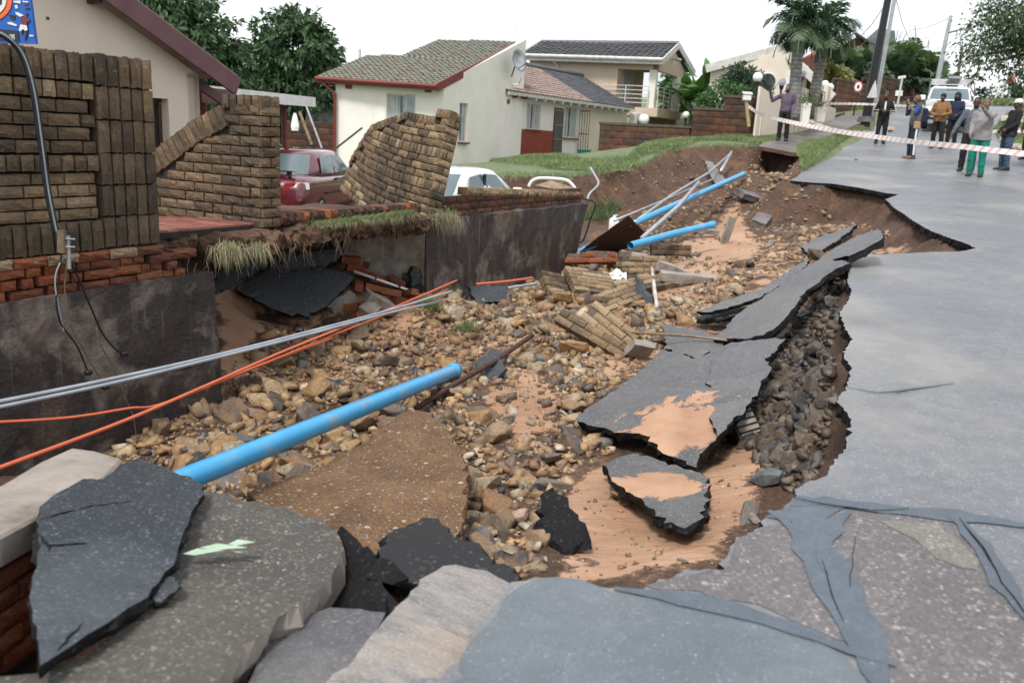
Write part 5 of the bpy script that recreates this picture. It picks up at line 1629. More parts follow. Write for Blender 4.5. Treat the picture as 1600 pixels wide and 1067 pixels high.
# ------------------------------------------------------------------ broken asphalt and concrete slabs
def slab(name, label, cat, pix, anchors, thick, mats, jag=.012, step=.05, seed=1, rel=True, sub=True, crumb=.5, group=None, warp=.02, surf=None):
    """pix: outline of the upper face at pixels; anchors: three (px, py, h) with h above the ground there (rel) or absolute height"""
    A = [gpt(a, b, h) if rel else atz(a, b, h) for a, b, h in anchors]
    nn = (A[1] - A[0]).cross(A[2] - A[0]).normalized()
    if nn.z < 0: nn = -nn
    pts = []
    for px, py in pix:
        r = ray(px, py)
        pts.append(EYEV + r * ((A[0] - EYEV).dot(nn) / r.dot(nn)))
    c = sum(pts, Vector()) / len(pts)
    ex = (pts[0] - c); ex = (ex - nn * ex.dot(nn)).normalized(); ey = nn.cross(ex)
    p2 = [Vector(((p - c).dot(ex), (p - c).dot(ey))) for p in pts]
    p2 = rough_line(p2, jag, step, seed, True)
    arr = np.array([tuple(p) for p in p2])
    size = float(np.ptp(arr, axis=0).max())
    cell = max(.035, size / 16)
    xs = np.arange(arr[:, 0].min(), arr[:, 0].max(), cell); ys = np.arange(arr[:, 1].min(), arr[:, 1].max(), cell)
    X, Y = np.meshgrid(xs, ys); Q = np.stack([X.ravel(), Y.ravel()], 1) + rng.normal(0, cell * .1, (X.size, 2))
    Q = Q[inpoly(Q, arr)]
    if len(Q): Q = Q[segdist(Q, arr) > cell * .4]
    n = len(p2)
    vs, es, fs, _, _, _ = delaunay_2d_cdt(p2 + [Vector(q) for q in Q], [(i, (i + 1) % n) for i in range(n)], [], 1, 1e-6)
    rn = random.Random(seed)
    to3 = lambda v, h: c + ex * v[0] + ey * v[1] + nn * h
    edges = {}
    for f in fs:
        for k in range(len(f)):
            e = (f[k], f[(k + 1) % len(f)]); edges.setdefault(tuple(sorted(e)), []).append(e)
    bset = [el[0] for el in edges.values() if len(el) == 1]
    bv = {i for e in bset for i in e}
    wz = lambda v: noise.noise(Vector((v[0] * 1.7 + seed, v[1] * 1.7, 0))) * warp + noise.noise(Vector((v[0] * 9 + seed, v[1] * 9, 3))) * warp * .18
    T = [to3(v, wz(v) - (rn.uniform(0, .012) if i in bv else 0)) for i, v in enumerate(vs)]
    V = list(T)
    # two ragged rings down the broken edge, then the underside
    mid, bot = {}, {}
    cen = Vector((0, 0))
    for i in sorted(bv):
        v = vs[i]; out = Vector((v[0], v[1])).normalized() if Vector((v[0], v[1])).length > 0 else Vector((1, 0))
        q1, q2 = noise.noise(Vector((v[0] * 11, v[1] * 11, seed))), noise.noise(Vector((v[0] * 8, v[1] * 8, seed + 5.))); o1 = (.2 + q1 * 1.3 + rn.uniform(-.25, .25)) * thick * crumb; o2 = (-.5 + q2 * 1.3 + rn.uniform(-.25, .25)) * thick * crumb
        mid[i] = len(V); V.append(to3((v[0] + out.x * o1, v[1] + out.y * o1), wz(v) - thick * rn.uniform(.3, .6)))
        bot[i] = len(V); V.append(to3((v[0] + out.x * o2, v[1] + out.y * o2), wz(v) - thick * rn.uniform(.85, 1.15)))
    und = {}
    for i, v in enumerate(vs):
        if i not in bv:
            und[i] = len(V); V.append(to3(v, wz(v) - thick * rn.uniform(.85, 1.1)))
    low = lambda i: bot[i] if i in bot else und[i]
    F_ = [tuple(f) for f in fs]; mi = [0] * len(fs)
    for f in fs: F_.append(tuple(low(i) for i in f[::-1])); mi.append(1)
    for a, b in bset:
        F_ += [(b, a, mid[a], mid[b]), (mid[b], mid[a], bot[a], bot[b])]; mi += [1, 1]
    me = mesh_np(name, [v - c for v in V], F_, mats, False, mi)
    o = link(name, me, None, c)
    return tag(o, label, cat, group, 'thing')
AS, AD, BK = M['slab'], M['slab_dark'], M['black']
def sandy(name, sc, th, amt):
    t_ = NT(name)
    base = t_.ramp(t_.noise(2, 8, .7), [(.3, (.045, .045, .048)), (.7, (.09, .09, .092))])
    for k_ in (110, 55):
        cs = t_.sepz(t_.vor(k_, out='Color'))
        base = t_.mix(t_.math('MULTIPLY', cs[0], t_.ramp(t_.vor(k_), [(.3, .8), (.6, 0.)])), base, t_.ramp(cs[1], [(0, (.05, .05, .05)), (.6, (.105, .10, .10)), (1, (.26, .24, .235))]))
    ctr = t_.n('ShaderNodeMapping'); t_.set(ctr.inputs['Vector'], t_.co); ctr.inputs['Location'].default_value = (sc[0], sc[1], 0); ctr.inputs['Scale'].default_value = (sc[2], sc[3], 0)
    g = t_.n('ShaderNodeVectorMath', operation='LENGTH'); t_.set(g.inputs[0], ctr.outputs[0])
    m_ = t_.ramp(t_.math('ADD', t_.math('SUBTRACT', 1.35, g.outputs['Value']), t_.math('MULTIPLY', t_.math('SUBTRACT', t_.noise(3.5, 9, .7, dist=.5), .5), 2.2)), [(th, 0.), (th + .06, amt)])
    sand = t_.ramp(t_.noise(2.6, 7, .6), [(.3, (.30, .165, .10)), (.7, (.44, .265, .165))])
    col = t_.mix(m_, base, sand)
    h = t_.math('ADD', t_.math('MULTIPLY', t_.vor(130), -.4), t_.math('MULTIPLY', m_, 1.2))
    return t_.done(col, t_.mix(m_, (.45, .45, .45), (.85, .85, .85)), t_.bump(h, .5, .008))
g_sl = 'broken asphalt slabs fallen from the road'
slab('asphalt_slab', 'long strip of road asphalt hinged down from the road edge', 'asphalt slab', [(1375, 357), (1379, 371), (1335, 395), (1300, 404), (1326, 412), (1300, 425), (1262, 452), (1230, 490), (1213, 508), (1190, 522), (1165, 528), (1138, 528), (1112, 529), (1150, 492), (1183, 470), (1250, 422), (1300, 390), (1340, 370)], [(1376, 360, .42), (1115, 527, .22), (1300, 420, .45)], .085, [AS, BK], seed=3, group=g_sl)
slab('asphalt_slab', 'small flat asphalt piece lying behind the long hinged strip', 'asphalt slab', [(1250, 384), (1272, 374), (1305, 362), (1338, 349), (1328, 362), (1300, 380), (1285, 390), (1262, 394)], [(1250, 386, .12), (1335, 352, .22), (1285, 390, .14)], .06, [AS, BK], seed=4, group=g_sl)
slab('asphalt_slab', 'thin stacked asphalt sheet on the left of the long hinged strip', 'asphalt slab', [(1088, 486), (1130, 470), (1180, 455), (1225, 428), (1262, 404), (1264, 412), (1235, 436), (1186, 466), (1150, 478), (1110, 488)], [(1088, 487, .22), (1262, 406, .34), (1150, 478, .24)], .05, [AS, BK], seed=5, group=g_sl)
slab('asphalt_slab', 'lower dark asphalt sheet under the thin stacked one', 'asphalt slab', [(1086, 497), (1105, 486), (1150, 478), (1170, 478), (1150, 494), (1118, 500)], [(1086, 498, .12), (1165, 478, .15), (1118, 500, .12)], .06, [AD, BK], seed=6, group=g_sl)
slab('asphalt_slab', 'big fallen asphalt slab with a drift of sand on its lower corner', 'asphalt slab', [(899, 654), (940, 622), (990, 582), (1033, 543), (1060, 548), (1085, 560), (1136, 537), (1180, 532), (1228, 528), (1195, 560), (1200, 572), (1175, 618), (1132, 665), (1112, 693), (1084, 728), (1041, 709), (998, 673), (962, 671), (923, 665)], [(905, 654, .14), (1084, 726, .14), (1225, 530, .36)], .09, [sandy('sand_drift_slab', (.3, .85, 1.5, 1.3), .72, 1.), BK], seed=7, warp=.05, group=g_sl)
slab('asphalt_slab', 'narrow asphalt plate cracked loose along the right side of the sand-drifted slab', 'asphalt slab', [(1112, 566), (1140, 541), (1182, 534), (1228, 530), (1198, 558), (1206, 571), (1178, 618), (1136, 664), (1120, 686), (1110, 650), (1118, 622), (1106, 596)], [(905, 654, .17), (1084, 726, .17), (1225, 530, .40)], .05, [AS, BK], seed=28, warp=.04, group=g_sl)
slab('asphalt_slab', 'small fallen asphalt slab streaked with sand in front of the big one', 'asphalt slab', [(947, 724), (970, 714), (996, 709), (1040, 722), (1080, 732), (1109, 745), (1104, 775), (1096, 811), (1073, 825), (1037, 815), (1017, 791), (994, 772), (966, 756), (952, 744)], [(947, 724, .12), (1107, 748, .14), (1070, 822, .11)], .075, [sandy('sand_streaked_slab', (.05, 0, 2.2, 3.), .62, 1.), BK], seed=8, warp=.02, group=g_sl)
slab('asphalt_slab', 'half-buried asphalt slab behind the sand-drifted slab', 'asphalt slab', [(1036, 503), (1060, 512), (1095, 516), (1135, 531), (1120, 545), (1085, 558), (1060, 550), (1040, 543)], [(1036, 504, .16), (1135, 532, .2), (1060, 550, .1)], .07, [AS, BK], seed=9, group=g_sl)
slab('asphalt_slab', 'upright triangular asphalt shard among the fallen brickwork', 'asphalt slab', [(992, 428), (1012, 452), (1024, 478), (1005, 482), (993, 470)], [(992, 430, .42), (1024, 478, .06), (994, 472, .1)], .06, [AD, BK], seed=10, group=g_sl)
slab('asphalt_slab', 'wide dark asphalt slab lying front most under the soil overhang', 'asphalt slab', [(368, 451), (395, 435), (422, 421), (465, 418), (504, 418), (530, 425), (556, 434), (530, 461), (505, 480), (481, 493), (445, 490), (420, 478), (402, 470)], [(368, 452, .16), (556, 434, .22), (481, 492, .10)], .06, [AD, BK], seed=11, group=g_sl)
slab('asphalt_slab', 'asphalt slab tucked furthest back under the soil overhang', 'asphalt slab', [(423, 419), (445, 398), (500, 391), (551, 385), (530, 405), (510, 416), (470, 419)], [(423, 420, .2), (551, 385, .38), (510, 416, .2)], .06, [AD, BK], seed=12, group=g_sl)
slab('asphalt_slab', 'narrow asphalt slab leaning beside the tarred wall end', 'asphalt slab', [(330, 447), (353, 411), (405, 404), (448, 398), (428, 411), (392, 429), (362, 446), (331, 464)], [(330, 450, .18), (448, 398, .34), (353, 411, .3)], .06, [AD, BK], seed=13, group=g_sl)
slab('asphalt_slab', 'dark asphalt piece beside the orange conduit ends', 'asphalt slab', [(733, 448), (760, 444), (795, 447), (790, 470), (745, 474)], [(733, 448, .2), (795, 447, .2), (745, 474, .06)], .06, [AD, BK], seed=14, group=g_sl)
slab('asphalt_chunk', 'black asphalt chunk standing on the sand right of the gravel-crusted slab', 'asphalt chunk', [(845, 768), (862, 760), (890, 790), (912, 820), (915, 845), (880, 862), (848, 830)], [(845, 770, .22), (912, 822, .12), (850, 850, .02)], .08, [BK, BK], seed=15, crumb=.8)
slab('asphalt_chunk', 'flat dark asphalt chunk next to the rusty rod', 'asphalt chunk', [(746, 560), (775, 545), (790, 575), (770, 600), (742, 585)], [(746, 560, .14), (790, 575, .1), (745, 590, .05)], .06, [AD, BK], seed=16, crumb=.8)
slab('metal_sheet', 'bent rusty metal sheet propped at the far end of the retaining wall', 'metal sheet', [(906, 392), (940, 365), (982, 337), (1012, 367), (995, 382), (960, 392)], [(906, 393, .1), (982, 338, .75), (1012, 367, .3)], .012, [simple('worn_metal_sheet', (.16, .135, .125), (.09, .07, .062), 3, .45, .1, 30, dirt=(.2, .14, .1)), M['rust']], jag=.004, seed=17, crumb=.1, warp=.04)
slab('concrete_slab', 'dark earth-stuck concrete plate leaning on the far bank', 'concrete slab', [(1100, 250), (1112, 252), (1132, 278), (1138, 290), (1122, 292), (1112, 278)], [(1100, 252, .35), (1135, 288, .05), (1114, 280, .12)], .1, [M['pave'], M['soil']], seed=18, rel=True)
# ---- slabs in front
def gravelcrust():
    t_ = NT('gravel_crust')
    col = t_.ramp(t_.noise(2.2, 8, .65), [(.3, (.09, .045, .02)), (.5, (.165, .085, .036)), (.7, (.23, .13, .06))])
    for sc_, lo in ((60, .62), (28, .86)):
        cs = t_.sepz(t_.vor(sc_, out='Color'))
        st = t_.math('MULTIPLY', t_.ramp(cs[0], [(lo, 0.), (lo + .03, 1.)]), t_.ramp(t_.vor(sc_), [(.3, 1.), (.5, 0.)]))
        col = t_.mix(st, col, t_.ramp(cs[1], [(0, (.05, .04, .035)), (.3, (.24, .15, .075)), (.6, (.14, .125, .11)), (.85, (.32, .27, .2)), (1, (.5, .47, .42))]))
    h = t_.math('ADD', t_.math('MULTIPLY', t_.vor(60), -1.), t_.math('ADD', t_.math('MULTIPLY', t_.vor(28), -.8), t_.noise(12, 8, .7)))
    return t_.done(col, .8, t_.bump(h, 1., .02))
GC = gravelcrust()
gs = slab('gravel_slab', 'overturned concrete slab crusted with brown earth and gravel', 'concrete slab', [(392, 778), (440, 752), (520, 711), (590, 675), (652, 643), (672, 650), (692, 668), (722, 702), (728, 755), (722, 822), (700, 850), (640, 875), (590, 890), (540, 870), (470, 830)], [(400, 780, .26), (655, 645, .26), (725, 820, .28)], .13, [GC, GC], seed=20, jag=.012, warp=.08, crumb=.25)
slab('asphalt_chunk', 'thick black asphalt chunk with pale chips between gravel slab and road', 'asphalt chunk', [(596, 868), (612, 838), (640, 818), (668, 806), (690, 812), (705, 832), (742, 846), (780, 876), (822, 910), (790, 935), (742, 935), (690, 925), (640, 905)], [(600, 868, -.16), (675, 806, -.22), (815, 910, -.10)], .14, [asphalt('chipped_black_asphalt', (.009, .009, .010), (.13, .15, .14), 55, .7, .16, bump=1.), BK], seed=21, rel=False, jag=.016, crumb=.8, warp=.06)
slab('asphalt_chunk', 'black broken asphalt face under the corner of the mossy slab', 'asphalt chunk', [(530, 826), (552, 836), (566, 868), (590, 905), (612, 945), (600, 975), (540, 965), (485, 955), (495, 905)], [(545, 832, -.20), (608, 950, -.20), (490, 955, -.36)], .12, [BK, BK], seed=22, rel=False, jag=.016, crumb=.8, warp=.08)
def grained():
    t_ = NT('grained_grey_slab')
    v = t_.map((1, 1, 1), rot=(0, 0, R(38)))
    gr = t_.noise(3.2, 7, .65, vec=t_.map((.8, 3.5, 1), vec=v), dist=.8)
    col = t_.ramp(gr, [(.3, (.10, .098, .10)), (.5, (.20, .19, .185)), (.7, (.28, .255, .235))])
    col = t_.mix(t_.ramp(t_.noise(2.1, 5), [(.45, 0.), (.65, .6)]), col, (.30, .235, .18))
    cs = t_.sepz(t_.vor(150, out='Color'))
    col = t_.mix(t_.ramp(cs[0], [(.8, 0.), (.83, .35)]), col, (.4, .38, .36))
    cr = t_.ramp(t_.noise(1.6, 5, .6, vec=t_.map((.4, 9, 1), vec=v)), [(.63, 0.), (.66, 1.)])
    col = t_.mix(t_.math('MULTIPLY', cr, .6), col, (.05, .045, .042))
    return t_.done(col, .8, t_.bump(t_.math('ADD', gr, t_.math('MULTIPLY', t_.noise(60, 5), .3)), .6, .015))
GRN = grained()
slab('concrete_slab', 'grey weathered slab with long grain beside the near road edge', 'concrete slab', [(690, 880), (712, 876), (760, 888), (799, 906), (794, 930), (770, 958), (748, 990), (722, 1030), (700, 1075), (690, 1130), (480, 1130), (510, 1060), (560, 1010), (620, 945), (660, 900)], [(690, 880, -.06), (798, 908, -.04), (520, 1067, .04)], .09, [GRN, M['fragment']], seed=23, rel=False, jag=.006, warp=.015)
slab('concrete_slab', 'dark grey broken slab below the grained one at the frame bottom', 'concrete slab', [(442, 985), (470, 962), (520, 950), (560, 950), (598, 955), (590, 985), (560, 1020), (520, 1070), (505, 1120), (380, 1120), (385, 1060), (410, 1015)], [(445, 985, -.14), (598, 956, -.12), (440, 1060, -.06)], .09, [M['slab'], M['black']], seed=24, rel=False, jag=.006)
slab('concrete_slab', 'large mossy concrete slab tilted across the near left corner', 'concrete slab', [(318, 764), (345, 772), (400, 790), (450, 800), (500, 815), (532, 832), (540, 858), (505, 915), (450, 960), (385, 1010), (330, 1067), (290, 1130), (-140, 1130), (-60, 1085), (0, 1062), (60, 1046), (150, 1010), (215, 962), (262, 905), (285, 850), (300, 800)], [(318, 766, -.12), (536, 840, -.16), (20, 1060, .10)], .19, [M['concrete'], M['concrete_pale']], seed=25, rel=False, jag=.010, step=.05, warp=.03, crumb=.35)
F1 = slab('asphalt_slab', 'thick cracked dark asphalt piece resting on the mossy slab', 'asphalt slab', [(215, 712), (260, 730), (318, 758), (312, 785), (300, 800), (285, 835), (272, 880), (248, 905), (225, 930), (170, 975), (110, 1005), (66, 1038), (58, 990), (48, 940), (52, 900), (62, 850), (58, 810), (62, 788), (95, 765), (130, 745), (175, 728)], [(215, 713, -.02), (318, 760, -.03), (66, 1030, .16)], .06, [asphalt('blue_black_asphalt', (.024, .031, .038), (.14, .155, .17), 95, .6, .55, dust=(.1, .115, .13), dusta=.5), BK], seed=26, rel=False, jag=.005, warp=.015)
slab('asphalt_chunk', 'small loose crumb of asphalt on the mossy slab', 'asphalt chunk', [(238, 915), (255, 902), (276, 900), (280, 915), (262, 930), (240, 936)], [(238, 918, .05), (278, 905, .05), (262, 930, .06)], .03, [AD, BK], seed=27, rel=False, jag=.004, step=.02)
for pix in ([(62, 812), (100, 800), (150, 790), (200, 784), (262, 786)], [(70, 852), (105, 850), (135, 848)], [(60, 835), (72, 848), (78, 860)], [(90, 1015), (112, 990), (130, 972)]):
    A_ = [atz(215, 713, -.02), atz(318, 760, -.03), atz(66, 1030, .16)]; nn = (A_[1] - A_[0]).cross(A_[2] - A_[0]).normalized()
    P_ = [EYEV + ray(a, b) * ((A_[0] - EYEV).dot(nn) / ray(a, b).dot(nn)) for a, b in pix]
    pts = rough_line(P_, .003, .02, 4); k = len(pts); ABS['x'] = Vector((0, 0, 0))
    MB().tube(pts, [.004 * min(1, .3 + 3 * min(i, k - 1 - i) / k) for i in range(k)], 5).build('crack', BK, F1)
kb = thing('kerb_block', 'pale concrete kerb block above the red bricks in the near left corner', 'kerb', atz(60, 790, .0))
def kerbpt(px, py, z): return atz(px, py, z)
K_ = [kerbpt(-120, 800, .06), kerbpt(0, 758, .04), kerbpt(60, 722, .02), kerbpt(112, 699, .0), kerbpt(150, 704, .0), kerbpt(192, 716, .0), kerbpt(170, 740, .02), kerbpt(100, 790, .05), kerbpt(60, 806, .06), kerbpt(0, 838, .08), kerbpt(-120, 880, .09)]
mb = MB(); mb.prism(K_, -ZD * .13); mb.build('kerb_top', M['concrete_pale'], kb, bevel=.012)
bkp = thing('brick_pier', 'old red brick pier under the pale kerb block', 'pier', atz(20, 960, -.1))
kd = (K_[9] - K_[7]); kd.z = 0; kd.normalize(); kn = Vector((kd.y, -kd.x, 0))
if kn.dot(EYEV - K_[9]) < 0: kn = -kn
mb = MB(); cc_ = K_[9] * .5 + K_[8] * .5 - kn * .16; cc_.z = -.3
mb.box(cc_ - kd * -.25, (1.3, .2, .44), (kd, kn, ZD)); mb.build('mortar', M['mortar'], bkp)
for r in range(5):
    for i in range(-3, 6):
        p = cc_ + kd * (i * .235 + (.117 if r % 2 else 0)) + kn * .09; p.z = -.12 - r * .085
        if (p - cc_).dot(kd) > -.38: brick(bkp, 'red', p, kd, kn, (.223, .1, .073))
lf = MB()
for (px, py, a_, l_) in ((318, 862, .3, .075), (350, 855, .1, .09), (378, 848, .25, .05)):
    p = atz(px, py, .005); dx = Vector((math.cos(a_), math.sin(a_), 0)); dy = Vector((-dx.y, dx.x, 0))
    lf.add([p - dx * l_, p - dx * l_ * .3 + dy * .022 + ZD * .006, p + dx * l_ * .4 + dy * .018, p + dx * l_, p + dx * l_ * .3 - dy * .02 + ZD * .006, p - dx * l_ * .4 - dy * .02], [(0, 1, 2, 3, 4, 5)])
lm = simple('pale_torn_leaf', (.36, .46, .35), (.28, .38, .27), 20, .6, .2, 60)
tag(lf.build('torn_leaf', lm, base=atz(350, 855, .0), fix=False), 'pale green torn leaf lying on the mossy concrete slab', 'leaf')

# ------------------------------------------------------------------ fallen brickwork
def chunk(label, px, py, nx, nz_, ax, up, h=.1, kind='light', thick=.11, group='fallen chunks of brickwork', name='brickwork_chunk', lean_=None):
    """flat panel of bricks; ax along courses, up across courses (world vectors), face = ax x up"""
    c = gpt(px, py, h)
    ax = Vector(ax).normalized(); up = Vector(up); up = (up - ax * up.dot(ax)).normalized(); n = ax.cross(up)
    if n.dot(EYEV - c) < 0: n = -n
    t_ = thing(name, label, 'brickwork', c, group)
    W, Hh = nx * LP, nz_ * HP
    MB().box(c - n * (thick / 2 + .02), (W - .04, Hh - .03, thick), (ax, up, n)).build('mortar', M['mortar_light'], t_)
    for r in range(nz_):
        s = -W / 2 - (LP / 2 if r % 2 else 0)
        while s < W / 2 - .03:
            a, b = max(s, -W / 2), min(s + LP, W / 2 + .0)
            edge = a <= -W / 2 + .01 or b >= W / 2 - .01 or r in (0, nz_ - 1)
            if b - a > .05 and not (edge and random.random() < .16):
                brick(t_, kind, c + ax * ((a + b) / 2) + up * (-Hh / 2 + (r + .5) * HP) - n * (thick * .45), ax, n, (b - a - J, thick, HP - J), rj=.012)
            s += LP
    return t_
fx, fy, fz = Vector((1, 0, 0)), Vector((0, 1, 0)), ZD
chunk('buff brickwork chunk lying face up at the middle of the brick heap', 926, 437, 3, 6, (.9, .35, -.12), (-.25, .8, .45), .22)
chunk('curved strip of buff bricks right of the middle chunk', 968, 462, 3, 4, (.85, .5, .25), (-.4, .7, .35), .2)
chunk('upper strip of buff bricks behind the white bag', 1010, 440, 4, 3, (.9, .4, .12), (-.3, .8, .4), .16)
chunk('buff brickwork chunk standing on edge at the right of the heap', 1006, 418, 3, 4, (.95, .25, 0), (0, .25, .95), .22)
chunk('soldier-faced chunk with red top edge at the foot of the retaining wall', 920, 402, 4, 2, (.97, .2, .03), (-.1, .5, .8), .22, 'red')
chunk('small upright buff chunk next to the red-topped piece', 978, 412, 1, 5, (.95, .1, 0), (.05, .45, .85), .22)
chunk('long dark-edged brick panel tipped on its side in the stones', 925, 520, 4, 2, (.75, -.55, -.28), (.35, .6, .7), .2, 'rock')
chunk('pale-backed brick panel behind the tipped dark one', 952, 508, 3, 3, (.6, -.6, -.35), (.5, .45, .75), .24, 'light')
chunk('mossy brickwork lump at the wall foot left of the heap', 872, 440, 2, 4, (.8, .5, -.2), (-.4, .6, .65), .2, 'rock')
chunk('pale bricks scattered flat at the front of the heap', 885, 458, 2, 3, (.9, .3, -.1), (-.3, .85, .2), .1)
chunk('far stack of brown bricks on the sand beside the blue pipes', 1050, 390, 3, 2, (.97, .2, 0), (-.1, .3, .9), .2, 'rock')
chunk('dark brick stub below the buff chunk', 945, 478, 2, 3, (.7, .6, -.1), (-.3, .3, .85), .12, 'rock')
# loose red bricks and concrete pieces under the overhang
for i, (px, py, h, a_) in enumerate([(585, 452, .12, .4), (598, 468, .10, 1.2), (612, 458, .16, .2), (592, 436, .2, .9), (570, 430, .16, .1), (560, 446, .12, 1.8), (628, 470, .08, .6), (606, 488, .06, 1.1), (555, 420, .2, .5), (640, 458, .1, 2.2), (548, 405, .26, .3), (575, 412, .2, 1.4), (618, 440, .2, 2.6), (582, 490, .05, 2.), (542, 478, .05, .2), (565, 496, .04, 1.)]):
    p = gpt(px, py, h)
    o = bpy.data.objects.new('loose_brick', random.choice(BR['red'])); COL.objects.link(o)
    o.matrix_world = Matrix.Translation(p) @ Matrix.Rotation(a_, 4, 'Z') @ Matrix.Rotation(random.uniform(-.5, .5), 4, 'X') @ Matrix.Rotation(random.uniform(-.4, .4), 4, 'Y') @ Matrix.Diagonal((.22, .105, .073, 1))
    tag(o, 'loose red brick in the rubble beneath the soil overhang', 'brick', 'loose red bricks under the overhang', 'thing')
def fragment(label, px, py, h, size, rot, m='fragment', seed=0):
    p = gpt(px, py, h); rn = random.Random(seed)
    mb = MB(); mb.box((0, 0, 0), size)
    mtx = Matrix.Rotation(rot[2], 3, 'Z') @ Matrix.Rotation(rot[1], 3, 'Y') @ Matrix.Rotation(rot[0], 3, 'X')
    me = mesh_np('concrete_fragment', mb.v, mb.f, M[m]); bm = bmesh.new(); bm.from_mesh(me)
    bmesh.ops.subdivide_edges(bm, edges=bm.edges, cuts=3, use_grid_fill=True)
    for v in bm.verts:
        q = noise.noise_vector(v.co * 9 + Vector((seed * 3.1, 0, 0))); v.co += q * min(size) * .16
        v.co = mtx @ v.co
    bmesh.ops.recalc_face_normals(bm, faces=bm.faces); bm.to_mesh(me); bm.free()
    return tag(link('concrete_fragment', me, None, p), label, 'concrete', kind='thing')
fragment('white-edged concrete fragment leaning against the tarred return wall', 610, 412, .22, (.16, .1, .36), (.5, .2, .4), seed=1)
fragment('grey concrete block on top of the red brick rubble', 592, 470, .14, (.34, .2, .1), (.2, .5, .5), seed=2)
fragment('pale square concrete piece at the front of the red rubble', 578, 486, .1, (.2, .16, .12), (.5, -.3, 1.), seed=3)
fragment('long dirty concrete piece beside the widest dark slab', 535, 474, .08, (.32, .1, .12), (.3, -.5, .7), seed=4)
fragment('white concrete splinter near the sand-drifted slab', 1000, 545, .14, (.24, .08, .2), (.7, .2, .3), 'concrete_pale', 5)
fragment('pale concrete lump beyond the buff brick heap', 1050, 422, .12, (.5, .25, .14), (.1, .3, .2), 'concrete_pale', 6)
fragment('long broken pipe-like concrete length past the brick heap', 1080, 435, .1, (.9, .14, .12), (.1, .06, .15), 'concrete_pale', 7)
fragment('white concrete edge on the far sand by the short blue pipe', 1108, 362, .1, (.36, .16, .1), (.1, .1, .3), 'concrete_pale', 8)
fragment('upright cream plank stub on the far sand', 1138, 360, .24, (.16, .05, .5), (.1, .2, .4), 'concrete_pale', 9)
fragment('dark broken kerb stone on the far earth slope', 1170, 306, .08, (.6, .4, .14), (.3, .2, .4), 'pave', 10)
fragment('second dark kerb stone lower on the far slope', 1190, 345, .08, (.5, .3, .14), (.2, -.3, 1.), 'pave', 11)
fragment('flat pale slab piece at the top of the far rubble', 995, 402, .12, (.5, .3, .08), (.2, .1, .1), 'fragment', 12)
# ------------------------------------------------------------------ stones
def rock_mesh(seed, m, sub=2):
    """angular broken stone: hull of a few random corners, edges knocked off"""
    rn = random.Random(seed); bm = bmesh.new()
    sc = (rn.uniform(.95, 1.25), rn.uniform(.65, .95), rn.uniform(.5, .8))
    for k in range(14 if sub > 1 else 10):
        v = Vector((rn.gauss(0, 1), rn.gauss(0, 1), rn.gauss(0, 1))).normalized()
        v = Vector([math.copysign(abs(c) ** .7, c) for c in v]) * rn.uniform(.42, .56)
        bm.verts.new((v.x * sc[0], v.y * sc[1], v.z * sc[2]))
    r_ = bmesh.ops.convex_hull(bm, input=bm.verts)
    bmesh.ops.delete(bm, geom=[v for v in bm.verts if not v.link_faces], context='VERTS')
    if sub > 1:
        bmesh.ops.dissolve_limit(bm, angle_limit=.22, verts=bm.verts, edges=bm.edges)
        bmesh.ops.bevel(bm, geom=list(bm.edges), offset=.028, segments=1, affect='EDGES', profile=.5)
        bmesh.ops.triangulate(bm, faces=bm.faces)
        bmesh.ops.subdivide_edges(bm, edges=bm.edges, cuts=1)
        for v in bm.verts: v.co += noise.noise_vector(v.co * 5 + Vector((seed * 7.7, 0, 0))) * .022
    bmesh.ops.triangulate(bm, faces=bm.faces)
    bmesh.ops.recalc_face_normals(bm, faces=bm.faces)
    me = bpy.data.meshes.new('stone'); bm.to_mesh(me); bm.free(); me.materials.append(m)
    return me
RK = [rock_mesh(i, M['rock'], 2) for i in range(14)]
RKD = [rock_mesh(50 + i, M['rock_dark'], 2) for i in range(8)]
RK_LO = []
for i in range(14):
    me = rock_mesh(100 + i, M['rock'], 1)
    v = np.zeros(len(me.vertices) * 3, np.float32); me.vertices.foreach_get('co', v)
    f = np.zeros(len(me.polygons) * 3, np.int32); me.polygons.foreach_get('vertices', f)
    RK_LO.append((v.reshape(-1, 3), f.reshape(-1, 3)))
    bpy.data.meshes.remove(me)
def rockmass(name, pts, sizes, m):
    V, Fc, n = [], [], 0
    for p, s in zip(pts, sizes):
        v, f = RK_LO[random.randrange(len(RK_LO))]
        a, b, c = rng.uniform(0, 6.28, 3)
        Rm = np.array(Matrix.Rotation(a, 3, 'Z') @ Matrix.Rotation(b * .25, 3, 'X'))
        V.append(v @ Rm.T * s + p); Fc.append(f + n); n += len(v)
    o = link(name, mesh_np(name, np.concatenate(V), np.concatenate(Fc), m))
    return tag(o, kind='stuff')
STONY = [(330, 600), (420, 520), (520, 510), (600, 500), (660, 480), (720, 440), (800, 445), (880, 420), (960, 400), (1060, 400), (1130, 400), (1180, 430), (1130, 480), (1060, 510), (1030, 545), (900, 655), (960, 680), (950, 720), (900, 730), (860, 800), (850, 905), (780, 900), (700, 840), (600, 900), (540, 960), (420, 1010), (180, 760), (190, 680)]
SLOPE = [(1225, 540), (1260, 490), (1310, 430), (1345, 470), (1345, 700), (1300, 755), (1245, 770), (1190, 740), (1170, 680), (1120, 690), (1190, 600)]
FARR = [(930, 390), (1000, 330), (1130, 300), (1190, 240), (1260, 300), (1330, 340), (1400, 370), (1330, 390), (1200, 430), (1100, 420), (1010, 410)]
FARD = [(700, 262), (985, 266), (1190, 228), (1250, 250), (1300, 330), (1100, 340), (930, 330), (900, 300)]
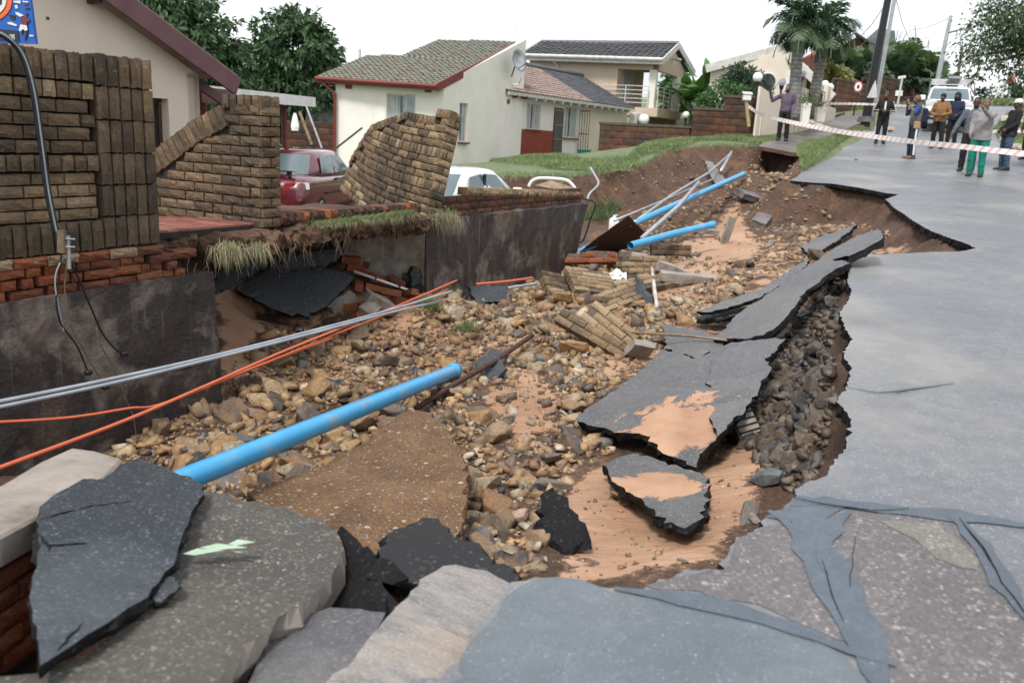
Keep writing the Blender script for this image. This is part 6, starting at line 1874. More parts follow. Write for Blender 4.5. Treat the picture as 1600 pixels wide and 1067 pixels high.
def scatter(n, region, dm=.05):
    """random ground points whose picture lies in a region"""
    out = []
    mn, mx_ = HOLE.min(0), HOLE.max(0)
    while sum(len(o) for o in out) < n:
        Q = rng.uniform(mn, mx_, (6000, 2))
        Q = Q[inpoly(Q, HOLE)]
        d = segdist(Q, HOLE)
        Q = Q[d > dm]
        z = zground(Q[:, 0], Q[:, 1])
        px = topix(np.column_stack([Q, z]))
        out.append(Q[inpoly(px, region)])
        if sum(map(len, out)) == 0 and len(out) > 40: break
    return np.concatenate(out)[:n]
def thin(Q, s, keep=.9):
    m = sandmask(Q)
    return Q[rng.uniform(0, 1, len(Q)) > m * keep]
Q = thin(scatter(19000, STONY), 0, .88)
den = fbm(Q[:, 0], Q[:, 1], .9, 3, 8.)
Q = Q[rng.uniform(-.3, .4, len(Q)) < den + .36]
sz = np.exp(rng.normal(math.log(.054), .62, len(Q)))
Q2 = thin(scatter(4200, SLOPE, .17), 0, .6); sz2 = np.exp(rng.normal(math.log(.062), .55, len(Q2)))
Q3 = thin(scatter(1600, FARR), 0, .85); sz3 = np.exp(rng.normal(math.log(.075), .5, len(Q3)))
Q4 = scatter(420, FARD); sz4 = np.exp(rng.normal(math.log(.06), .5, len(Q4)))
# pebbles on the bare sand
Q5 = np.concatenate([scatter(260, [(860, 740), (1180, 690), (1190, 800), (1120, 880), (900, 910), (840, 860)]), scatter(450, [(700, 560), (900, 560), (900, 680), (760, 690)])]); sz5 = np.exp(rng.normal(math.log(.022), .45, len(Q5)))
AQ = np.concatenate([Q, Q3, Q4, Q5]); AS_ = np.concatenate([sz, sz3, sz4, sz5])
AZ = zground(AQ[:, 0], AQ[:, 1])
AP_ = np.column_stack([AQ, AZ + AS_ * rng.uniform(-.12, .2, len(AQ))])
BZ = zground(Q2[:, 0], Q2[:, 1]); BP = np.column_stack([Q2, BZ + sz2 * rng.uniform(.02, .25, len(Q2))])
# the largest in the picture become stones of their own
def apparent(P, s):
    return s / np.linalg.norm(P - np.array(EYEV), axis=1)
ordA = np.argsort(-apparent(AP_, AS_)); ordB = np.argsort(-apparent(BP, sz2))
AS_ = np.minimum(AS_, .26); sz2 = np.minimum(sz2, .2); big = list(ordA[:170]); bigB = list(ordB[:55])
rockmass('rubble', AP_[ordA[170:]], AS_[ordA[170:]], M['rock'])
rockmass('rubble', BP[ordB[55:]], sz2[ordB[55:]], M['rock_dark'])
def stone(p, s, pool, label, group, sc=None):
    o = bpy.data.objects.new('stone', random.choice(pool)); COL.objects.link(o)
    o.location = p; o.rotation_euler = (random.uniform(-.5, .5), random.uniform(-.5, .5), random.uniform(0, 6.28))
    o.scale = sc or (s, s, s)
    return tag(o, label, 'stone', group, 'thing')
for i in big: stone(AP_[i], AS_[i] * 1.1, RK, 'broken brown stone lying loose on the washed-out gully floor', 'loose stones on the gully floor')
for i in bigB: stone(BP[i], sz2[i] * 1.1, RKD, 'dark wet stone in the bank below the broken road edge', 'dark stones below the road edge')
# stones that stand out in the photograph
def named(px, py, wpx, label, pool=RK, h=.3, sc=(1.25, 1, .8)):
    p = gpt(px, py, 0); d = (p - EYEV).length
    s = wpx * d / FPX * .85
    stone(p + ZD * s * h * .5, s, pool, label, None, (s * sc[0], s * sc[1], s * sc[2]))
named(1195, 755, 58, 'blue-grey flat boulder on the sand below the road edge', [rock_mesh(70, simple('blue_grey_stone', (.14, .155, .155), (.07, .08, .082), 5, .6, .6, 30))])
named(1215, 700, 54, 'large brown boulder just below the road edge', RKD, .4)
named(1205, 655, 42, 'angular dark boulder above the large brown one', RKD, .5)
named(1268, 545, 30, 'rounded dark cobble in the bank under the long asphalt strip', RKD, .5)
named(1170, 806, 44, 'striped flat brown stone on the front sand', RK, .2, (1.4, .9, .5))
named(1176, 812, 22, 'small white stone at the edge of the front sand', [rock_mesh(72, M['concrete_pale'])], .4)
named(803, 815, 42, 'rounded pink-tan boulder behind the black asphalt chunk', [rock_mesh(73, simple('pink_tan_stone', (.40, .28, .21), (.3, .2, .15), 4, .7, .4, 30))], .5)
named(975, 782, 44, 'brown block of stone left of the sand-streaked slab', RK, .5)
named(862, 720, 46, 'dark brown boulder at the middle of the gully', RKD, .4)
named(1140, 495, 26, 'orange-tan stone under the stacked asphalt sheets', [rock_mesh(74, simple('orange_stone', (.40, .22, .11), (.28, .14, .07), 5, .75, .5, 30))], .5)
named(560, 548, 36, 'tall tan stone left of the blue pipe mouth', RK, .6, (1, .8, 1.3))
named(690, 505, 40, 'rounded ochre stone with grass beside it', [rock_mesh(75, simple('ochre_stone', (.34, .22, .11), (.18, .11, .055), 5, .75, .6, 30))], .6)
named(606, 575, 52, 'long flat brown stone in the stony bed', RK, .4, (1.6, .8, .6))
# ------------------------------------------------------------------ plants
def rotz(v, a):
    return Vector((v.x * math.cos(a) - v.y * math.sin(a), v.x * math.sin(a) + v.y * math.cos(a), v.z))
def leafcloud(lobes, dens, leaf, per, droop=.5, inner=True, spread=.16, seed=0, base=Vector(), lump=.18, fill=.35):
    """lobes: (centre, (rx, ry, rz)); rosettes of leaves through the outer shell of each lobe"""
    rg = np.random.default_rng(seed)
    C = []; N = []
    for c, r_ in lobes:
        r_ = np.array(r_); area = 4 * math.pi * ((r_[0] * r_[1]) ** 1.6 + (r_[0] * r_[2]) ** 1.6 + (r_[1] * r_[2]) ** 1.6) ** (1 / 1.6) / 3 ** (1 / 1.6)
        k = int(area * dens)
        d = rg.normal(size=(k, 3)); d /= np.linalg.norm(d, axis=1)[:, None]
        lum = 1 + lump * np.sin(d[:, 0] * 7 + seed) * np.cos(d[:, 2] * 6 + seed * 2) + lump * .6 * np.sin(d[:, 1] * 13 + d[:, 2] * 9)
        rad = np.where(rg.uniform(size=k) < fill, rg.uniform(.55, .9, k), rg.uniform(.9, 1.03, k)) * lum
        C.append(np.array(c) + d * r_ * rad[:, None]); n = d / r_; N.append(n / np.linalg.norm(n, axis=1)[:, None])
    C = np.concatenate(C); N = np.concatenate(N)
    k = len(C)
    P = np.repeat(C, per, 0); Nn = np.repeat(N, per, 0)
    m = len(P)
    dr = rg.normal(size=(m, 3)) * .8 + Nn * .75; dr[:, 2] -= droop
    dr /= np.linalg.norm(dr, axis=1)[:, None]
    sd_ = np.cross(dr, Nn + rg.normal(size=(m, 3)) * .45); sd_ /= np.linalg.norm(sd_, axis=1)[:, None] + 1e-9
    L_ = leaf * rg.uniform(.7, 1.25, m)[:, None]
    P = P + rg.normal(size=(m, 3)) * spread * .5
    a = P; b = P + dr * L_ * .45 + sd_ * L_ * .17; c = P + dr * L_; c[:, 2] -= L_[:, 0] * .12; e = P + dr * L_ * .45 - sd_ * L_ * .17
    V = np.stack([a, b, c, e], 1).reshape(-1, 3) - np.array(base)
    return V, np.arange(m * 4).reshape(-1, 4)
def px_lobes(lst, d, depth=.9):
    out = []
    for l in lst:
        px, py, rx, ry = l[:4]; dd = d + (l[4] if len(l) > 4 else 0)
        c = at(px, py, dd); k = dd / FPX
        out.append((tuple(c), (rx * k, (rx + ry) / 2 * k * depth, ry * k)))
    return out
def tree(name, label, cat, lobes, base, m, dens=11, leaf=.26, per=12, droop=.5, trunk=.25, seed=1, bark='bark', limbs=6, group=None, **kw):
    t = thing(name, label, cat, base, group)
    V, Fc = leafcloud(lobes, dens, leaf, per, droop, seed=seed, base=base, **kw)
    link('crown', mesh_np('crown', V, Fc, m), t)
    if trunk:
        b = Vector(base); top = Vector(lobes[0][0]); rn = random.Random(seed)
        mb = MB(); fork = b.lerp(top, .45) + Vector((rn.uniform(-.1, .1), 0, 0))
        mb.tube([b - ZD * .2, b.lerp(fork, .5) + Vector((rn.uniform(-.08, .08), .03, 0)), fork], [trunk, trunk * .8, trunk * .7], 9)
        for c, r_ in lobes[:limbs]:
            c = Vector(c); mid = fork.lerp(c, .5) + Vector((rn.uniform(-.2, .2), rn.uniform(-.2, .2), rn.uniform(0, .2)))
            mb.tube([fork - ZD * .05, mid, c], [trunk * .5, trunk * .3, trunk * .1], 6)
        mb.build('trunk', M[bark], t)
    return t
def gbase(px, d):
    p = at(px, 250, d); return Vector((p.x, p.y, float(zout(p.x, p.y))))
tree('mango_tree', 'dense round dark mango tree standing left of the white house', 'tree', px_lobes([(458, 78, 62, 52), (425, 105, 38, 44), (497, 95, 34, 46), (455, 145, 62, 52), (418, 160, 34, 40), (495, 150, 32, 48), (440, 185, 40, 34), (465, 40, 34, 20)], 37), gbase(455, 37), M['leaf_mango'], 9, .34, 12, .75, .3, 3)
tree('mango_tree', 'wide dark mango tree rising behind the near cream house', 'tree', px_lobes([(240, 25, 80, 55), (305, 62, 62, 55), (180, 0, 70, 50), (345, 100, 36, 42), (270, 95, 70, 60), (215, 60, 60, 60), (330, 140, 50, 45), (150, -30, 60, 50)], 30), gbase(280, 30), M['leaf_mango'], 10, .30, 12, .75, .35, 4)
tree('mango_tree', 'lower dark tree between the two mango crowns', 'tree', px_lobes([(395, 150, 34, 36), (380, 135, 22, 26), (400, 185, 30, 30)], 42), gbase(395, 42), M['leaf_mango'], 7, .34, 12, .6, .2, 5)
# bushes by the stepped wall and behind
tree('bush', 'bright green bush spilling over the stepped block wall', 'bush', px_lobes([(1127, 150, 26, 20), (1108, 158, 12, 12), (1148, 148, 18, 14)], 33.5), gbase(1127, 33.8), M['leaf_bush'], 26, .16, 12, .2, .08, 6)
tree('bush', 'dark spiky shrub behind the bright green bush', 'bush', px_lobes([(1155, 130, 20, 24), (1175, 128, 14, 16), (1140, 130, 10, 12)], 35.5), gbase(1155, 35.5), M['leaf_dark'], 24, .22, 12, -.2, .08, 7)
tree('bush', 'dark shrub in front of the round window', 'bush', px_lobes([(1192, 140, 10, 12), (1183, 150, 12, 14)], 34), gbase(1190, 34), M['leaf_dark'], 26, .16, 12, .2, .06, 8)
tree('tree', 'pale banana-like clump crown beyond the balcony', 'tree', px_lobes([(1062, 150, 26, 30), (1050, 130, 16, 18)], 54), gbase(1062, 54), M['leaf_bush'], 6, .5, 9, .3, .15, 9)
for i, (a, lab) in enumerate([([(1545, 148, 16, 9), (1528, 150, 10, 8)], 'low dark tree on the horizon beyond the road crest'), ([(1580, 140, 12, 12), (1596, 150, 10, 12)], 'dark tree at the far right of the road crest'), ([(1517, 121, 9, 6), (1525, 126, 6, 5)], 'small round treetop above the white pickup'), ([(1470, 132, 16, 18), (1450, 140, 16, 16), (1480, 145, 10, 10)], 'bushy shrub behind the second utility pole')]):
    d = (80, 72, 78, 58)[i]
    tree('tree', lab, 'tree', px_lobes(a, d), gbase(a[0][0], d), M['leaf_dark' if i < 3 else 'leaf_palm'], 3.0 if i < 3 else 5, .5 if i < 3 else .4, 12, .2, .15, 20 + i)
# street tree hanging in from the right
t = tree('street_tree', 'large fine-leaved tree overhanging the road at the top right', 'tree', px_lobes([(1570, 45, 48, 36), (1605, 15, 55, 40), (1640, 60, 60, 50), (1545, 88, 34, 20), (1590, 92, 36, 22), (1530, 62, 24, 16), (1508, 82, 14, 9), (1512, 98, 10, 7), (1620, 118, 36, 22), (1560, 15, 26, 16)], 22), gbase(1720, 22), M['leaf_street'], 17, .125, 13, .15, 0, 11, spread=.3, fill=.75, lump=.3)
mb = MB(); b = gbase(1720, 22); b0 = at(1680, 95, 22)
mb.tube([b, b.lerp(b0, .5) + Vector((.2, 0, 0)), b0], [.3, .25, .2], 9)
for px, py in ((1570, 60), (1530, 75), (1590, 95), (1545, 100), (1600, 30), (1510, 90)):
    e = at(px, py, 22); mb.tube([b0, b0.lerp(e, .5) + ZD * .25, e], [.12, .06, .012], 6)
mb.build('trunk', M['bark'], t)
# palms
def fronds(base, specs, seed=0, leaflets=26, lw=.035, V0=None):
    """specs: (azimuth, elevation, length, droop, leaflet length)"""
    rg = np.random.default_rng(seed); V, F_ = [], []
    for az, el, Ln, dr, ll in specs:
        d = np.array([math.cos(az) * math.cos(el), math.sin(az) * math.cos(el), math.sin(el)])
        side = np.array([-math.sin(az), math.cos(az), 0])
        P = []; p = np.array(base, float); dd = d.copy(); n = leaflets
        for i in range(n + 1):
            P.append(p.copy()); p = p + dd * Ln / n
            dd = dd + np.array([0, 0, -dr / n]); dd /= np.linalg.norm(dd)
        P = np.array(P)
        for i in range(1, n + 1):
            f = i / n; l_ = ll * math.sin(min(1, f * 1.15 + .12) * math.pi) ** .6 + .03
            tg = P[i] - P[i - 1]; tg /= np.linalg.norm(tg)
            up = np.cross(tg, side)
            if up[2] < 0: up = -up
            for s in (-1, 1):
                dl = side * s * .85 + tg * .55 + up * rg.uniform(-.15, .35); dl /= np.linalg.norm(dl)
                tip = P[i] + dl * l_; tip[2] -= l_ * rg.uniform(.15, .45)
                mid = P[i] + dl * l_ * .55; mid[2] += 0
                wv = tg * lw * .5
                k = len(V); V += [P[i] - wv * .6, P[i] + wv * .6, mid + wv, tip, mid - wv]; F_ += [(k, k + 1, k + 2, k + 4), (k + 4, k + 2, k + 3)]
        k = len(V); ws = np.array([0, 0, .014])
        for i in range(n + 1): V += [P[i] - side * .014 * (1 - i / n * .8), P[i] + side * .014 * (1 - i / n * .8)]
        F_ += [(k + 2 * i, k + 2 * i + 1, k + 2 * i + 3, k + 2 * i + 2) for i in range(n)]
    return V, F_
def put_fronds(t, name, base, specs, m, seed=0, **kw):
    V, F_ = fronds(base, specs, seed, **kw)
    link(name, mesh_np(name, np.array(V) - np.array(ABS[t.name]), F_, m), t)
def palm(label, base, top, crown, rb, rt_, nf, fl, seed):
    t = thing('palm_tree', label, 'palm', base, 'tall palms at the driveway')
    pts = [Vector(base).lerp(Vector(top), f) for f in np.linspace(0, 1, 9)]
    MB().tube(pts, [rb * 1.25, rb * 1.02, rb, rb, rb * .95, rb * .9, rb * .85, rt_, rt_], 12).build('trunk', M['palmtrunk'], t, smooth=True)
    cs = Vector(crown)
    MB().tube([Vector(top), Vector(top).lerp(cs, .3), Vector(top).lerp(cs, .75), cs], [rt_, rt_ * 1.05, rt_ * .7, rt_ * .3], 10).build('crownshaft', M['crownshaft'], t, smooth=True)
    rn = random.Random(seed)
    for i in range(nf):
        az = 2.4 * i + rn.uniform(-.2, .2); el = R(72 - 95 * (i / nf) + rn.uniform(-6, 6))
        put_fronds(t, 'frond', cs - ZD * .05, [(az, el, fl * rn.uniform(.85, 1.1), 1.9 + rn.uniform(0, .7), .62)], M['leaf_dark' if i % 3 else 'leaf_palm'], seed * 50 + i, leaflets=30, lw=.085)
palm('taller tall palm behind the man in the purple shirt', at(1239, 190, 31.5), at(1246, 82, 31.5), at(1251, 28, 31.5), .23, .2, 20, 1.75, 1)
palm('right-hand tall palm leaning beside the first one', at(1266, 186, 33.5), at(1284, 86, 33.5), at(1291, 42, 33.5), .22, .2, 19, 1.85, 2)
pb_ = [(1300, 118, 48, 'leaf_yellow', 1.6), (1318, 108, 50, 'leaf_palm', 2.2), (1335, 112, 52, 'leaf_palm', 2.3), (1352, 118, 52, 'leaf_palm', 2.4), (1372, 110, 54, 'leaf_palm', 2.8), (1390, 108, 55, 'leaf_palm', 3.2), (1408, 105, 56, 'leaf_palm', 3.3), (1426, 112, 56, 'leaf_palm', 3.0), (1444, 118, 56, 'leaf_palm', 2.6), (1462, 128, 57, 'leaf_palm', 2.2), (1400, 120, 53, 'leaf_dark', 2.4), (1330, 122, 49, 'leaf_dark', 1.8)]
desc = ['yellowing low palm at the left end of the thicket', 'pale feathery palm below the brick gable', 'feathery palm left of the dark utility pole', 'palm directly behind the dark utility pole', 'tall palm right of the dark utility pole', 'tallest upright palm of the thicket', 'broad palm at the middle of the thicket', 'arching palm over the brick boundary wall', 'palm in front of the far brick gable', 'low palm beside the second utility pole', 'dark low palm at the foot of the thicket', 'dark small palm above the boundary wall corner']
for i, ((px, py, d, mk, fl), lb) in enumerate(zip(pb_, desc)):
    g = gbase(px, d); cr = at(px, py + 14, d)
    t = thing('palm', lb, 'palm', g, 'palms in the thicket up the hill')
    MB().tube([g, Vector((cr.x, cr.y, cr.z))], [.14, .1], 7).build('trunk', M['palmtrunk'], t)
    rn = random.Random(40 + i)
    sp = [(rn.uniform(0, 6.28), R(rn.uniform(12, 86)), fl * rn.uniform(.8, 1.2), .9 + rn.uniform(0, .6), .85) for _ in range(19)]
    put_fronds(t, 'fronds', cr, sp, M[mk], 70 + i, leaflets=26, lw=.15)
tree('bush', 'dense dark undergrowth along the top of the brick boundary wall', 'bush', px_lobes([(1325, 128, 24, 9), (1365, 126, 28, 9), (1405, 126, 30, 9), (1440, 130, 22, 10)], 59), gbase(1380, 59), M['leaf_dark'], 6, .42, 10, .2, 0, 31)
# banana plants
def banana(label, px, py, d, n, L_, seed):
    g = gbase(px, d); c = at(px, py, d); t = thing('banana_plant', label, 'banana plant', g, 'banana plants beyond the block wall')
    MB().tube([g, c], [.14, .09], 8).build('stem', M['crownshaft'], t)
    rn = random.Random(seed)
    for i in range(n):
        az = 2.4 * i; el = R(rn.uniform(35, 80)); mb = MB(); P = []; p = c.copy(); dd = Vector((math.cos(az) * math.cos(el), math.sin(az) * math.cos(el), math.sin(el)))
        k = 9
        for j in range(k + 1):
            P.append(p.copy()); p = p + dd * L_ / k; dd = (dd - ZD * .17).normalized()
        sd_ = Vector((-math.sin(az), math.cos(az), 0)); vs = []
        for j, p in enumerate(P):
            wd = .30 * math.sin(math.pi * min(1, (j + .6) / (k + .8))) ** .7
            vs += [p - sd_ * wd - ZD * wd * .35 + Vector((0, 0, rn.uniform(-.04, .04))), p, p + sd_ * wd - ZD * wd * .35 + Vector((0, 0, rn.uniform(-.04, .04)))]
        mb.add(vs, [(3 * j + q, 3 * j + q + 1, 3 * j + q + 4, 3 * j + q + 3) for j in range(k) for q in (0, 1)])
        mb.build('leaf', M['leaf_bush'], t, fix=False)
banana('banana plant with broad pale leaves right of the balcony', 1090, 150, 45, 10, 1.9, 3)
banana('second banana plant close behind the balcony column', 1075, 158, 47, 8, 1.7, 4)
banana('banana plant nearer the bright bush', 1108, 138, 47, 9, 1.8, 5)
# grass
def blades(P, h, wd, m, name, lean=(0, 0), hang=False, seed=0, parent=None, spread=.35, label=None):
    rg = np.random.default_rng(seed); n = len(P); P = np.asarray(P, float)
    hh = h * rg.uniform(.5, 1.3, n)[:, None]; a = rg.uniform(0, 6.28, n)
    s = np.stack([np.cos(a), np.sin(a), a * 0], 1) * wd
    d = np.stack([rg.normal(0, spread, n) + lean[0], rg.normal(0, spread, n) + lean[1], np.ones(n)], 1)
    m1 = P + d * hh * .55
    if hang:
        d2 = np.stack([d[:, 0], d[:, 1], rg.normal(.1, .3, n)], 1)
        m1 = P + d2 * hh * .6; t1 = m1 + np.stack([d[:, 0] * .35, d[:, 1] * .35, -rg.uniform(.6, 1.2, n)], 1) * hh
    else:
        t1 = m1 + np.stack([d[:, 0] * 1.4, d[:, 1] * 1.4, np.full(n, .75)], 1) * hh * .5
    V = np.stack([P - s, P + s, m1 + s * .7, t1, m1 - s * .7], 1).reshape(-1, 3)
    i = np.arange(n)[:, None] * 5
    F_ = np.concatenate([np.concatenate([i, i + 1, i + 2, i + 4], 1)]).tolist() + np.concatenate([i + 4, i + 2, i + 3], 1).tolist()
    base = np.array(ABS[parent.name]) if parent is not None else np.zeros(3)
    o = link(name, mesh_np(name, V - base, F_, m), parent)
    tag(o, label, kind='stuff')
    return o
def region_pts(pix, n, fn=zout, seed=0):
    W = np.array([tuple(onsurf(a, b, fn).xy) for a, b in pix]); rg = np.random.default_rng(seed); out = np.zeros((0, 2))
    while len(out) < n:
        Q = rg.uniform(W.min(0), W.max(0), (n * 3, 2)); out = np.concatenate([out, Q[inpoly(Q, W)]])
    Q = out[:n]; return np.column_stack([Q, fn(Q[:, 0], Q[:, 1])])
blades(region_pts([(750, 249), (860, 262), (985, 264), (1000, 243), (1060, 230), (1120, 218), (1186, 226), (1240, 207), (1300, 184), (1235, 188), (1180, 196), (1090, 212), (1000, 230), (980, 246), (880, 250)], 70000, seed=1), .10, .011, M['grass'], 'grass', seed=1)
rim = HOLE[len(_re) + 2:len(_re) + 15]
rp = np.array([tuple(p) for p in rough_line([Vector(tuple(p)) for p in rim], .05, .006, 5)])
rp = rp + rng.normal(0, .07, rp.shape)
blades(np.column_stack([rp, zout(rp[:, 0], rp[:, 1]) - .02]), .13, .008, M['grass'], 'grass', hang=True, seed=2)
blades(region_pts([(760, 246), (985, 262), (990, 268), (900, 268), (770, 254)], 14000, seed=3), .07, .009, M['grass'], 'grass', seed=3)
blades(region_pts([(1242, 240), (1262, 226), (1312, 212), (1300, 222), (1272, 236), (1252, 250)], 3500, seed=4), .2, .008, M['grass'], 'grass', seed=4)
blades(region_pts([(1250, 252), (1264, 234), (1345, 197), (1350, 203), (1313, 222), (1290, 243), (1254, 268)], 8000, seed=14), .13, .009, M['grass'], 'grass', seed=14)
blades(region_pts([(440, 224), (525, 222), (525, 245), (440, 245)], 6000, seed=5), .1, .012, M['grass'], 'grass', seed=5)
blades(region_pts([(1310, 166), (1440, 160), (1445, 166), (1330, 172)], 6000, seed=6), .2, .02, M['grass'], 'grass', seed=6)
blades(region_pts([(1550, 205), (1575, 180), (1612, 172), (1612, 240), (1585, 232), (1560, 218)], 5000, seed=7), .22, .012, M['grass'], 'grass', seed=7)
blades(region_pts([(1530, 158), (1600, 158), (1600, 151), (1535, 151)], 2500, seed=8), .35, .05, M['grass'], 'grass', seed=8)
gp = scatter(900, [(912, 345), (925, 322), (958, 316), (972, 328), (950, 345)]); blades(np.column_stack([gp, zground(gp[:, 0], gp[:, 1])]), .16, .008, M['grass'], 'grass', seed=9)
# grass and roots hanging over the ledge
def ledge_pts(u0, u1, n, seed, v0=5.22, v1=5.5, zz=.70):
    rg = np.random.default_rng(seed); u = rg.uniform(u0, u1, n); v = rg.uniform(v0, v1, n); x, y = xy(u, v)
    return np.column_stack([x, y, np.full(n, zz) + rg.normal(0, .012, n)])
nx_, ny_ = -VD.x * .5, -VD.y * .5
blades(ledge_pts(6.15, 7.75, 1500, 11, 5.24, 5.40), .06, .004, M['grass'], 'grass', seed=11, lean=(nx_, ny_))
blades(ledge_pts(6.15, 7.8, 700, 12, 5.22, 5.34), .07, .003, M['drygrass'], 'grass', seed=12, lean=(nx_, ny_), hang=True)
def tuft(label, c, n, h, m, seed, rad=.1, lean=(0, 0), hang=True, wd=.004):
    rg = np.random.default_rng(seed); P = np.array(c) + rg.normal(0, rad, (n, 3)) * (1, 1, .3)
    o = blades(P, h, wd, m, 'grass_tuft', lean, hang, seed, None, .45)
    o['kind'] = 'thing'; return tag(o, label, 'grass tuft')
for lab, c, n, h_, mk, sd_, rd in (('thick grass tuft hanging over the left corner of the long retaining wall', P3(8.3, 5.25, .66), 650, .17, 'drygrass', 21, .08), ('greener blades in the tuft over the retaining wall corner', P3(8.35, 5.32, .70), 260, .12, 'grass', 22, .07), ('pale dry grass tuft hanging beside the orange brick footing', P3(4.95, 5.2, .60), 420, .14, 'drygrass', 23, .045), ('second smaller dry tuft hanging left of the asphalt slabs', P3(5.3, 5.22, .58), 260, .13, 'drygrass', 24, .03)):
    tuft(lab, c, n, h_, M[mk], sd_, rd, (nx_, ny_), True, .0035)
tuft('small green weed growing on the stones behind the pipe mouth', gpt(728, 515, .05), 260, .1, M['grass'], 25, .06, (0, 0), False)
tuft('sprig of weeds where the conduits meet the rubble', gpt(672, 480, .08), 200, .12, M['grass'], 26, .06, (0, 0), False)
tuft('tiny green weed at the corner of the gravel-crusted slab', gpt(690, 680, .26), 60, .05, M['grass'], 27, .03, (0, 0), False, .005)
rts = MB(); rn = random.Random(8)
for i in range(90):
    u_ = rn.uniform(4.6, 8.0); p = P3(u_, 5.30 + rn.uniform(-.02, .05), .58 + rn.uniform(-.1, .06)); pts = [p]
    for k in range(4):
        p = p + Vector((rn.uniform(-.03, .03), rn.uniform(-.03, .02), -rn.uniform(.02, .07))); pts.append(p)
    rts.tube(pts, [.004, .0035, .003, .002, .001], 4, caps=False)
tag(rts.build('hanging_roots', M['root'], fix=False), kind='stuff')
# leafy sprig on the slabs under the ledge
sp = gpt(412, 416, .3); mb = MB(); rn = random.Random(3)
for i in range(22):
    a = rn.uniform(0, 6.28); d = Vector((math.cos(a), math.sin(a), rn.uniform(-.2, .3))); s = Vector((-d.y, d.x, 0)).normalized() * .014; p = sp + Vector((rn.uniform(-.18, .18), rn.uniform(-.06, .06), rn.uniform(0, .05)))
    mb.add([p, p + d * .06 + s, p + d * .13 - ZD * .02, p + d * .06 - s], [(0, 1, 2, 3)])
tag(mb.build('leafy_sprig', M['leaf_bush'], base=sp, fix=False), 'fresh green leafy sprig lying on the slabs under the overhang', 'plant', kind='thing')
# ------------------------------------------------------------------ pavement, kerb and things along the street
zpv = lambda x, y: zout(x, y) + .04
pav = [onsurf(a, b, zpv).xy for a, b in [(1185, 229), (1200, 231), (1216, 234), (1236, 238), (1251, 240), (1263, 229), (1285, 219), (1306, 211), (1330, 199), (1350, 190), (1362, 181), (1345, 176), (1318, 180), (1290, 188), (1262, 197), (1235, 208), (1208, 219)]]
sheet('pavement', rough_line(pav, .012, .15, 2, True), zpv, M['pave'], .1, .5, side=M['soil'])
kb2 = [onsurf(a, b, zpv) for a, b in [(1264, 231), (1285, 221), (1306, 213), (1330, 201), (1350, 192)]]
for i, (a, b) in enumerate(zip(kb2[:-1], kb2[1:])):
    k = max(1, int((b - a).length / 1.0))
    for q in range(k):
        tag(MB().span(a.lerp(b, q / k + .01) - ZD * .05, a.lerp(b, (q + .97) / k) - ZD * .05, .14, .2).build('kerb', M['mortar_light'], bevel=.015), kind='structure')
lb2 = [onsurf(a, b, lambda x, y: zout(x, y)) for a, b in [(1245, 205), (1262, 199), (1285, 192), (1305, 184), (1318, 180)]]
for a, b in zip(lb2[:-1], lb2[1:]):
    tag(MB().span(a + ZD * .05, b + ZD * .05, .12, .16).build('kerb', M['mortar_light']), kind='structure')
def pole(name, label, p0, p1, r0, r1, m, cat='pole'):
    return tag(MB().tube([p0, Vector(p0).lerp(Vector(p1), .5), p1], [r0, (r0 + r1) / 2, r1], 10).build(name, m, base=p0, smooth=False), label, cat, kind='thing')
tp = thing('utility_pole', 'tall dark tarred utility pole leaning right behind the man in the black tracksuit', 'utility pole', gbase(1353, 36))
MB().tube([at(1353, 187, 36) - ZD * .3, at(1370, 90, 36), at(1392, -25, 36)], [.19, .16, .13], 10).build('shaft', M['blackplastic'], tp)
MB().tube([at(1353, 187, 36) - ZD * .1, at(1353, 184, 36) + ZD * .05], [.36, .3], 10).build('footing', M['pave'], tp)
pole('utility_pole', 'grey weathered stay pole standing close behind the dark utility pole', at(1366, 172, 38) - ZD * .5, at(1402, -25, 38), .09, .08, M['steel'], 'utility pole')
lp_ = thing('street_lamp', 'grey street lamp pole with a thin arm left of the white pickup', 'street lamp', gbase(1459, 46))
MB().tube([at(1458, 156, 46) - ZD * .6, at(1472, 90, 46), at(1486, 25, 46)], [.15, .12, .09], 8).build('shaft', M['steel'], lp_)
MB().tube([at(1481, 52, 46), at(1495, 48, 45.5), at(1506, 46, 45)], [.05, .04, .04], 6).build('arm', M['steel'], lp_)
MB().box(at(1508, 46, 45), (.5, .2, .12)).build('lantern', M['steel'], lp_)
pole('utility_pole', 'thin far utility pole above the white pickup roof', at(1492, 150, 60) - ZD * 1, at(1504, 72, 60), .12, .09, M['wood'], 'utility pole')
for i, (a, b) in enumerate([((1553, 150), (1563, 132)), ((1566, 152), (1570, 128))]):
    pole('pole', ['pale leaning pole at the road crest', 'pale upright pole at the road crest'][i], at(*a, 72) - ZD * 1, at(*b, 72), .1, .08, M['offwhite'])
for i, (a, b) in enumerate([((1386, 4, 36), (1340, 62, 40)), ((1399, -5, 38), (1420, 60, 50)), ((1486, 28, 46), (1420, 48, 60))]):
    A, B = at(*a), at(*b); mid = A.lerp(B, .5) - ZD * .15
    tag(MB().tube([A, mid, B], .014, 4).build('overhead_wire', M['blackplastic'], base=A), ['thin overhead wire running left from the dark utility pole', 'thin overhead wire running right from the grey stay pole', 'thin overhead wire running from the street lamp to the thicket'][i], 'wire', kind='thing')
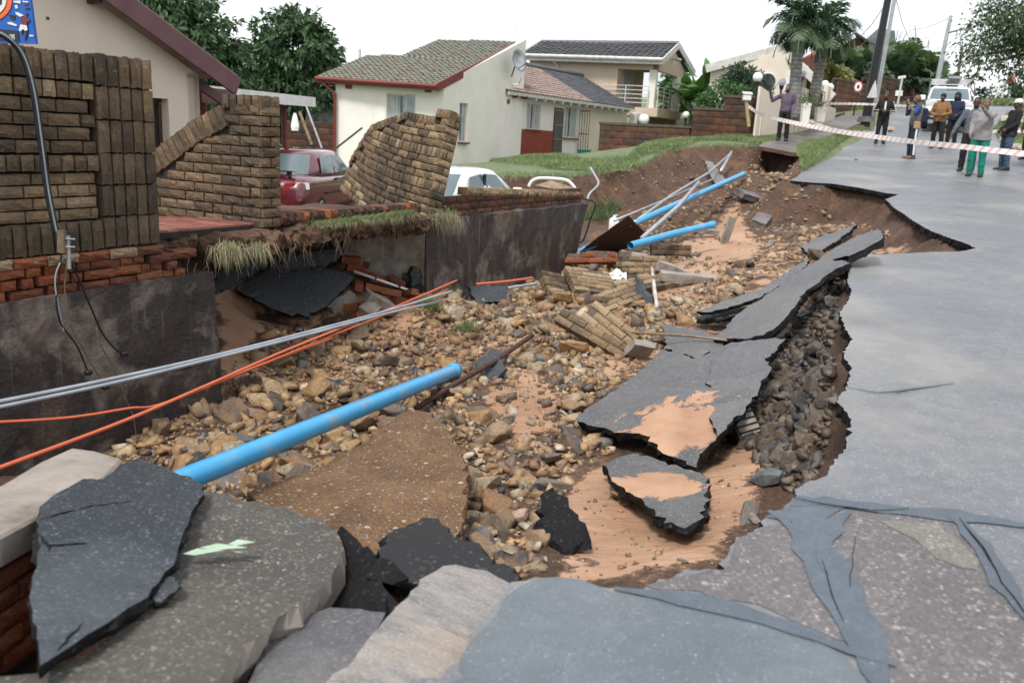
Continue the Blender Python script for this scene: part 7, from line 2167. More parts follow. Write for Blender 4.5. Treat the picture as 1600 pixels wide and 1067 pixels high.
# signs
s_ = thing('road_sign', 'round red-rimmed no-stopping sign in front of the brick boundary wall', 'road sign', gbase(1337, 42))
c = at(1341, 136, 42)
MB().tube([at(1335, 170, 42) - ZD * .4, c], .045, 6).build('post', M['rust'], s_)
nn = -(c - EYEV).normalized(); nn.z = 0
def disc(r, off, m, name, sc=(1, 1)):
    o1 = ZD; o2 = nn.cross(ZD).normalized()
    MB().prism([c + nn * off + (o1 * math.sin(a) * sc[1] + o2 * math.cos(a) * sc[0]) * r for a in np.linspace(0, 2 * math.pi, 24, endpoint=False)], -nn * .01).build(name, m, s_)
msr = simple('sign_red', (.50, .12, .12), None, 4, .4, 0)
disc(.27, .03, msr, 'sign_plate', (.75, 1.)); disc(.2, .045, M['white'], 'sign_face', (.75, 1.)); disc(.07, .06, M['blackplastic'], 'sign_symbol', (.8, 1.3))
s_ = thing('road_sign', 'white triangular road sign seen edge-on at the dark utility pole', 'road sign', at(1365, 170, 37.4))
c = at(1364, 141, 35.3); o2 = Vector((.8, -.6, 0))
MB().prism([c - o2 * .18 - ZD * .3, c + o2 * .22 - ZD * .3, c + o2 * .05 + ZD * .38], Vector((0, .03, 0))).build('sign_plate', M['offwhite'], s_)
s_ = thing('street_name_post', 'white post with cross board and lower plate beside the grass verge', 'sign post', gbase(1404, 50))
MB().tube([at(1402, 165, 50) - ZD * .3, at(1410, 120, 50)], .06, 6).build('post', M['offwhite'], s_)
MB().span(at(1403, 122, 50), at(1415, 120, 50), .06, .14).build('name_board', M['white'], s_)
MB().span(at(1399, 146, 50), at(1410, 146, 50), .06, .3).build('lower_plate', M['white'], s_)
s_ = thing('road_sign', 'small red warning sign in the shade of the street tree at far right', 'road sign', at(1581, 160, 60))
c = at(1581, 124, 60); MB().tube([c - ZD * 2.6, c], .05, 6).build('post', M['steel'], s_)
MB().prism([c + Vector((-.4, 0, -.3)), c + Vector((.4, 0, -.3)), c + Vector((0, 0, .4))], Vector((0, .03, 0))).build('sign_plate', msr, s_)
# meter box on its post, globe lamps, planters
mp_ = thing('meter_box', 'white meter box on a yellowish post at the end of the barrier tape', 'meter box', gbase(1168, 29.5))
MB().span(at(1170, 198, 29.5), at(1166, 158, 29.5), .1, .1).build('post', simple('yellow_post', (.42, .34, .16), None, 5, .7), mp_)
c = at(1167, 153, 29.5)
MB().box(c, (.26, .22, .2)).build('box', M['white'], mp_, bevel=.02)
MB().prism([c + Vector((-.16, -.13, .1)), c + Vector((.16, -.13, .1)), c + Vector((.16, .13, .16)), c + Vector((-.16, .13, .16))], ZD * .04).build('lid', M['offwhite'], mp_)
mgl = simple('opal_globe', (.85, .85, .83), (.8, .8, .78), 3, .3, 0)
for (px, py, d, r, lab) in [(1184, 121, 30.2, .17, 'opal globe lamp at the corner above the cream gate'), (1222, 129, 32.5, .15, 'opal globe lamp on the cream gate pier before the white door'), (1254, 115, 35, .16, 'opal globe lamp between the two tall palm trunks'), (1289, 132, 38, .16, 'opal globe lamp on the wall end right of the palms'), (1297, 137, 39.5, .17, 'opal globe lamp beside the brick boundary wall corner'), (1006, 187, 42, .26, 'opal globe lamp under the balcony of the two-storey house'), (1072, 180, 44, .18, 'opal globe lamp at the corner right of the balcony')]:
    c = at(px, py, d)
    t = thing('globe_lamp', lab, 'globe lamp', c, 'opal globe lamps')
    MB().ball(c, r, 14, 10).build('globe', mgl, t, smooth=True)
    MB().tube([c - ZD * (r * .8), c - ZD * (r + .1)], [.09, .07], 8).build('collar', M['blackplastic'], t)
    MB().tube([c - ZD * (r + .1), c - ZD * (r + .45)], .04, 6).build('bracket', M['blackplastic'], t)
for (px, py, d, wd, h, lab, mk) in [(1257, 187, 30.6, .28, .55, 'tall white planter with a small green plant near the first palm', 'leaf_bush'), (1281, 182, 32.5, .34, .32, 'low white planter with an orange-brown plant by the second palm', 'leaf_yellow')]:
    g = at(px, py, d); t = thing('planter', lab, 'planter', g)
    MB().rings([[g + Vector((sx * k, sy * k, z)) for sx, sy in ((-1, -1), (1, -1), (1, 1), (-1, 1))] for k, z in ((wd * .42, -.2), (wd * .5, h), (wd * .43, h + .002), (wd * .40, h - .08))]).build('pot', M['white_pl'], t)
    V, F_ = leafcloud([(tuple(g + ZD * (h + .12)), (.16, .16, .18))], 70, .10, 8, 0, base=ABS[t.name], seed=3); tag(link('foliage', mesh_np('foliage', V, F_, M[mk]), t), kind='stuff')
# barrier tapes
def tape(label, pts, wd, stripes=.16, seed=0):
    P_ = [at(*p) for p in pts]
    fine = []
    for i in range(len(P_) - 1):
        k = max(2, int((P_[i + 1] - P_[i]).length / .04))
        for q in range(k):
            f = q / k
            p0, p1, p2, p3 = P_[max(i - 1, 0)], P_[i], P_[i + 1], P_[min(i + 2, len(P_) - 1)]
            fine.append(.5 * ((2 * p1) + (p2 - p0) * f + (2 * p0 - 5 * p1 + 4 * p2 - p3) * f * f + (3 * p1 - p0 - 3 * p2 + p3) * f ** 3))
    fine.append(P_[-1])
    V, F_, mi = [], [], []; s = 0
    for i, p in enumerate(fine):
        t_ = (fine[min(i + 1, len(fine) - 1)] - fine[max(i - 1, 0)]).normalized()
        s += (p - fine[max(i - 1, 0)]).length
        tw = .35 * noise.noise(Vector((s * .35, seed, 0)))
        u_ = (ZD - t_ * t_.z).normalized(); sd_ = t_.cross(u_); u_ = u_ * math.cos(tw) + sd_ * math.sin(tw)
        V += [p - u_ * wd / 2 - t_ * .05, p + u_ * wd / 2 + t_ * .05]
        if i: F_.append((2 * i - 2, 2 * i, 2 * i + 1, 2 * i - 1)); mi.append(1 if (s / stripes) % 1 < .36 else 0)
    b = fine[0]
    o = link('barrier_tape', mesh_np('barrier_tape', [v - b for v in V], F_, [M['tapewhite'], M['tapered']], False, mi), None, b)
    return tag(o, label, 'barrier tape', 'barrier tapes', 'thing')
tape('wide red and white barrier tape sagging across the road in front of the people', [(1169, 166, 29.4), (1180, 174, 28.8), (1198, 182, 27.6), (1240, 192, 25.6), (1300, 204, 23.6), (1360, 213, 22), (1430, 222, 20), (1500, 229, 18.6), (1560, 236, 17.6), (1640, 245, 16.5)], .115, .22)
tape('thin upper barrier tape stretched behind the people from the palms', [(1250, 159, 33), (1290, 162, 34), (1350, 163, 35.4), (1420, 166, 37), (1500, 168, 40)], .09, .3, 3)
tape('short low barrier tape hanging from the planter to the dark pole', [(1262, 187, 32), (1280, 195, 32), (1310, 203, 32), (1345, 207, 32.5), (1368, 208, 33)], .08, .3, 5)
tape('short end of barrier tape behind the man in jeans', [(1548, 206, 26), (1580, 205, 26.5), (1640, 207, 27)], .09, .3, 6)
# stones on the road
def fr(px, py, w_, label, m, k):
    p = onsurf(px, py, zroadxy); d = (p - EYEV).length; s = w_ * d / FPX
    o = link('stone', rock_mesh(200 + k, m), None, p + ZD * s * .2); o.scale = (s * 1.2, s, s * .8); tag(o, label, 'stone', kind='thing')
fr(1388, 206, 17, 'tan boulder set on the road right of the man in the black tracksuit', M['rock'], 0)
fr(1478, 208, 15, 'flat brown rock on the road before the pickup wheel', M['rock'], 1)
fr(1338, 251, 5, 'small dark stone lying on the wet road in front of the tracksuit man', M['rock_dark'], 2)
for k, (px, py, w_) in enumerate([(1575, 196, 30), (1592, 215, 34), (1570, 222, 22), (1598, 188, 26), (1584, 236, 24), (1605, 240, 26)]):
    fr(px, py, w_, ['pale boulder highest in the right verge rockery', 'large pale boulder at the right verge', 'pale rock beside the man in jeans on the verge', 'pale rock at the right frame edge', 'lowest pale rock of the verge', 'pale rock at the road edge on the far right'][k], M['fragment'], 10 + k)
for b in range(6):
    px, py = [(868, 3), (899, 4), (897, 16), (806, 46), (808, 48), (861, 60)][b]
    c = at(px, py, 120); s = .35
    tag(MB().add([c + Vector((-s, 0, .12)), c + Vector((0, .1, 0)), c + Vector((s, 0, .14)), c + Vector((0, -.18, 0))], [(0, 1, 3), (1, 2, 3)]).build('bird', M['blackplastic'], base=c, fix=False), 'tiny dark bird flying high over the roofs', 'bird', 'birds in the sky', 'thing')

# ------------------------------------------------------------------ pipes, conduits and cables
def pipe(name, label, pts, r, m, cat='pipe', hollow=False, n=14, group=None, smooth=True):
    pts = [Vector(p) for p in pts]
    mb = MB()
    if hollow:
        t_ = (pts[-1] - pts[-2]).normalized()
        mb.tube(pts, r, n, caps=False)
        o1 = t_.orthogonal().normalized(); o2 = t_.cross(o1)
        e = pts[-1]
        rg = [[e + (o1 * math.cos(a) + o2 * math.sin(a)) * r * k - t_ * q for a in np.linspace(0, 2 * math.pi, n, endpoint=False)] for k, q in ((1., 0), (1.12, .004), (1.12, .09), (1., .1))]
        mb.rings(rg, caps=False)
        rg = [[e + (o1 * math.cos(a) + o2 * math.sin(a)) * r * k - t_ * q for a in np.linspace(0, 2 * math.pi, n, endpoint=False)] for k, q in ((1., 0), (.9, 0), (.9, .3))]
        mb.rings(rg, caps=False)
    else: mb.tube(pts, r, n)
    return tag(mb.build(name, m, base=pts[0], smooth=smooth), label, cat, group, 'thing')
g0 = gpt(712, 578, .14); p0 = atz(306, 742, -.16)
pipe('water_pipe', 'thick bright blue pipe thrusting over the rubble from under the dark asphalt piece', [p0 - (g0 - p0) * .25, p0, g0], .062, M['bluepipe'], hollow=True, n=24)
far0, far1 = gpt(905, 392, .1), gpt(1160, 273, .12)
pipe('water_pipe', 'long blue pipe running up the far bank behind the metal sheet', [gpt(905, 394, .08), at(1000, 345, 14.8), at(1060, 318, 16.5), gpt(1162, 272, .16)], .058, M['bluepipe'], hollow=True, n=16)
pipe('water_pipe', 'short blue pipe sticking out over the far sand', [at(985, 384, 12.8), at(1050, 366, 13.6), at(1115, 351, 14.4)], .058, M['bluepipe'], hollow=True, n=16)
pipe('conduit', 'grey steel conduit crossing over the long blue pipe', [at(1003, 372, 13.2), at(1060, 322, 15.6), at(1092, 285, 17.5)], .035, M['greycable'])
pipe('conduit', 'pale thin pipe slanting up the far bank to the earth-stuck plate', [at(985, 352, 14.5), at(1050, 305, 17.5), at(1108, 270, 20), at(1142, 240, 23)], .03, M['steel'])
pipe('conduit', 'second pale thin pipe lower on the far bank', [at(960, 345, 14.8), at(1040, 312, 17), at(1115, 280, 19)], .02, M['steel'])
pipe('conduit', 'short pale pipe leaning steeply at the top of the far bank', [at(1126, 268, 21), at(1143, 238, 23)], .04, M['steel'])
def cable(label, pix, r, m, name='cable', sag=0, cat='cable', group=None):
    return pipe(name, label, smoothline([at(*p) for p in pix]), r, m, cat, n=8, group=group)
def smoothline(P_, k=8):
    out = []
    for i in range(len(P_) - 1):
        p0, p1, p2, p3 = P_[max(i - 1, 0)], P_[i], P_[i + 1], P_[min(i + 2, len(P_) - 1)]
        for q in range(k):
            f = q / k
            out.append(.5 * ((2 * p1) + (p2 - p0) * f + (2 * p0 - 5 * p1 + 4 * p2 - p3) * f * f + (3 * p1 - p0 - 3 * p2 + p3) * f ** 3))
    return out + [P_[-1]]
cable('upper of the two grey cables stretched past the tarred wall', [(-60, 639, 4.2), (160, 595, 4.9), (330, 557, 5.6), (480, 519, 6.5), (600, 487, 7.6), (706, 455, 9.0)], .013, M['greycable'], group='grey cables')
cable('lower grey cable running just under the upper one', [(-60, 648, 4.15), (160, 602, 4.85), (330, 561, 5.55), (480, 523, 6.45), (600, 491, 7.5), (690, 470, 8.8)], .012, M['greycable'], group='grey cables')
cable('thick orange conduit rising from the near left corner to the rubble', [(-60, 752, 3.3), (60, 708, 3.7), (200, 655, 4.3), (330, 599, 5.0), (450, 546, 6.0), (560, 502, 7.2), (640, 470, 8.3), (714, 438, 9.4)], .0105, M['orange'], 'conduit')
cable('second orange conduit hugging the thick one', [(330, 601, 5.05), (450, 553, 6.1), (560, 508, 7.3), (640, 478, 8.4), (700, 452, 9.3)], .009, M['orange'], 'conduit')
cable('thin orange conduit lying level along the tarred wall', [(-60, 662, 4.0), (100, 653, 4.4), (200, 638, 4.7), (262, 628, 5.0), (420, 566, 6.0), (520, 528, 7.0)], .008, M['orange'], 'conduit')
cable('orange conduit end poking from under the long retaining wall', [(745, 444, 9.6), (790, 440, 10), (832, 434, 10.6)], .016, M['orange'], 'conduit')
cable('grey pipe end beside the orange conduit end', [(795, 450, 10), (838, 443, 10.6)], .02, M['greycable'], 'conduit')
pipe('rod', 'long rusty steel rod lying across the stones behind the pipe mouth', [gpt(650, 638, .06), gpt(710, 600, .12), gpt(770, 566, .14), gpt(832, 524, .1)], .026, M['rust'], 'rod', n=7)
pipe('stick', 'thin pale wooden lath lying before the tilted slab', [gpt(985, 519, .2), gpt(1080, 525, .22), gpt(1155, 534, .24)], .014, M['wood'], 'stick', n=5)
pipe('stick', 'white peeling plank stub standing in the brick heap', [gpt(1026, 480, .06), gpt(1018, 415, .2)], .03, M['pipewhite'], 'stick', n=5)
pipe('pipe', 'thin white pipe leaning in the red brick rubble', [gpt(553, 424, .3), gpt(640, 454, .12)], .016, M['white'], n=6)
pipe('branch', 'dry twig arching by the dark crate', [gpt(1090, 712, .02), gpt(1105, 690, .1), gpt(1128, 668, .14)], .006, M['root'], 'branch', n=4)
# thick black service cable hanging over the near wall
hc = thing('service_cable', 'thick black twisted service cable drooping over the mossy brick wall with fittings', 'cable', P3(3.5, 5.2, .4))
def onv2(px, py, v):
    r = ray(px, py); return EYEV + r * (v / (-r.x * C_ + r.y * S_))
for k in range(3):
    o_ = (k - 1) * 3
    pts = smoothline([onv2(a + o_, b + abs(o_) * .3, v) for a, b, v in [(-70, 30, 5.25), (-20, 46, 5.22), (10, 58, 5.2), (35, 85, 5.19), (52, 140, 5.18), (64, 220, 5.18), (75, 300, 5.18), (88, 365, 5.17)]])
    MB().tube(pts, .011, 7).build('strand', M['blackplastic'] if k != 1 else M['greycable'], hc, smooth=True)
MB().tube([onv2(97, 360, 5.15), onv2(97, 395, 5.15)], .03, 8).build('taped_joint', M['root'], hc)
MB().tube([onv2(106, 368, 5.13), onv2(108, 420, 5.13)], .014, 7).build('clamp', M['steel'], hc)
MB().tube([onv2(102, 373, 5.12), onv2(117, 374, 5.1)], .006, 5).build('clamp_bolt', M['steel'], hc); MB().tube([onv2(102, 386, 5.12), onv2(117, 386, 5.1)], .006, 5).build('clamp_bolt', M['steel'], hc)
for pts, r, m in (([(96, 395), (92, 440), (88, 470), (95, 505), (120, 540), (135, 575), (138, 585)], .006, 'blackplastic'), ([(104, 410), (101, 450), (105, 480), (112, 510), (130, 545), (150, 580), (165, 605)], .006, 'root'), ([(108, 405), (125, 440), (142, 480), (160, 520), (180, 545), (196, 553)], .007, 'blackplastic'), ([(150, 512), (158, 540), (172, 565), (185, 588)], .005, 'root'), ([(186, 590), (195, 620), (208, 650), (214, 690)], .003, 'root'), ([(100, 400), (86, 440), (100, 520)], .005, 'greycable')):
    MB().tube(smoothline([onv2(a, b, 5.16) for a, b in pts]), r, 6).build('loose_wire', M[m], hc, smooth=True)
for px, py in ((138, 582), (165, 605), (194, 553)):
    c = onv2(px, py, 5.15); MB().box(c, (.05, .04, .035), (UD, VD, ZD)).build('connector', M['blackplastic'], hc, bevel=.008)
pipe('cable', 'pale cable hanging down from the lawn edge on the earth bank', smoothline([at(a, b, d) for a, b, d in ((922, 262, 19), (930, 275, 18.6), (935, 288, 18.2), (922, 302, 17.5), (918, 312, 17))]), .025, M['greycable'], 'cable', n=6)
pipe('cable', 'tangled green-grey cable ends at the retaining wall top corner', smoothline([at(a, b, 14) for a, b in ((903, 310), (918, 312), (930, 320), (922, 345), (913, 372), (906, 380))]), .014, M['blackplastic'], 'cable', n=6)
# pale hoop (bent sign or frame) by the low wall
hp = thing('bent_frame', 'bent white metal hoop frame on rubble behind the low wall', 'frame', at(865, 292, 14.6))
MB().tube(smoothline([at(a, b, 14.5) for a, b in ((826, 292), (832, 283), (845, 279), (880, 281), (893, 288), (903, 303))]), .03, 8).build('hoop', M['white'], hp, smooth=True)
MB().prism([at(835, 290, 14.7), at(860, 282, 14.8), at(895, 293, 14.7), at(880, 298, 14.6)], Vector((0, .1, -.02))).build('board', M['wood'], hp)
# jug, bag, drain crate
c = gpt(959, 352, .14)
jg = thing('plastic_jug', 'white plastic jug standing by the metal sheet on the far sand', 'jug', c)
mb = MB(); rg = [[c + Vector((math.copysign(abs(math.cos(a)) ** .5, math.cos(a)) * r_, math.copysign(abs(math.sin(a)) ** .5, math.sin(a)) * r_ * .7, z)) for a in np.linspace(0, 2 * math.pi, 16, endpoint=False)] for r_, z in ((.09, -.15), (.1, -.13), (.1, .08), (.08, .13), (.03, .16), (.03, .19))]
mb.rings(rg).build('bottle', M['white'], jg, smooth=True); MB().tube([c + Vector((.03, 0, .19)), c + Vector((.03, 0, .21))], .035, 10).build('cap', M['white'], jg)
def lump(name, label, px, py, h, s, m, cat, seed=1, sc=(1, 1, .8)):
    c = gpt(px, py, h); bm = bmesh.new(); bmesh.ops.create_icosphere(bm, subdivisions=3, radius=s)
    for v in bm.verts:
        v.co += noise.noise_vector(v.co / s * 1.9 + Vector((seed, 0, 0))) * s * .45; v.co = Vector((v.co.x * sc[0], v.co.y * sc[1], v.co.z * sc[2]))
    me = bpy.data.meshes.new(name); bm.to_mesh(me); bm.free(); me.materials.append(m)
    return tag(link(name, me, None, c), label, cat, kind='thing')
lump('plastic_bag', 'crumpled white plastic bag between the buff brick chunks', 965, 433, .16, .13, M['white'], 'bag', 2)
lump('plastic_bag', 'scrap of white bag at the left end of the brick heap', 842, 421, .12, .09, M['white'], 'bag', 3)
lump('torn_sacking', 'crumpled dark plastic sheet against the return wall', 645, 442, .12, .14, M['blackplastic'], 'plastic sheet', 4, (.8, .6, 1.3))
c = gpt(1158, 664, .1)
cr = thing('drain_crate', 'black ribbed plastic drain crate under the big fallen slab corner', 'crate', c)
ax, up_ = Vector((.86, .5, .1)).normalized(), Vector((-.35, .55, .75)).normalized(); nn = ax.cross(up_).normalized(); up_ = nn.cross(ax)
MB().box(c, (.24, .24, .13), (ax, up_, nn)).build('body', M['blackplastic'], cr, bevel=.012)
MB().box(c + nn * .066 * (1 if nn.z > 0 else -1), (.2, .2, .008), (ax, up_, nn)).build('grey_panel', M['fragment'], cr)
for k in range(4): MB().box(c + up_ * (-.075 + .05 * k) + nn * .072 * (1 if nn.z > 0 else -1), (.21, .012, .012), (ax, up_, nn)).build('rib', M['blackplastic'], cr)
# ------------------------------------------------------------------ vehicles: x forward, y left, z up
def vehicle(name, label, cat, loc, head, body, cab, paint, wheels, Hw, track, extra=None):
    """body: stations (x, z_low, z_top, half width); cab: (z, x_rear, x_front, half width) levels"""
    t = thing(name, label, cat, (0, 0, 0))
    mb = MB(); rg = []
    for x, zb, zt, hw in body:
        half = [(0, zb), (hw * .8, zb), (hw * .94, zb + .08), (hw * .985, zb + .2), (hw, zb + (zt - zb) * .55), (hw * .985, zt - .14), (hw * .95, zt - .06), (hw * .86, zt - .01), (hw * .5, zt + .012), (0, zt + .018)]
        rg.append([Vector((x, y, z)) for y, z in half] + [Vector((x, -y, z)) for y, z in half[-2:0:-1]])
    mb.rings(rg)
    o = mb.build('body', paint, t, smooth=True)
    o.modifiers.new('s', 'SUBSURF').levels = 1; o.modifiers['s'].render_levels = 1
    def ring(z, xr, xf, hw, n=28, k=.55):
        out = []
        for i in range(n):
            a = 2 * math.pi * i / n; c, s = math.cos(a), math.sin(a)
            out.append(Vector(((xr + xf) / 2 + (xf - xr) / 2 * math.copysign(abs(c) ** k, c), hw * math.copysign(abs(s) ** .35, s), z)))
        return out
    mb = MB(); mb.rings([ring(*l) for l in cab] + [ring(cab[-1][0] + .03, cab[-1][1] + .25, cab[-1][2] - .25, cab[-1][3] - .16)])
    mb.build('cabin', paint, t, smooth=True)
    for x in wheels:
        for s in (-1, 1):
            y = s * track
            w_ = MB(); w_.tube([(x, y - .1 * s, Hw), (x, y - .09 * s, Hw), (x, y + .09 * s, Hw), (x, y + .1 * s, Hw)], [Hw - .03, Hw, Hw, Hw - .04], 24)
            wo = w_.build('wheel', M['blackplastic'], t)
            r_ = MB(); r_.tube([(x, y + .09 * s, Hw), (x, y + .108 * s, Hw)], [Hw * .66, Hw * .6], 20); r_.build('rim', M['steel'], wo)
            for k in range(6):
                a = k * math.pi / 3; e = Vector((math.cos(a), 0, math.sin(a)))
                MB().box(Vector((x, y + .112 * s, Hw)) + e * Hw * .42, (Hw * .28, .01, Hw * .15), (e, Vector((0, 1, 0)), e.cross(Vector((0, 1, 0))))).build('rim_slot', M['blackplastic'], wo)
            ar = MB(); ar.tube([(x, y - .12 * s, Hw + .02), (x, y + .065 * s, Hw + .02)], Hw * 1.16, 24); ar.build('wheel_arch', M['blackplastic'], t)
    if extra: extra(t)
    t.location = loc; t.rotation_euler = (0, 0, head)
    ABS[t.name] = Vector(loc)
    return t
def plate(t, name, m, pts, off=.0, th=.01):
    pts = [Vector(p) for p in pts]; n = (pts[1] - pts[0]).cross(pts[2] - pts[0]).normalized()
    return MB().prism([p + n * off for p in pts], n * th).build(name, m, t)
def carpaint(name, c, metal=0.):
    t_ = NT(name); 
    return t_.done(c, .25, None, metal, .5, **{'Coat Weight': 1., 'Coat Roughness': .05})
CG, BP = M['carglass'], M['blackplastic']
MRED = simple('tail_lamp_red', (.35, .02, .02), None, 4, .15, 0); MCLR = simple('lamp_clear', (.6, .6, .58), None, 4, .12, 0)
def ends(t, name, cab, z0, z1, front, yf=.8, m=None):
    """glass wrapped on the front or rear of the cabin"""
    zs = [l[0] for l in cab]; g = []
    for z in np.linspace(z0, z1, 6):
        xr, xf, hw = [float(np.interp(z, zs, [l[k] for l in cab])) for k in (1, 2, 3)]
        row = []
        for f in np.linspace(-yf, yf, 13):
            s_ = abs(f) ** (1 / .35); x = (1 - s_ * s_) ** .5
            x = x ** .55 * (xf - xr) / 2
            row.append(Vector(((xr + xf) / 2 + (x + .012 if front else -x - .012), hw * f, z + .006)))
        g.append(row)
    MB().rings(g, caps=False, closed=False).build(name, m or CG, t, smooth=True)
def sidewin(t, cab, quads):
    zs = [l[0] for l in cab]; hw = lambda z: float(np.interp(z, zs, [l[3] for l in cab])) + .006
    for q in quads:
        for s in (-1, 1):
            pts = [Vector((x, s * hw(z), z)) for x, z in q]
            plate(t, 'side_window', CG, pts if s < 0 else pts[::-1], .0, .006)
def sideglass(t, quads):
    for q in quads:
        for s in (-1, 1):
            pts = [Vector((x, s * y, z)) for x, y, z in q]
            if s > 0: pts = pts[::-1]
            plate(t, 'side_window', CG, pts, .0, .012)
def sedan_extra(t):
    ends(t, 'rear_window', sed_cab, .96, 1.30, False, .84); ends(t, 'windscreen', sed_cab, .96, 1.30, True, .84)
    sidewin(t, sed_cab, [[(-1.12, .97), (-1.0, 1.27), (-.42, 1.31), (-.42, .97)], [(-.34, .97), (-.34, 1.31), (.15, 1.28), (.55, .97)]])
    for s in (-1, 1):
        sg = lambda p: [(x, s * y, z) for x, y, z in (p if s < 0 else p[::-1])]
        plate(t, 'tail_lamp', MRED, sg([(-2.17, .42, .70), (-2.16, .44, .82), (-2.12, .62, .84), (-2.12, .64, .70)]), -.04, .012)
        plate(t, 'tail_lamp', MCLR, sg([(-2.13, .64, .70), (-2.12, .62, .84), (-1.95, .80, .84), (-1.98, .82, .72)]), -.04, .012)
        MB().box((-.2, s * .86, .62), (1.9, .02, .03)).build('side_moulding', BP, t)
        MB().box((-.45, s * .84, .86), (.16, .04, .03)).build('door_handle', BP, t)
        MB().box((.62, s * .93, 1.0), (.1, .18, .12)).build('mirror', BP, t, bevel=.02)
    MB().box((-2.03, 0, 1.03), (.16, 1.15, .03)).build('spoiler', carpaint('spoiler_paint', (.06, .008, .012)), t, bevel=.012)
    for y in (-.48, 0, .48): MB().box((-2.03, y, .98), (.1, .06, .09)).build('spoiler_leg', BP, t)
    np_ = MB(); np_.box((-2.245, 0, .50), (.012, .5, .12)); pl = np_.build('number_plate', M['white'], t)
    fc = bpy.data.curves.new('plate_text', 'FONT'); fc.body = 'ND 88'; fc.size = .12; fc.extrude = .001; fc.align_x = 'CENTER'
    f0 = bpy.data.objects.new('plate_text', fc); COL.objects.link(f0)
    me = bpy.data.meshes.new_from_object(f0.evaluated_get(bpy.context.evaluated_depsgraph_get())); bpy.data.objects.remove(f0); me.materials.append(BP)
    fo = link('plate_text', me, pl); fo.matrix_local = Matrix.Translation((-2.256, 0, .455)) @ Matrix(((0, 0, -1), (-1, 0, 0), (0, 1, 0))).to_4x4()
    MB().box((-2.21, 0, .40), (.03, 1.3, .05)).build('bumper_groove', BP, t)
sed_body = [(-2.20, .42, .60, .60), (-2.22, .32, .66, .74), (-2.14, .26, .88, .80), (-1.9, .24, .97, .835), (-1.3, .2, .955, .85), (0, .2, .94, .855), (1.0, .2, .93, .85), (1.7, .22, .84, .82), (2.1, .26, .72, .74), (2.2, .36, .6, .6)]
sed_cab = [(.90, -1.78, 1.28, .78), (1.05, -1.56, 1.0, .745), (1.22, -1.36, .66, .69), (1.34, -1.18, .40, .645), (1.375, -1.0, .25, .60)]
pc = at(474, 330, 17.2)
hd = R(84)
vehicle('sedan_car', 'maroon sedan seen from behind between the brick gate wall and the leaning wall', 'car', (pc.x + .02, pc.y, at(480, 336, 16.6).z - .12), hd, sed_body, sed_cab, carpaint('maroon_car_paint', (.105, .010, .018)), (-1.33, 1.27), .30, .74, sedan_extra)
def white_extra(t):
    ends(t, 'rear_window', wc_cab, .98, 1.34, False, .84); ends(t, 'windscreen', wc_cab, .98, 1.34, True, .84)
    sidewin(t, wc_cab, [[(-1.2, .98), (-.98, 1.30), (-.45, 1.35), (-.45, .98)], [(-.36, .98), (-.36, 1.35), (.2, 1.32), (.68, .98)]])
    for s in (-1, 1): MB().box((-.405, s * .715, 1.16), (.09, .04, .36)).build('door_pillar', BP, t)
    for s in (-1, 1): MB().box((.70, s * .95, 1.02), (.1, .18, .12)).build('mirror', M['white'], t, bevel=.02)
wc_cab = [(.93, -1.85, 1.48, .79), (1.08, -1.6, 1.16, .755), (1.25, -1.35, .80, .70), (1.38, -1.1, .45, .655), (1.42, -.9, .25, .6)]
pw = at(717, 300, 16.5)
vehicle('sedan_car', 'white car whose roof and side windows show above the low muddy wall', 'car', (pw.x, pw.y, at(690, 252, 15.9).z - 1.54), R(68), sed_body, wc_cab, carpaint('white_car_paint', (.72, .73, .74)), (-1.33, 1.27), .30, .74, white_extra)
def pk_extra(t):
    W_ = M['white']
    ends(t, 'windscreen', pk_cab, 1.18, 1.64, True, .86)
    sidewin(t, pk_cab, [[(-1.1, 1.2), (-1.0, 1.6), (-.45, 1.65), (-.45, 1.2)], [(-.36, 1.2), (-.36, 1.65), (.2, 1.62), (.6, 1.2)]])
    g = MB()
    MB().box((2.27, 0, .92), (.04, .95, .26)).build('grille', BP, t)
    for z in (.86, .93, 1.0): MB().box((2.295, 0, z), (.03, .9, .03)).build('grille_bar', M['steel'], t)
    MB().box((2.31, 0, .93), (.03, .2, .05)).build('badge', M['steel'], t)
    for s in (-1, 1):
        sg = lambda p: [(x, s * y, z) for x, y, z in (p if s > 0 else p[::-1])]
        plate(t, 'headlight', MCLR, sg([(2.27, .5, .82), (2.22, .82, .86), (2.14, .86, 1.04), (2.25, .5, 1.02)]), .02, .02)
        MB().box((.72, s * 1.0, 1.25), (.12, .22, .2)).build('mirror', W_, t, bevel=.03)
        MB().tube([(2.33, s * .68, .58), (2.36, s * .68, .58)], .08, 12).build('fog_lamp', MCLR, t)
    MB().box((2.3, 0, .56), (.12, 1.5, .16)).build('bumper_intake', BP, t, bevel=.02)
    MB().box((2.37, 0, .70), (.02, .5, .11)).build('number_plate', W_, t)
    MB().box((2.33, 0, .42), (.06, 1.3, .06)).build('skid_bar', M['steel'], t, bevel=.02)
    for x in (-2.5, -1.5):
        for s in (-1, 1): MB().tube([(x, s * .75, 1.05), (x, s * .75, 2.02)], .03, 6).build('rack_post', M['steel'], t)
    for s in (-1, 1): MB().tube([(-2.6, s * .75, 2.02), (.1, s * .75, 2.02)], .03, 6).build('rack_rail', M['steel'], t)
    for x in (-2.5, -1.9, -1.3, -.6, .05): MB().tube([(x, -.78, 2.03), (x, .78, 2.03)], .025, 6).build('rack_bar', M['steel'], t)
    MB().box((-.75, .1, 2.10), (2.6, .5, .08)).build('ladder', M['steel'], t)
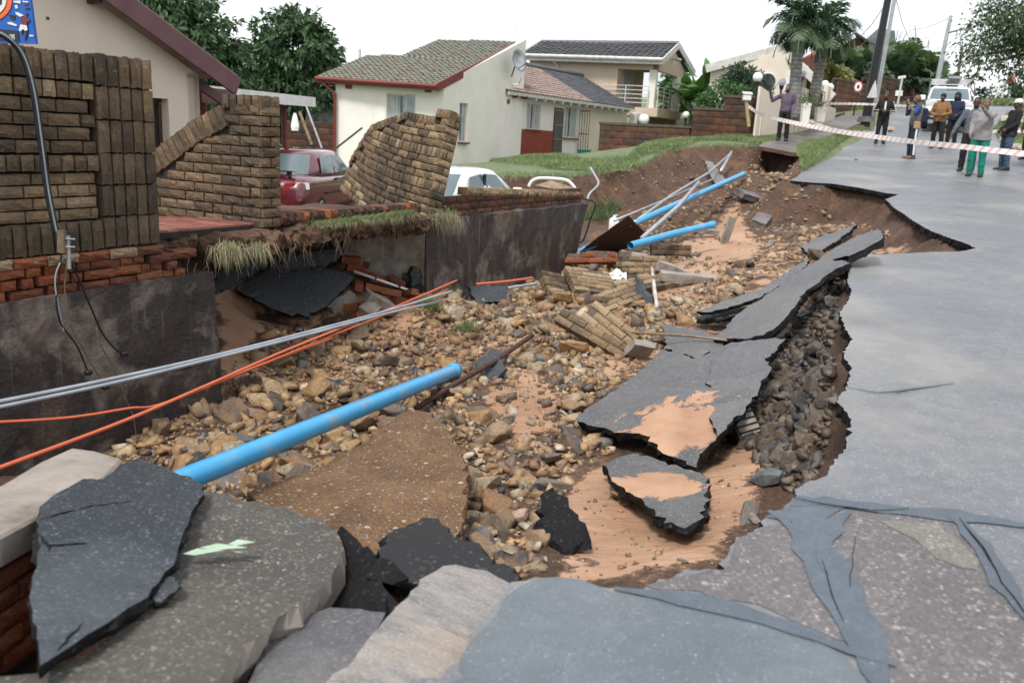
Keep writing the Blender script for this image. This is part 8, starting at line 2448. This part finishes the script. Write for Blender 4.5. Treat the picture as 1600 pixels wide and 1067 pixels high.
pk_body = [(-2.7, .55, 1.05, .86), (-2.65, .45, 1.1, .89), (-1.5, .42, 1.12, .90), (.2, .4, 1.15, .91), (1.0, .4, 1.14, .91), (1.8, .4, 1.08, .89), (2.2, .42, 1.0, .86), (2.3, .45, .8, .82), (2.32, .5, .66, .74)]
pk_cab = [(1.08, -1.4, 1.28, .87), (1.25, -1.34, 1.06, .85), (1.5, -1.26, .76, .79), (1.68, -1.18, .48, .74), (1.74, -1.0, .3, .68)]
pp = at(1494, 215, 35.5); gg = float(zroadxy(pp.x, pp.y))
vehicle('pickup_truck', 'white pickup with a roof ladder rack parked facing down the road', 'pickup', (pp.x, pp.y + 1.2, gg + .06), R(-90 - 12 - 12), pk_body, pk_cab, carpaint('white_pickup_paint', (.74, .74, .73)), (-1.6, 1.55), .37, .80, pk_extra)

# ------------------------------------------------------------------ people: x to their right, y the way they face, z up
def remesh(mb, name, m, parent, voxel, smooth_n=2, nz_=0., seed=0):
    me = mesh_np(name, mb.v, mb.f, m)
    o = bpy.data.objects.new(name, me); COL.objects.link(o)
    r_ = o.modifiers.new('r', 'REMESH'); r_.mode = 'VOXEL'; r_.voxel_size = voxel
    s_ = o.modifiers.new('s', 'SMOOTH'); s_.iterations = smooth_n; s_.factor = .5
    dg = bpy.context.evaluated_depsgraph_get()
    m2 = bpy.data.meshes.new_from_object(o.evaluated_get(dg)); m2.name = name
    bpy.data.objects.remove(o)
    if nz_:
        n = len(m2.vertices); c = np.zeros(n * 3, np.float32); m2.vertices.foreach_get('co', c); c = c.reshape(-1, 3)
        nn = np.zeros(n * 3, np.float32); m2.vertices.foreach_get('normal', nn); nn = nn.reshape(-1, 3)
        f = fbm(c[:, 0] * 1.2 + c[:, 2] * .9, c[:, 1] + c[:, 2] * 1.5, 9, 3, seed * 3.)
        c += nn * (f * nz_)[:, None]; m2.vertices.foreach_set('co', c.ravel())
    m2.polygons.foreach_set('use_smooth', np.ones(len(m2.polygons), bool))
    if not len(m2.materials): m2.materials.append(m)
    o = link(name, m2, parent); return o
SKIN = simple('dark_brown_skin', (.085, .045, .028), (.065, .034, .022), 8, .5, .1, 80)
SKIN2 = simple('brown_skin', (.155, .085, .055), (.12, .066, .043), 8, .5, .1, 80)
def limb(mb, pts, rad, flat=1.):
    mb.tube(pts, rad, 10)
    for p, r in zip(pts, rad): mb.ball(p, r * .99, 10, 7)
def person(label, loc, face, H, top, pants, skin=SKIN, pose=None, hat=None, hair=True, shoes=None, beard=False, extra=None, lean=0., girth=1., glasses=False, hood=False, sleeve=1., group=None, coat=0.):
    V3 = Vector
    p = dict(LS=(-.185, 0, 1.41), RS=(.185, 0, 1.41), LE=(-.245, -.03, 1.13), RE=(.245, -.03, 1.13), LW=(-.25, .05, .87), RW=(.25, .05, .87), LK=(-.11, .02, .5), RK=(.11, .02, .5), LA=(-.12, -.02, .08), RA=(.12, -.02, .08), HD=(0, .03, 1.63), look=0.)
    p.update(pose or {})
    look = p.pop('look')
    p = {k: V3(v) for k, v in p.items()}
    for k in ('LS', 'RS', 'LE', 'RE', 'LW', 'RW', 'HD'): p[k].y += lean * (p[k].z - .9)
    t = thing('person', label, 'person', (0, 0, 0), group)
    hc = p['HD']; nk = V3((0, lean * .55 - .01, 1.44))
    b = MB()
    limb(b, [nk - ZD * .06, nk + ZD * .05, hc - ZD * .06], [.06, .055, .055])
    # head: skull, jaw, nose, ears, brow
    rt = Matrix.Rotation(look, 3, 'Z'); hp = lambda x, y, z: hc + rt @ V3((x, y, z))
    b.ball(hp(0, -.012, .03), .098, 14, 10, sc=(.80, 1., 1.0)); b.ball(hp(0, .025, -.035), .08, 12, 9, sc=(.80, .92, 1.05)); b.ball(hp(0, .05, -.085), .04, 10, 7, sc=(1, .8, .75))
    b.tube([hp(0, .085, .015), hp(0, .108, -.022), hp(0, .095, -.03)], [.010, .016, .014], 6); b.ball(hp(0, .092, -.058), .019, 8, 6, sc=(1.3, .6, .55)); b.tube([hp(-.045, .078, .026), hp(0, .09, .03), hp(.045, .078, .026)], .010, 6)
    for s in (-1, 1): b.ball(hp(s * .08, -.01, -.005), .026, 8, 6, sc=(.4, .8, 1.15))
    limb(b, [V3((0, lean * .1, 1.0)), V3((0, lean * .3, 1.2)), V3((0, lean * .5, 1.36))], [.115, .12, .11])
    for s in 'LR':
        sg = -1 if s == 'L' else 1
        limb(b, [p[s + 'S'], p[s + 'E'], p[s + 'W']], [.055, .042, .03])
        f = (p[s + 'W'] - p[s + 'E']).normalized(); side = f.cross(V3((sg, .3, 0)).normalized()); side = side.normalized() if side.length > .1 else V3((0, 1, 0)); nn = f.cross(side)
        pm = p[s + 'W'] + f * .055; b.ball(pm, .042, 10, 7, sc=(.8, .8, .9)); b.tube([p[s + 'W'], pm, p[s + 'W'] + f * .09], [.028, .036, .034], 8)
        for k, ln in enumerate((.075, .085, .08, .062)):
            o_ = side * (.028 - k * .019); q = p[s + 'W'] + f * .085 + o_
            b.tube([q, q + f * ln * .5 + nn * .008, q + f * ln * .85 + nn * .03], [.011, .010, .008], 6)
        q = p[s + 'W'] + f * .035 + side * .03; b.tube([q, q + side * .025 + f * .03, q + side * .022 + f * .062 + nn * .012], [.013, .012, .009], 6)
        hip = V3((sg * .09, 0, .93)); limb(b, [hip, p[s + 'K'], p[s + 'A']], [.085, .055, .04]); b.tube([p[s + 'A'], p[s + 'A'] + V3((0, .12, -.045))], [.04, .03], 8)
    remesh(b, 'body', skin, t, .0085, 1)
    g = girth
    # trousers
    c = MB()
    c.rings([[V3((math.cos(a) * rx, math.sin(a) * ry, z)) for a in np.linspace(0, 2 * math.pi, 16, endpoint=False)] for z, rx, ry in ((.84, .17 * g, .125 * g), (.93, .175 * g, .13 * g), (1.03, .155 * g, .12 * g))])
    for s in 'LR':
        sg = -1 if s == 'L' else 1; A = p[s + 'A']; K = p[s + 'K']
        limb(c, [V3((sg * .085, 0, .90)), V3((sg * .09, 0, .90)).lerp(K, .5), K, K.lerp(A, .55), A + ZD * .0], [.108 * g, .098 * g, .082, .075, .07])
    remesh(c, 'trousers', pants, t, .012, 2, .022, 1)
    # shirt or jacket
    hem = .90 - coat; tw = 1.0 if coat == 0 else 1.06
    c = MB()
    c.rings([[V3((math.cos(a) * rx * tw, math.sin(a) * ry * tw + lean * (z - .9), z)) for a in np.linspace(0, 2 * math.pi, 18, endpoint=False)] for z, rx, ry in ((hem, .185 * g, .14 * g), (1.0, .178 * g, .14 * g), (1.12, .172 * g, .137 * g), (1.28, .19, .135 * g), (1.38, .18, .115), (1.45, .11, .085), (1.485, .07, .065))])
    for s in 'LR':
        S_2, E_2, W_2 = p[s + 'S'], p[s + 'E'], p[s + 'W']
        if sleeve >= 1: limb(c, [S_2 * .9 + V3((0, 0, .137)), S_2, S_2.lerp(E_2, .5), E_2, E_2.lerp(W_2, .5), W_2], [.07, .078, .068, .062, .054, .046])
        else: limb(c, [S_2 * .9 + V3((0, 0, .137)), S_2, S_2.lerp(E_2, .55), S_2.lerp(E_2, .85)], [.07, .078, .072, .07])
    if hood: c.rings([[nk + V3((math.cos(a) * r_, math.sin(a) * r_ - .02, z)) for a in np.linspace(0, 2 * math.pi, 14, endpoint=False)] for r_, z in ((.09, -.02), (.115, .05), (.09, .09))])
    remesh(c, 'jacket' if coat else 'shirt', top, t, .012, 2, .022, 5)
    for s in 'LR':
        A = p[s + 'A']; q = MB(); sg = -1 if s == 'L' else 1
        q.rings([[A + V3((sg * .01 + x * w_, y, z - A.z)) for x, z in ((-1, .008), (-.9, .0), (.9, .0), (1, .008), (.95, hh * .6), (.5, hh), (-.5, hh), (-.95, hh * .6))] for y, w_, hh in ((-.085, .03, .06), (-.06, .042, .11), (0, .045, .12), (.06, .047, .085), (.13, .048, .06), (.175, .036, .045), (.19, .02, .03))])
        q.build('shoe', shoes or M['blackplastic'], t, smooth=True)
    for s in (-1, 1): MB().ball(hp(s * .032, .082, .008), .009, 8, 6).build('eye', M['white'], t)
    HB = M['blackplastic']
    if hair and hat is None:
        q = MB(); q.ball(hp(0, -.022, .04), .1, 14, 10, sc=(.82, 1., 1.)); q2 = MB()
        for f_ in q.f:
            if all((rt.inverted() @ (q.v[i] - hc)).z > .02 + max(0, (rt.inverted() @ (q.v[i] - hc)).y) * .55 for i in f_): q2.f.append(f_)
        us = sorted({i for f_ in q2.f for i in f_}); mp_i = {a: b for b, a in enumerate(us)}
        q2.v = [q.v[i] for i in us]; q2.f = [tuple(mp_i[i] for i in f_) for f_ in q2.f]; q2.m = [0] * len(q2.f); q2.build('hair', HB, t, smooth=True)
    if beard:
        q = MB(); q.ball(hp(0, .035, -.075), .068, 10, 8, sc=(.85, .85, .6)); q.build('beard', HB, t, smooth=True)
    if glasses:
        for s in (-1, 1): MB().box(hp(s * .034, .098, .012), (.05, .012, .034)).build('sunglasses', HB, t, bevel=.005)
    if hat:
        kind, hm = hat
        q = MB(); z0 = .015
        q.rings([[hp(math.cos(a) * .083 * k, math.sin(a) * .103 * k - .012, z) for a in np.linspace(0, 2 * math.pi, 16, endpoint=False)] for k, z in ((1.02, z0 + .01), (1.06, z0 + .03), (1.03, .08), (.8, .118), (.35, .137))])
        if kind == 'hood': q.rings([[hp(math.cos(a) * .1 * k, math.sin(a) * .11 * k - .035, z) for a in np.linspace(0, 2 * math.pi, 16, endpoint=False)] for k, z in ((1.0, -.13), (1.08, -.05), (1.02, .05), (.6, .12))])
        if kind == 'cap': q.prism([hp(-.07, .07, .03), hp(-.05, .17, .02), hp(.05, .17, .02), hp(.07, .07, .03)], ZD * .012)
        q.build('cap' if kind == 'cap' else 'beanie' if kind == 'beanie' else 'hood', hm, t, smooth=True)
    if extra: extra(t, p, hp)
    k = H / 1.76
    t.scale = (k, k, k); t.location = loc; t.rotation_euler = (0, 0, face)
    ABS[t.name] = Vector(loc)
    return t
def cloth(name, c, r_=.85): return simple(name, c, tuple(x * .72 for x in c), 9, r_, .3, 60)
def toward(px, off=0):     # facing the camera from column px, turned by off (positive: to the left of the picture)
    return math.pi + math.atan2(-(px - 800) / FPX, 1) - R(off)
BKc, NV = cloth('black_cloth', (.012, .012, .014)), cloth('navy_cloth', (.016, .024, .055))
rp_ = lambda px, py: onsurf(px, py, zroadxy)
def ppoint(px, py, d):
    p_ = at(px, py, d); p_.z = float(zout(p_.x, p_.y)) + .04; return p_
def phone(t, p, hp): MB().box(p['RW'] + Vector((0, .05, .09)), (.08, .012, .15)).build('phone', M['blackplastic'], t)
person('man in purple-grey shirt and black trousers holding up a phone on the pavement', ppoint(1222, 217, 27.7), toward(1222, 12), 1.76, cloth('purple_grey_shirt', (.115, .088, .125)), BKc, SKIN2, dict(RE=(.44, .06, 1.24), RW=(.50, .16, 1.46), LE=(-.25, -.04, 1.13), LW=(-.24, .1, .92), look=R(-8)), beard=True, extra=phone)
def stripes(t, p, hp):
    wm = M['white']
    for s in 'LR':
        sg = -1 if s == 'L' else 1; d = Vector((sg * .072, .02, .0))
        MB().tube([p[s + 'S'] + d * .8 + ZD * .04, p[s + 'E'] + d * .9, p[s + 'E'].lerp(p[s + 'W'], .8) + d * .75], .011, 5).build('sleeve_stripe', wm, t)
        MB().tube([Vector((sg * .195, .0, .9)), p[s + 'K'] + Vector((sg * .088, 0, 0)), p[s + 'A'] + Vector((sg * .075, 0, 0))], .010, 5).build('trouser_stripe', wm, t)
    MB().box((0, .142, 1.25), (.05, .02, .36)).build('shirt_front', wm, t)
person('man in black tracksuit with white stripes standing left on the road', rp_(1374, 225), toward(1374, -5), 1.74, BKc, BKc, SKIN, dict(RE=(.30, .05, 1.14), RW=(.08, .22, 1.12), LE=(-.30, .05, 1.14), LW=(-.06, .23, 1.1), look=R(-30)), extra=stripes, girth=1.08)
def camkit(t, p, hp):
    c = hp(.02, .17, .02)
    MB().box(c, (.13, .1, .1)).build('camera_body', M['blackplastic'], t, bevel=.01); MB().tube([c, c + Vector((0, .2, -.01))], .045, 12).build('camera_lens', M['blackplastic'], t)
    MB().box((0, -.2, 1.2), (.3, .16, .42)).build('backpack', NV, t, bevel=.05)
    MB().tube([(-.197, 0, .9), (-.19, .0, .5), (-.18, -.02, .1)], .028, 6).build('trouser_stripe', M['white'], t); MB().tube([(.197, 0, .9), (.19, .0, .5), (.18, -.02, .1)], .028, 6).build('trouser_stripe', M['white'], t)
    MB().box((-.21, .02, .93), (.06, .18, .2)).build('hip_pouch', simple('tan_pouch', (.4, .25, .15), None, 5), t, bevel=.02)
    q = MB(); q.rings([[Vector((math.cos(a) * rx, math.sin(a) * ry, z)) for a in np.linspace(0, 2 * math.pi, 18, endpoint=False)] for z, rx, ry in ((.92, .2, .155), (1.12, .19, .152), (1.3, .2, .15), (1.4, .17, .125))]); q.build('vest', cloth('grey_vest', (.16, .17, .15)), t, smooth=True)
person('bald photographer in blue shirt and grey vest aiming a camera, navy track trousers', rp_(1421, 248), toward(1421, 68), 1.76, cloth('blue_shirt', (.02, .06, .22)), NV, SKIN2, dict(RE=(.28, .16, 1.22), RW=(.08, .24, 1.52), LE=(-.28, .16, 1.24), LW=(-.07, .28, 1.54), look=0), hair=False, shoes=SKIN2, extra=camkit, sleeve=.5, lean=.03)
person('man in brown jacket and black beanie standing before the pickup', rp_(1461, 232), toward(1461, 15), 1.74, cloth('brown_jacket', (.26, .125, .045)), BKc, SKIN, dict(RE=(.30, .02, 1.14), RW=(.12, .2, 1.06), LE=(-.29, .03, 1.14), LW=(-.1, .21, 1.06), LK=(-.13, .03, .5), LA=(-.18, .02, .08)), hat=('beanie', BKc), shoes=simple('brown_shoe', (.16, .08, .05), None, 6), coat=.04, girth=1.05)
person('man in navy hooded jacket behind the man in the brown jacket', rp_(1484, 227), toward(1484, 20), 1.76, NV, BKc, SKIN, dict(RE=(.27, .02, 1.14), RW=(.16, .18, 1.0), LE=(-.27, .02, 1.14), LW=(-.15, .18, 1.0)), hat=('hood', NV), hood=True, coat=.06)
def check(t_n, a, b):
    q = NT(t_n); v = q.map((1, 1, 1)); z = q.n('ShaderNodeTexWave'); z.inputs['Scale'].default_value = 14; q.set(z.inputs['Vector'], v); z.inputs['Distortion'].default_value = .5
    return q.done(q.mix(z.outputs['Fac'], a, b), .85)
person('man in dark striped shirt and sunglasses standing behind the green trousers', rp_(1508, 268), toward(1508, 8), 1.78, check('striped_shirt', (.05, .06, .08), (.14, .155, .18)), BKc, SKIN, dict(RE=(.32, .04, 1.14), RW=(.40, .10, .90), LE=(-.26, .02, 1.12)), glasses=True, girth=1.1)
person('bald man in grey shirt and bright green trousers pointing straight ahead', rp_(1522, 276), toward(1522, 8), 1.77, cloth('grey_shirt', (.27, .25, .25)), cloth('green_trousers', (.005, .20, .145)), SKIN2, dict(LE=(-.16, .24, 1.34), LW=(-.03, .44, 1.50), RE=(.22, .06, 1.13), RW=(.20, .16, .95), LS=(-.18, .05, 1.41), LK=(-.10, .02, .5), RK=(.12, .05, .5)), hair=False, girth=1.12, coat=.08)
person('man in black jacket, jeans and white cap standing sideways at the right', rp_(1566, 266), toward(1566, 62), 1.76, BKc, cloth('blue_jeans', (.045, .08, .13)), SKIN, dict(RE=(.24, .0, 1.14), RW=(.16, .16, 1.0), LE=(-.24, .0, 1.14), LW=(-.16, .16, 1.0)), hat=('cap', M['white']), shoes=M['blackplastic'], coat=.08, lean=-.16, girth=1.05)
person('man in dark blue clothes cut off by the right frame edge', rp_(1604, 250), toward(1604, 30), 1.78, NV, BKc, SKIN, {}, coat=.04)
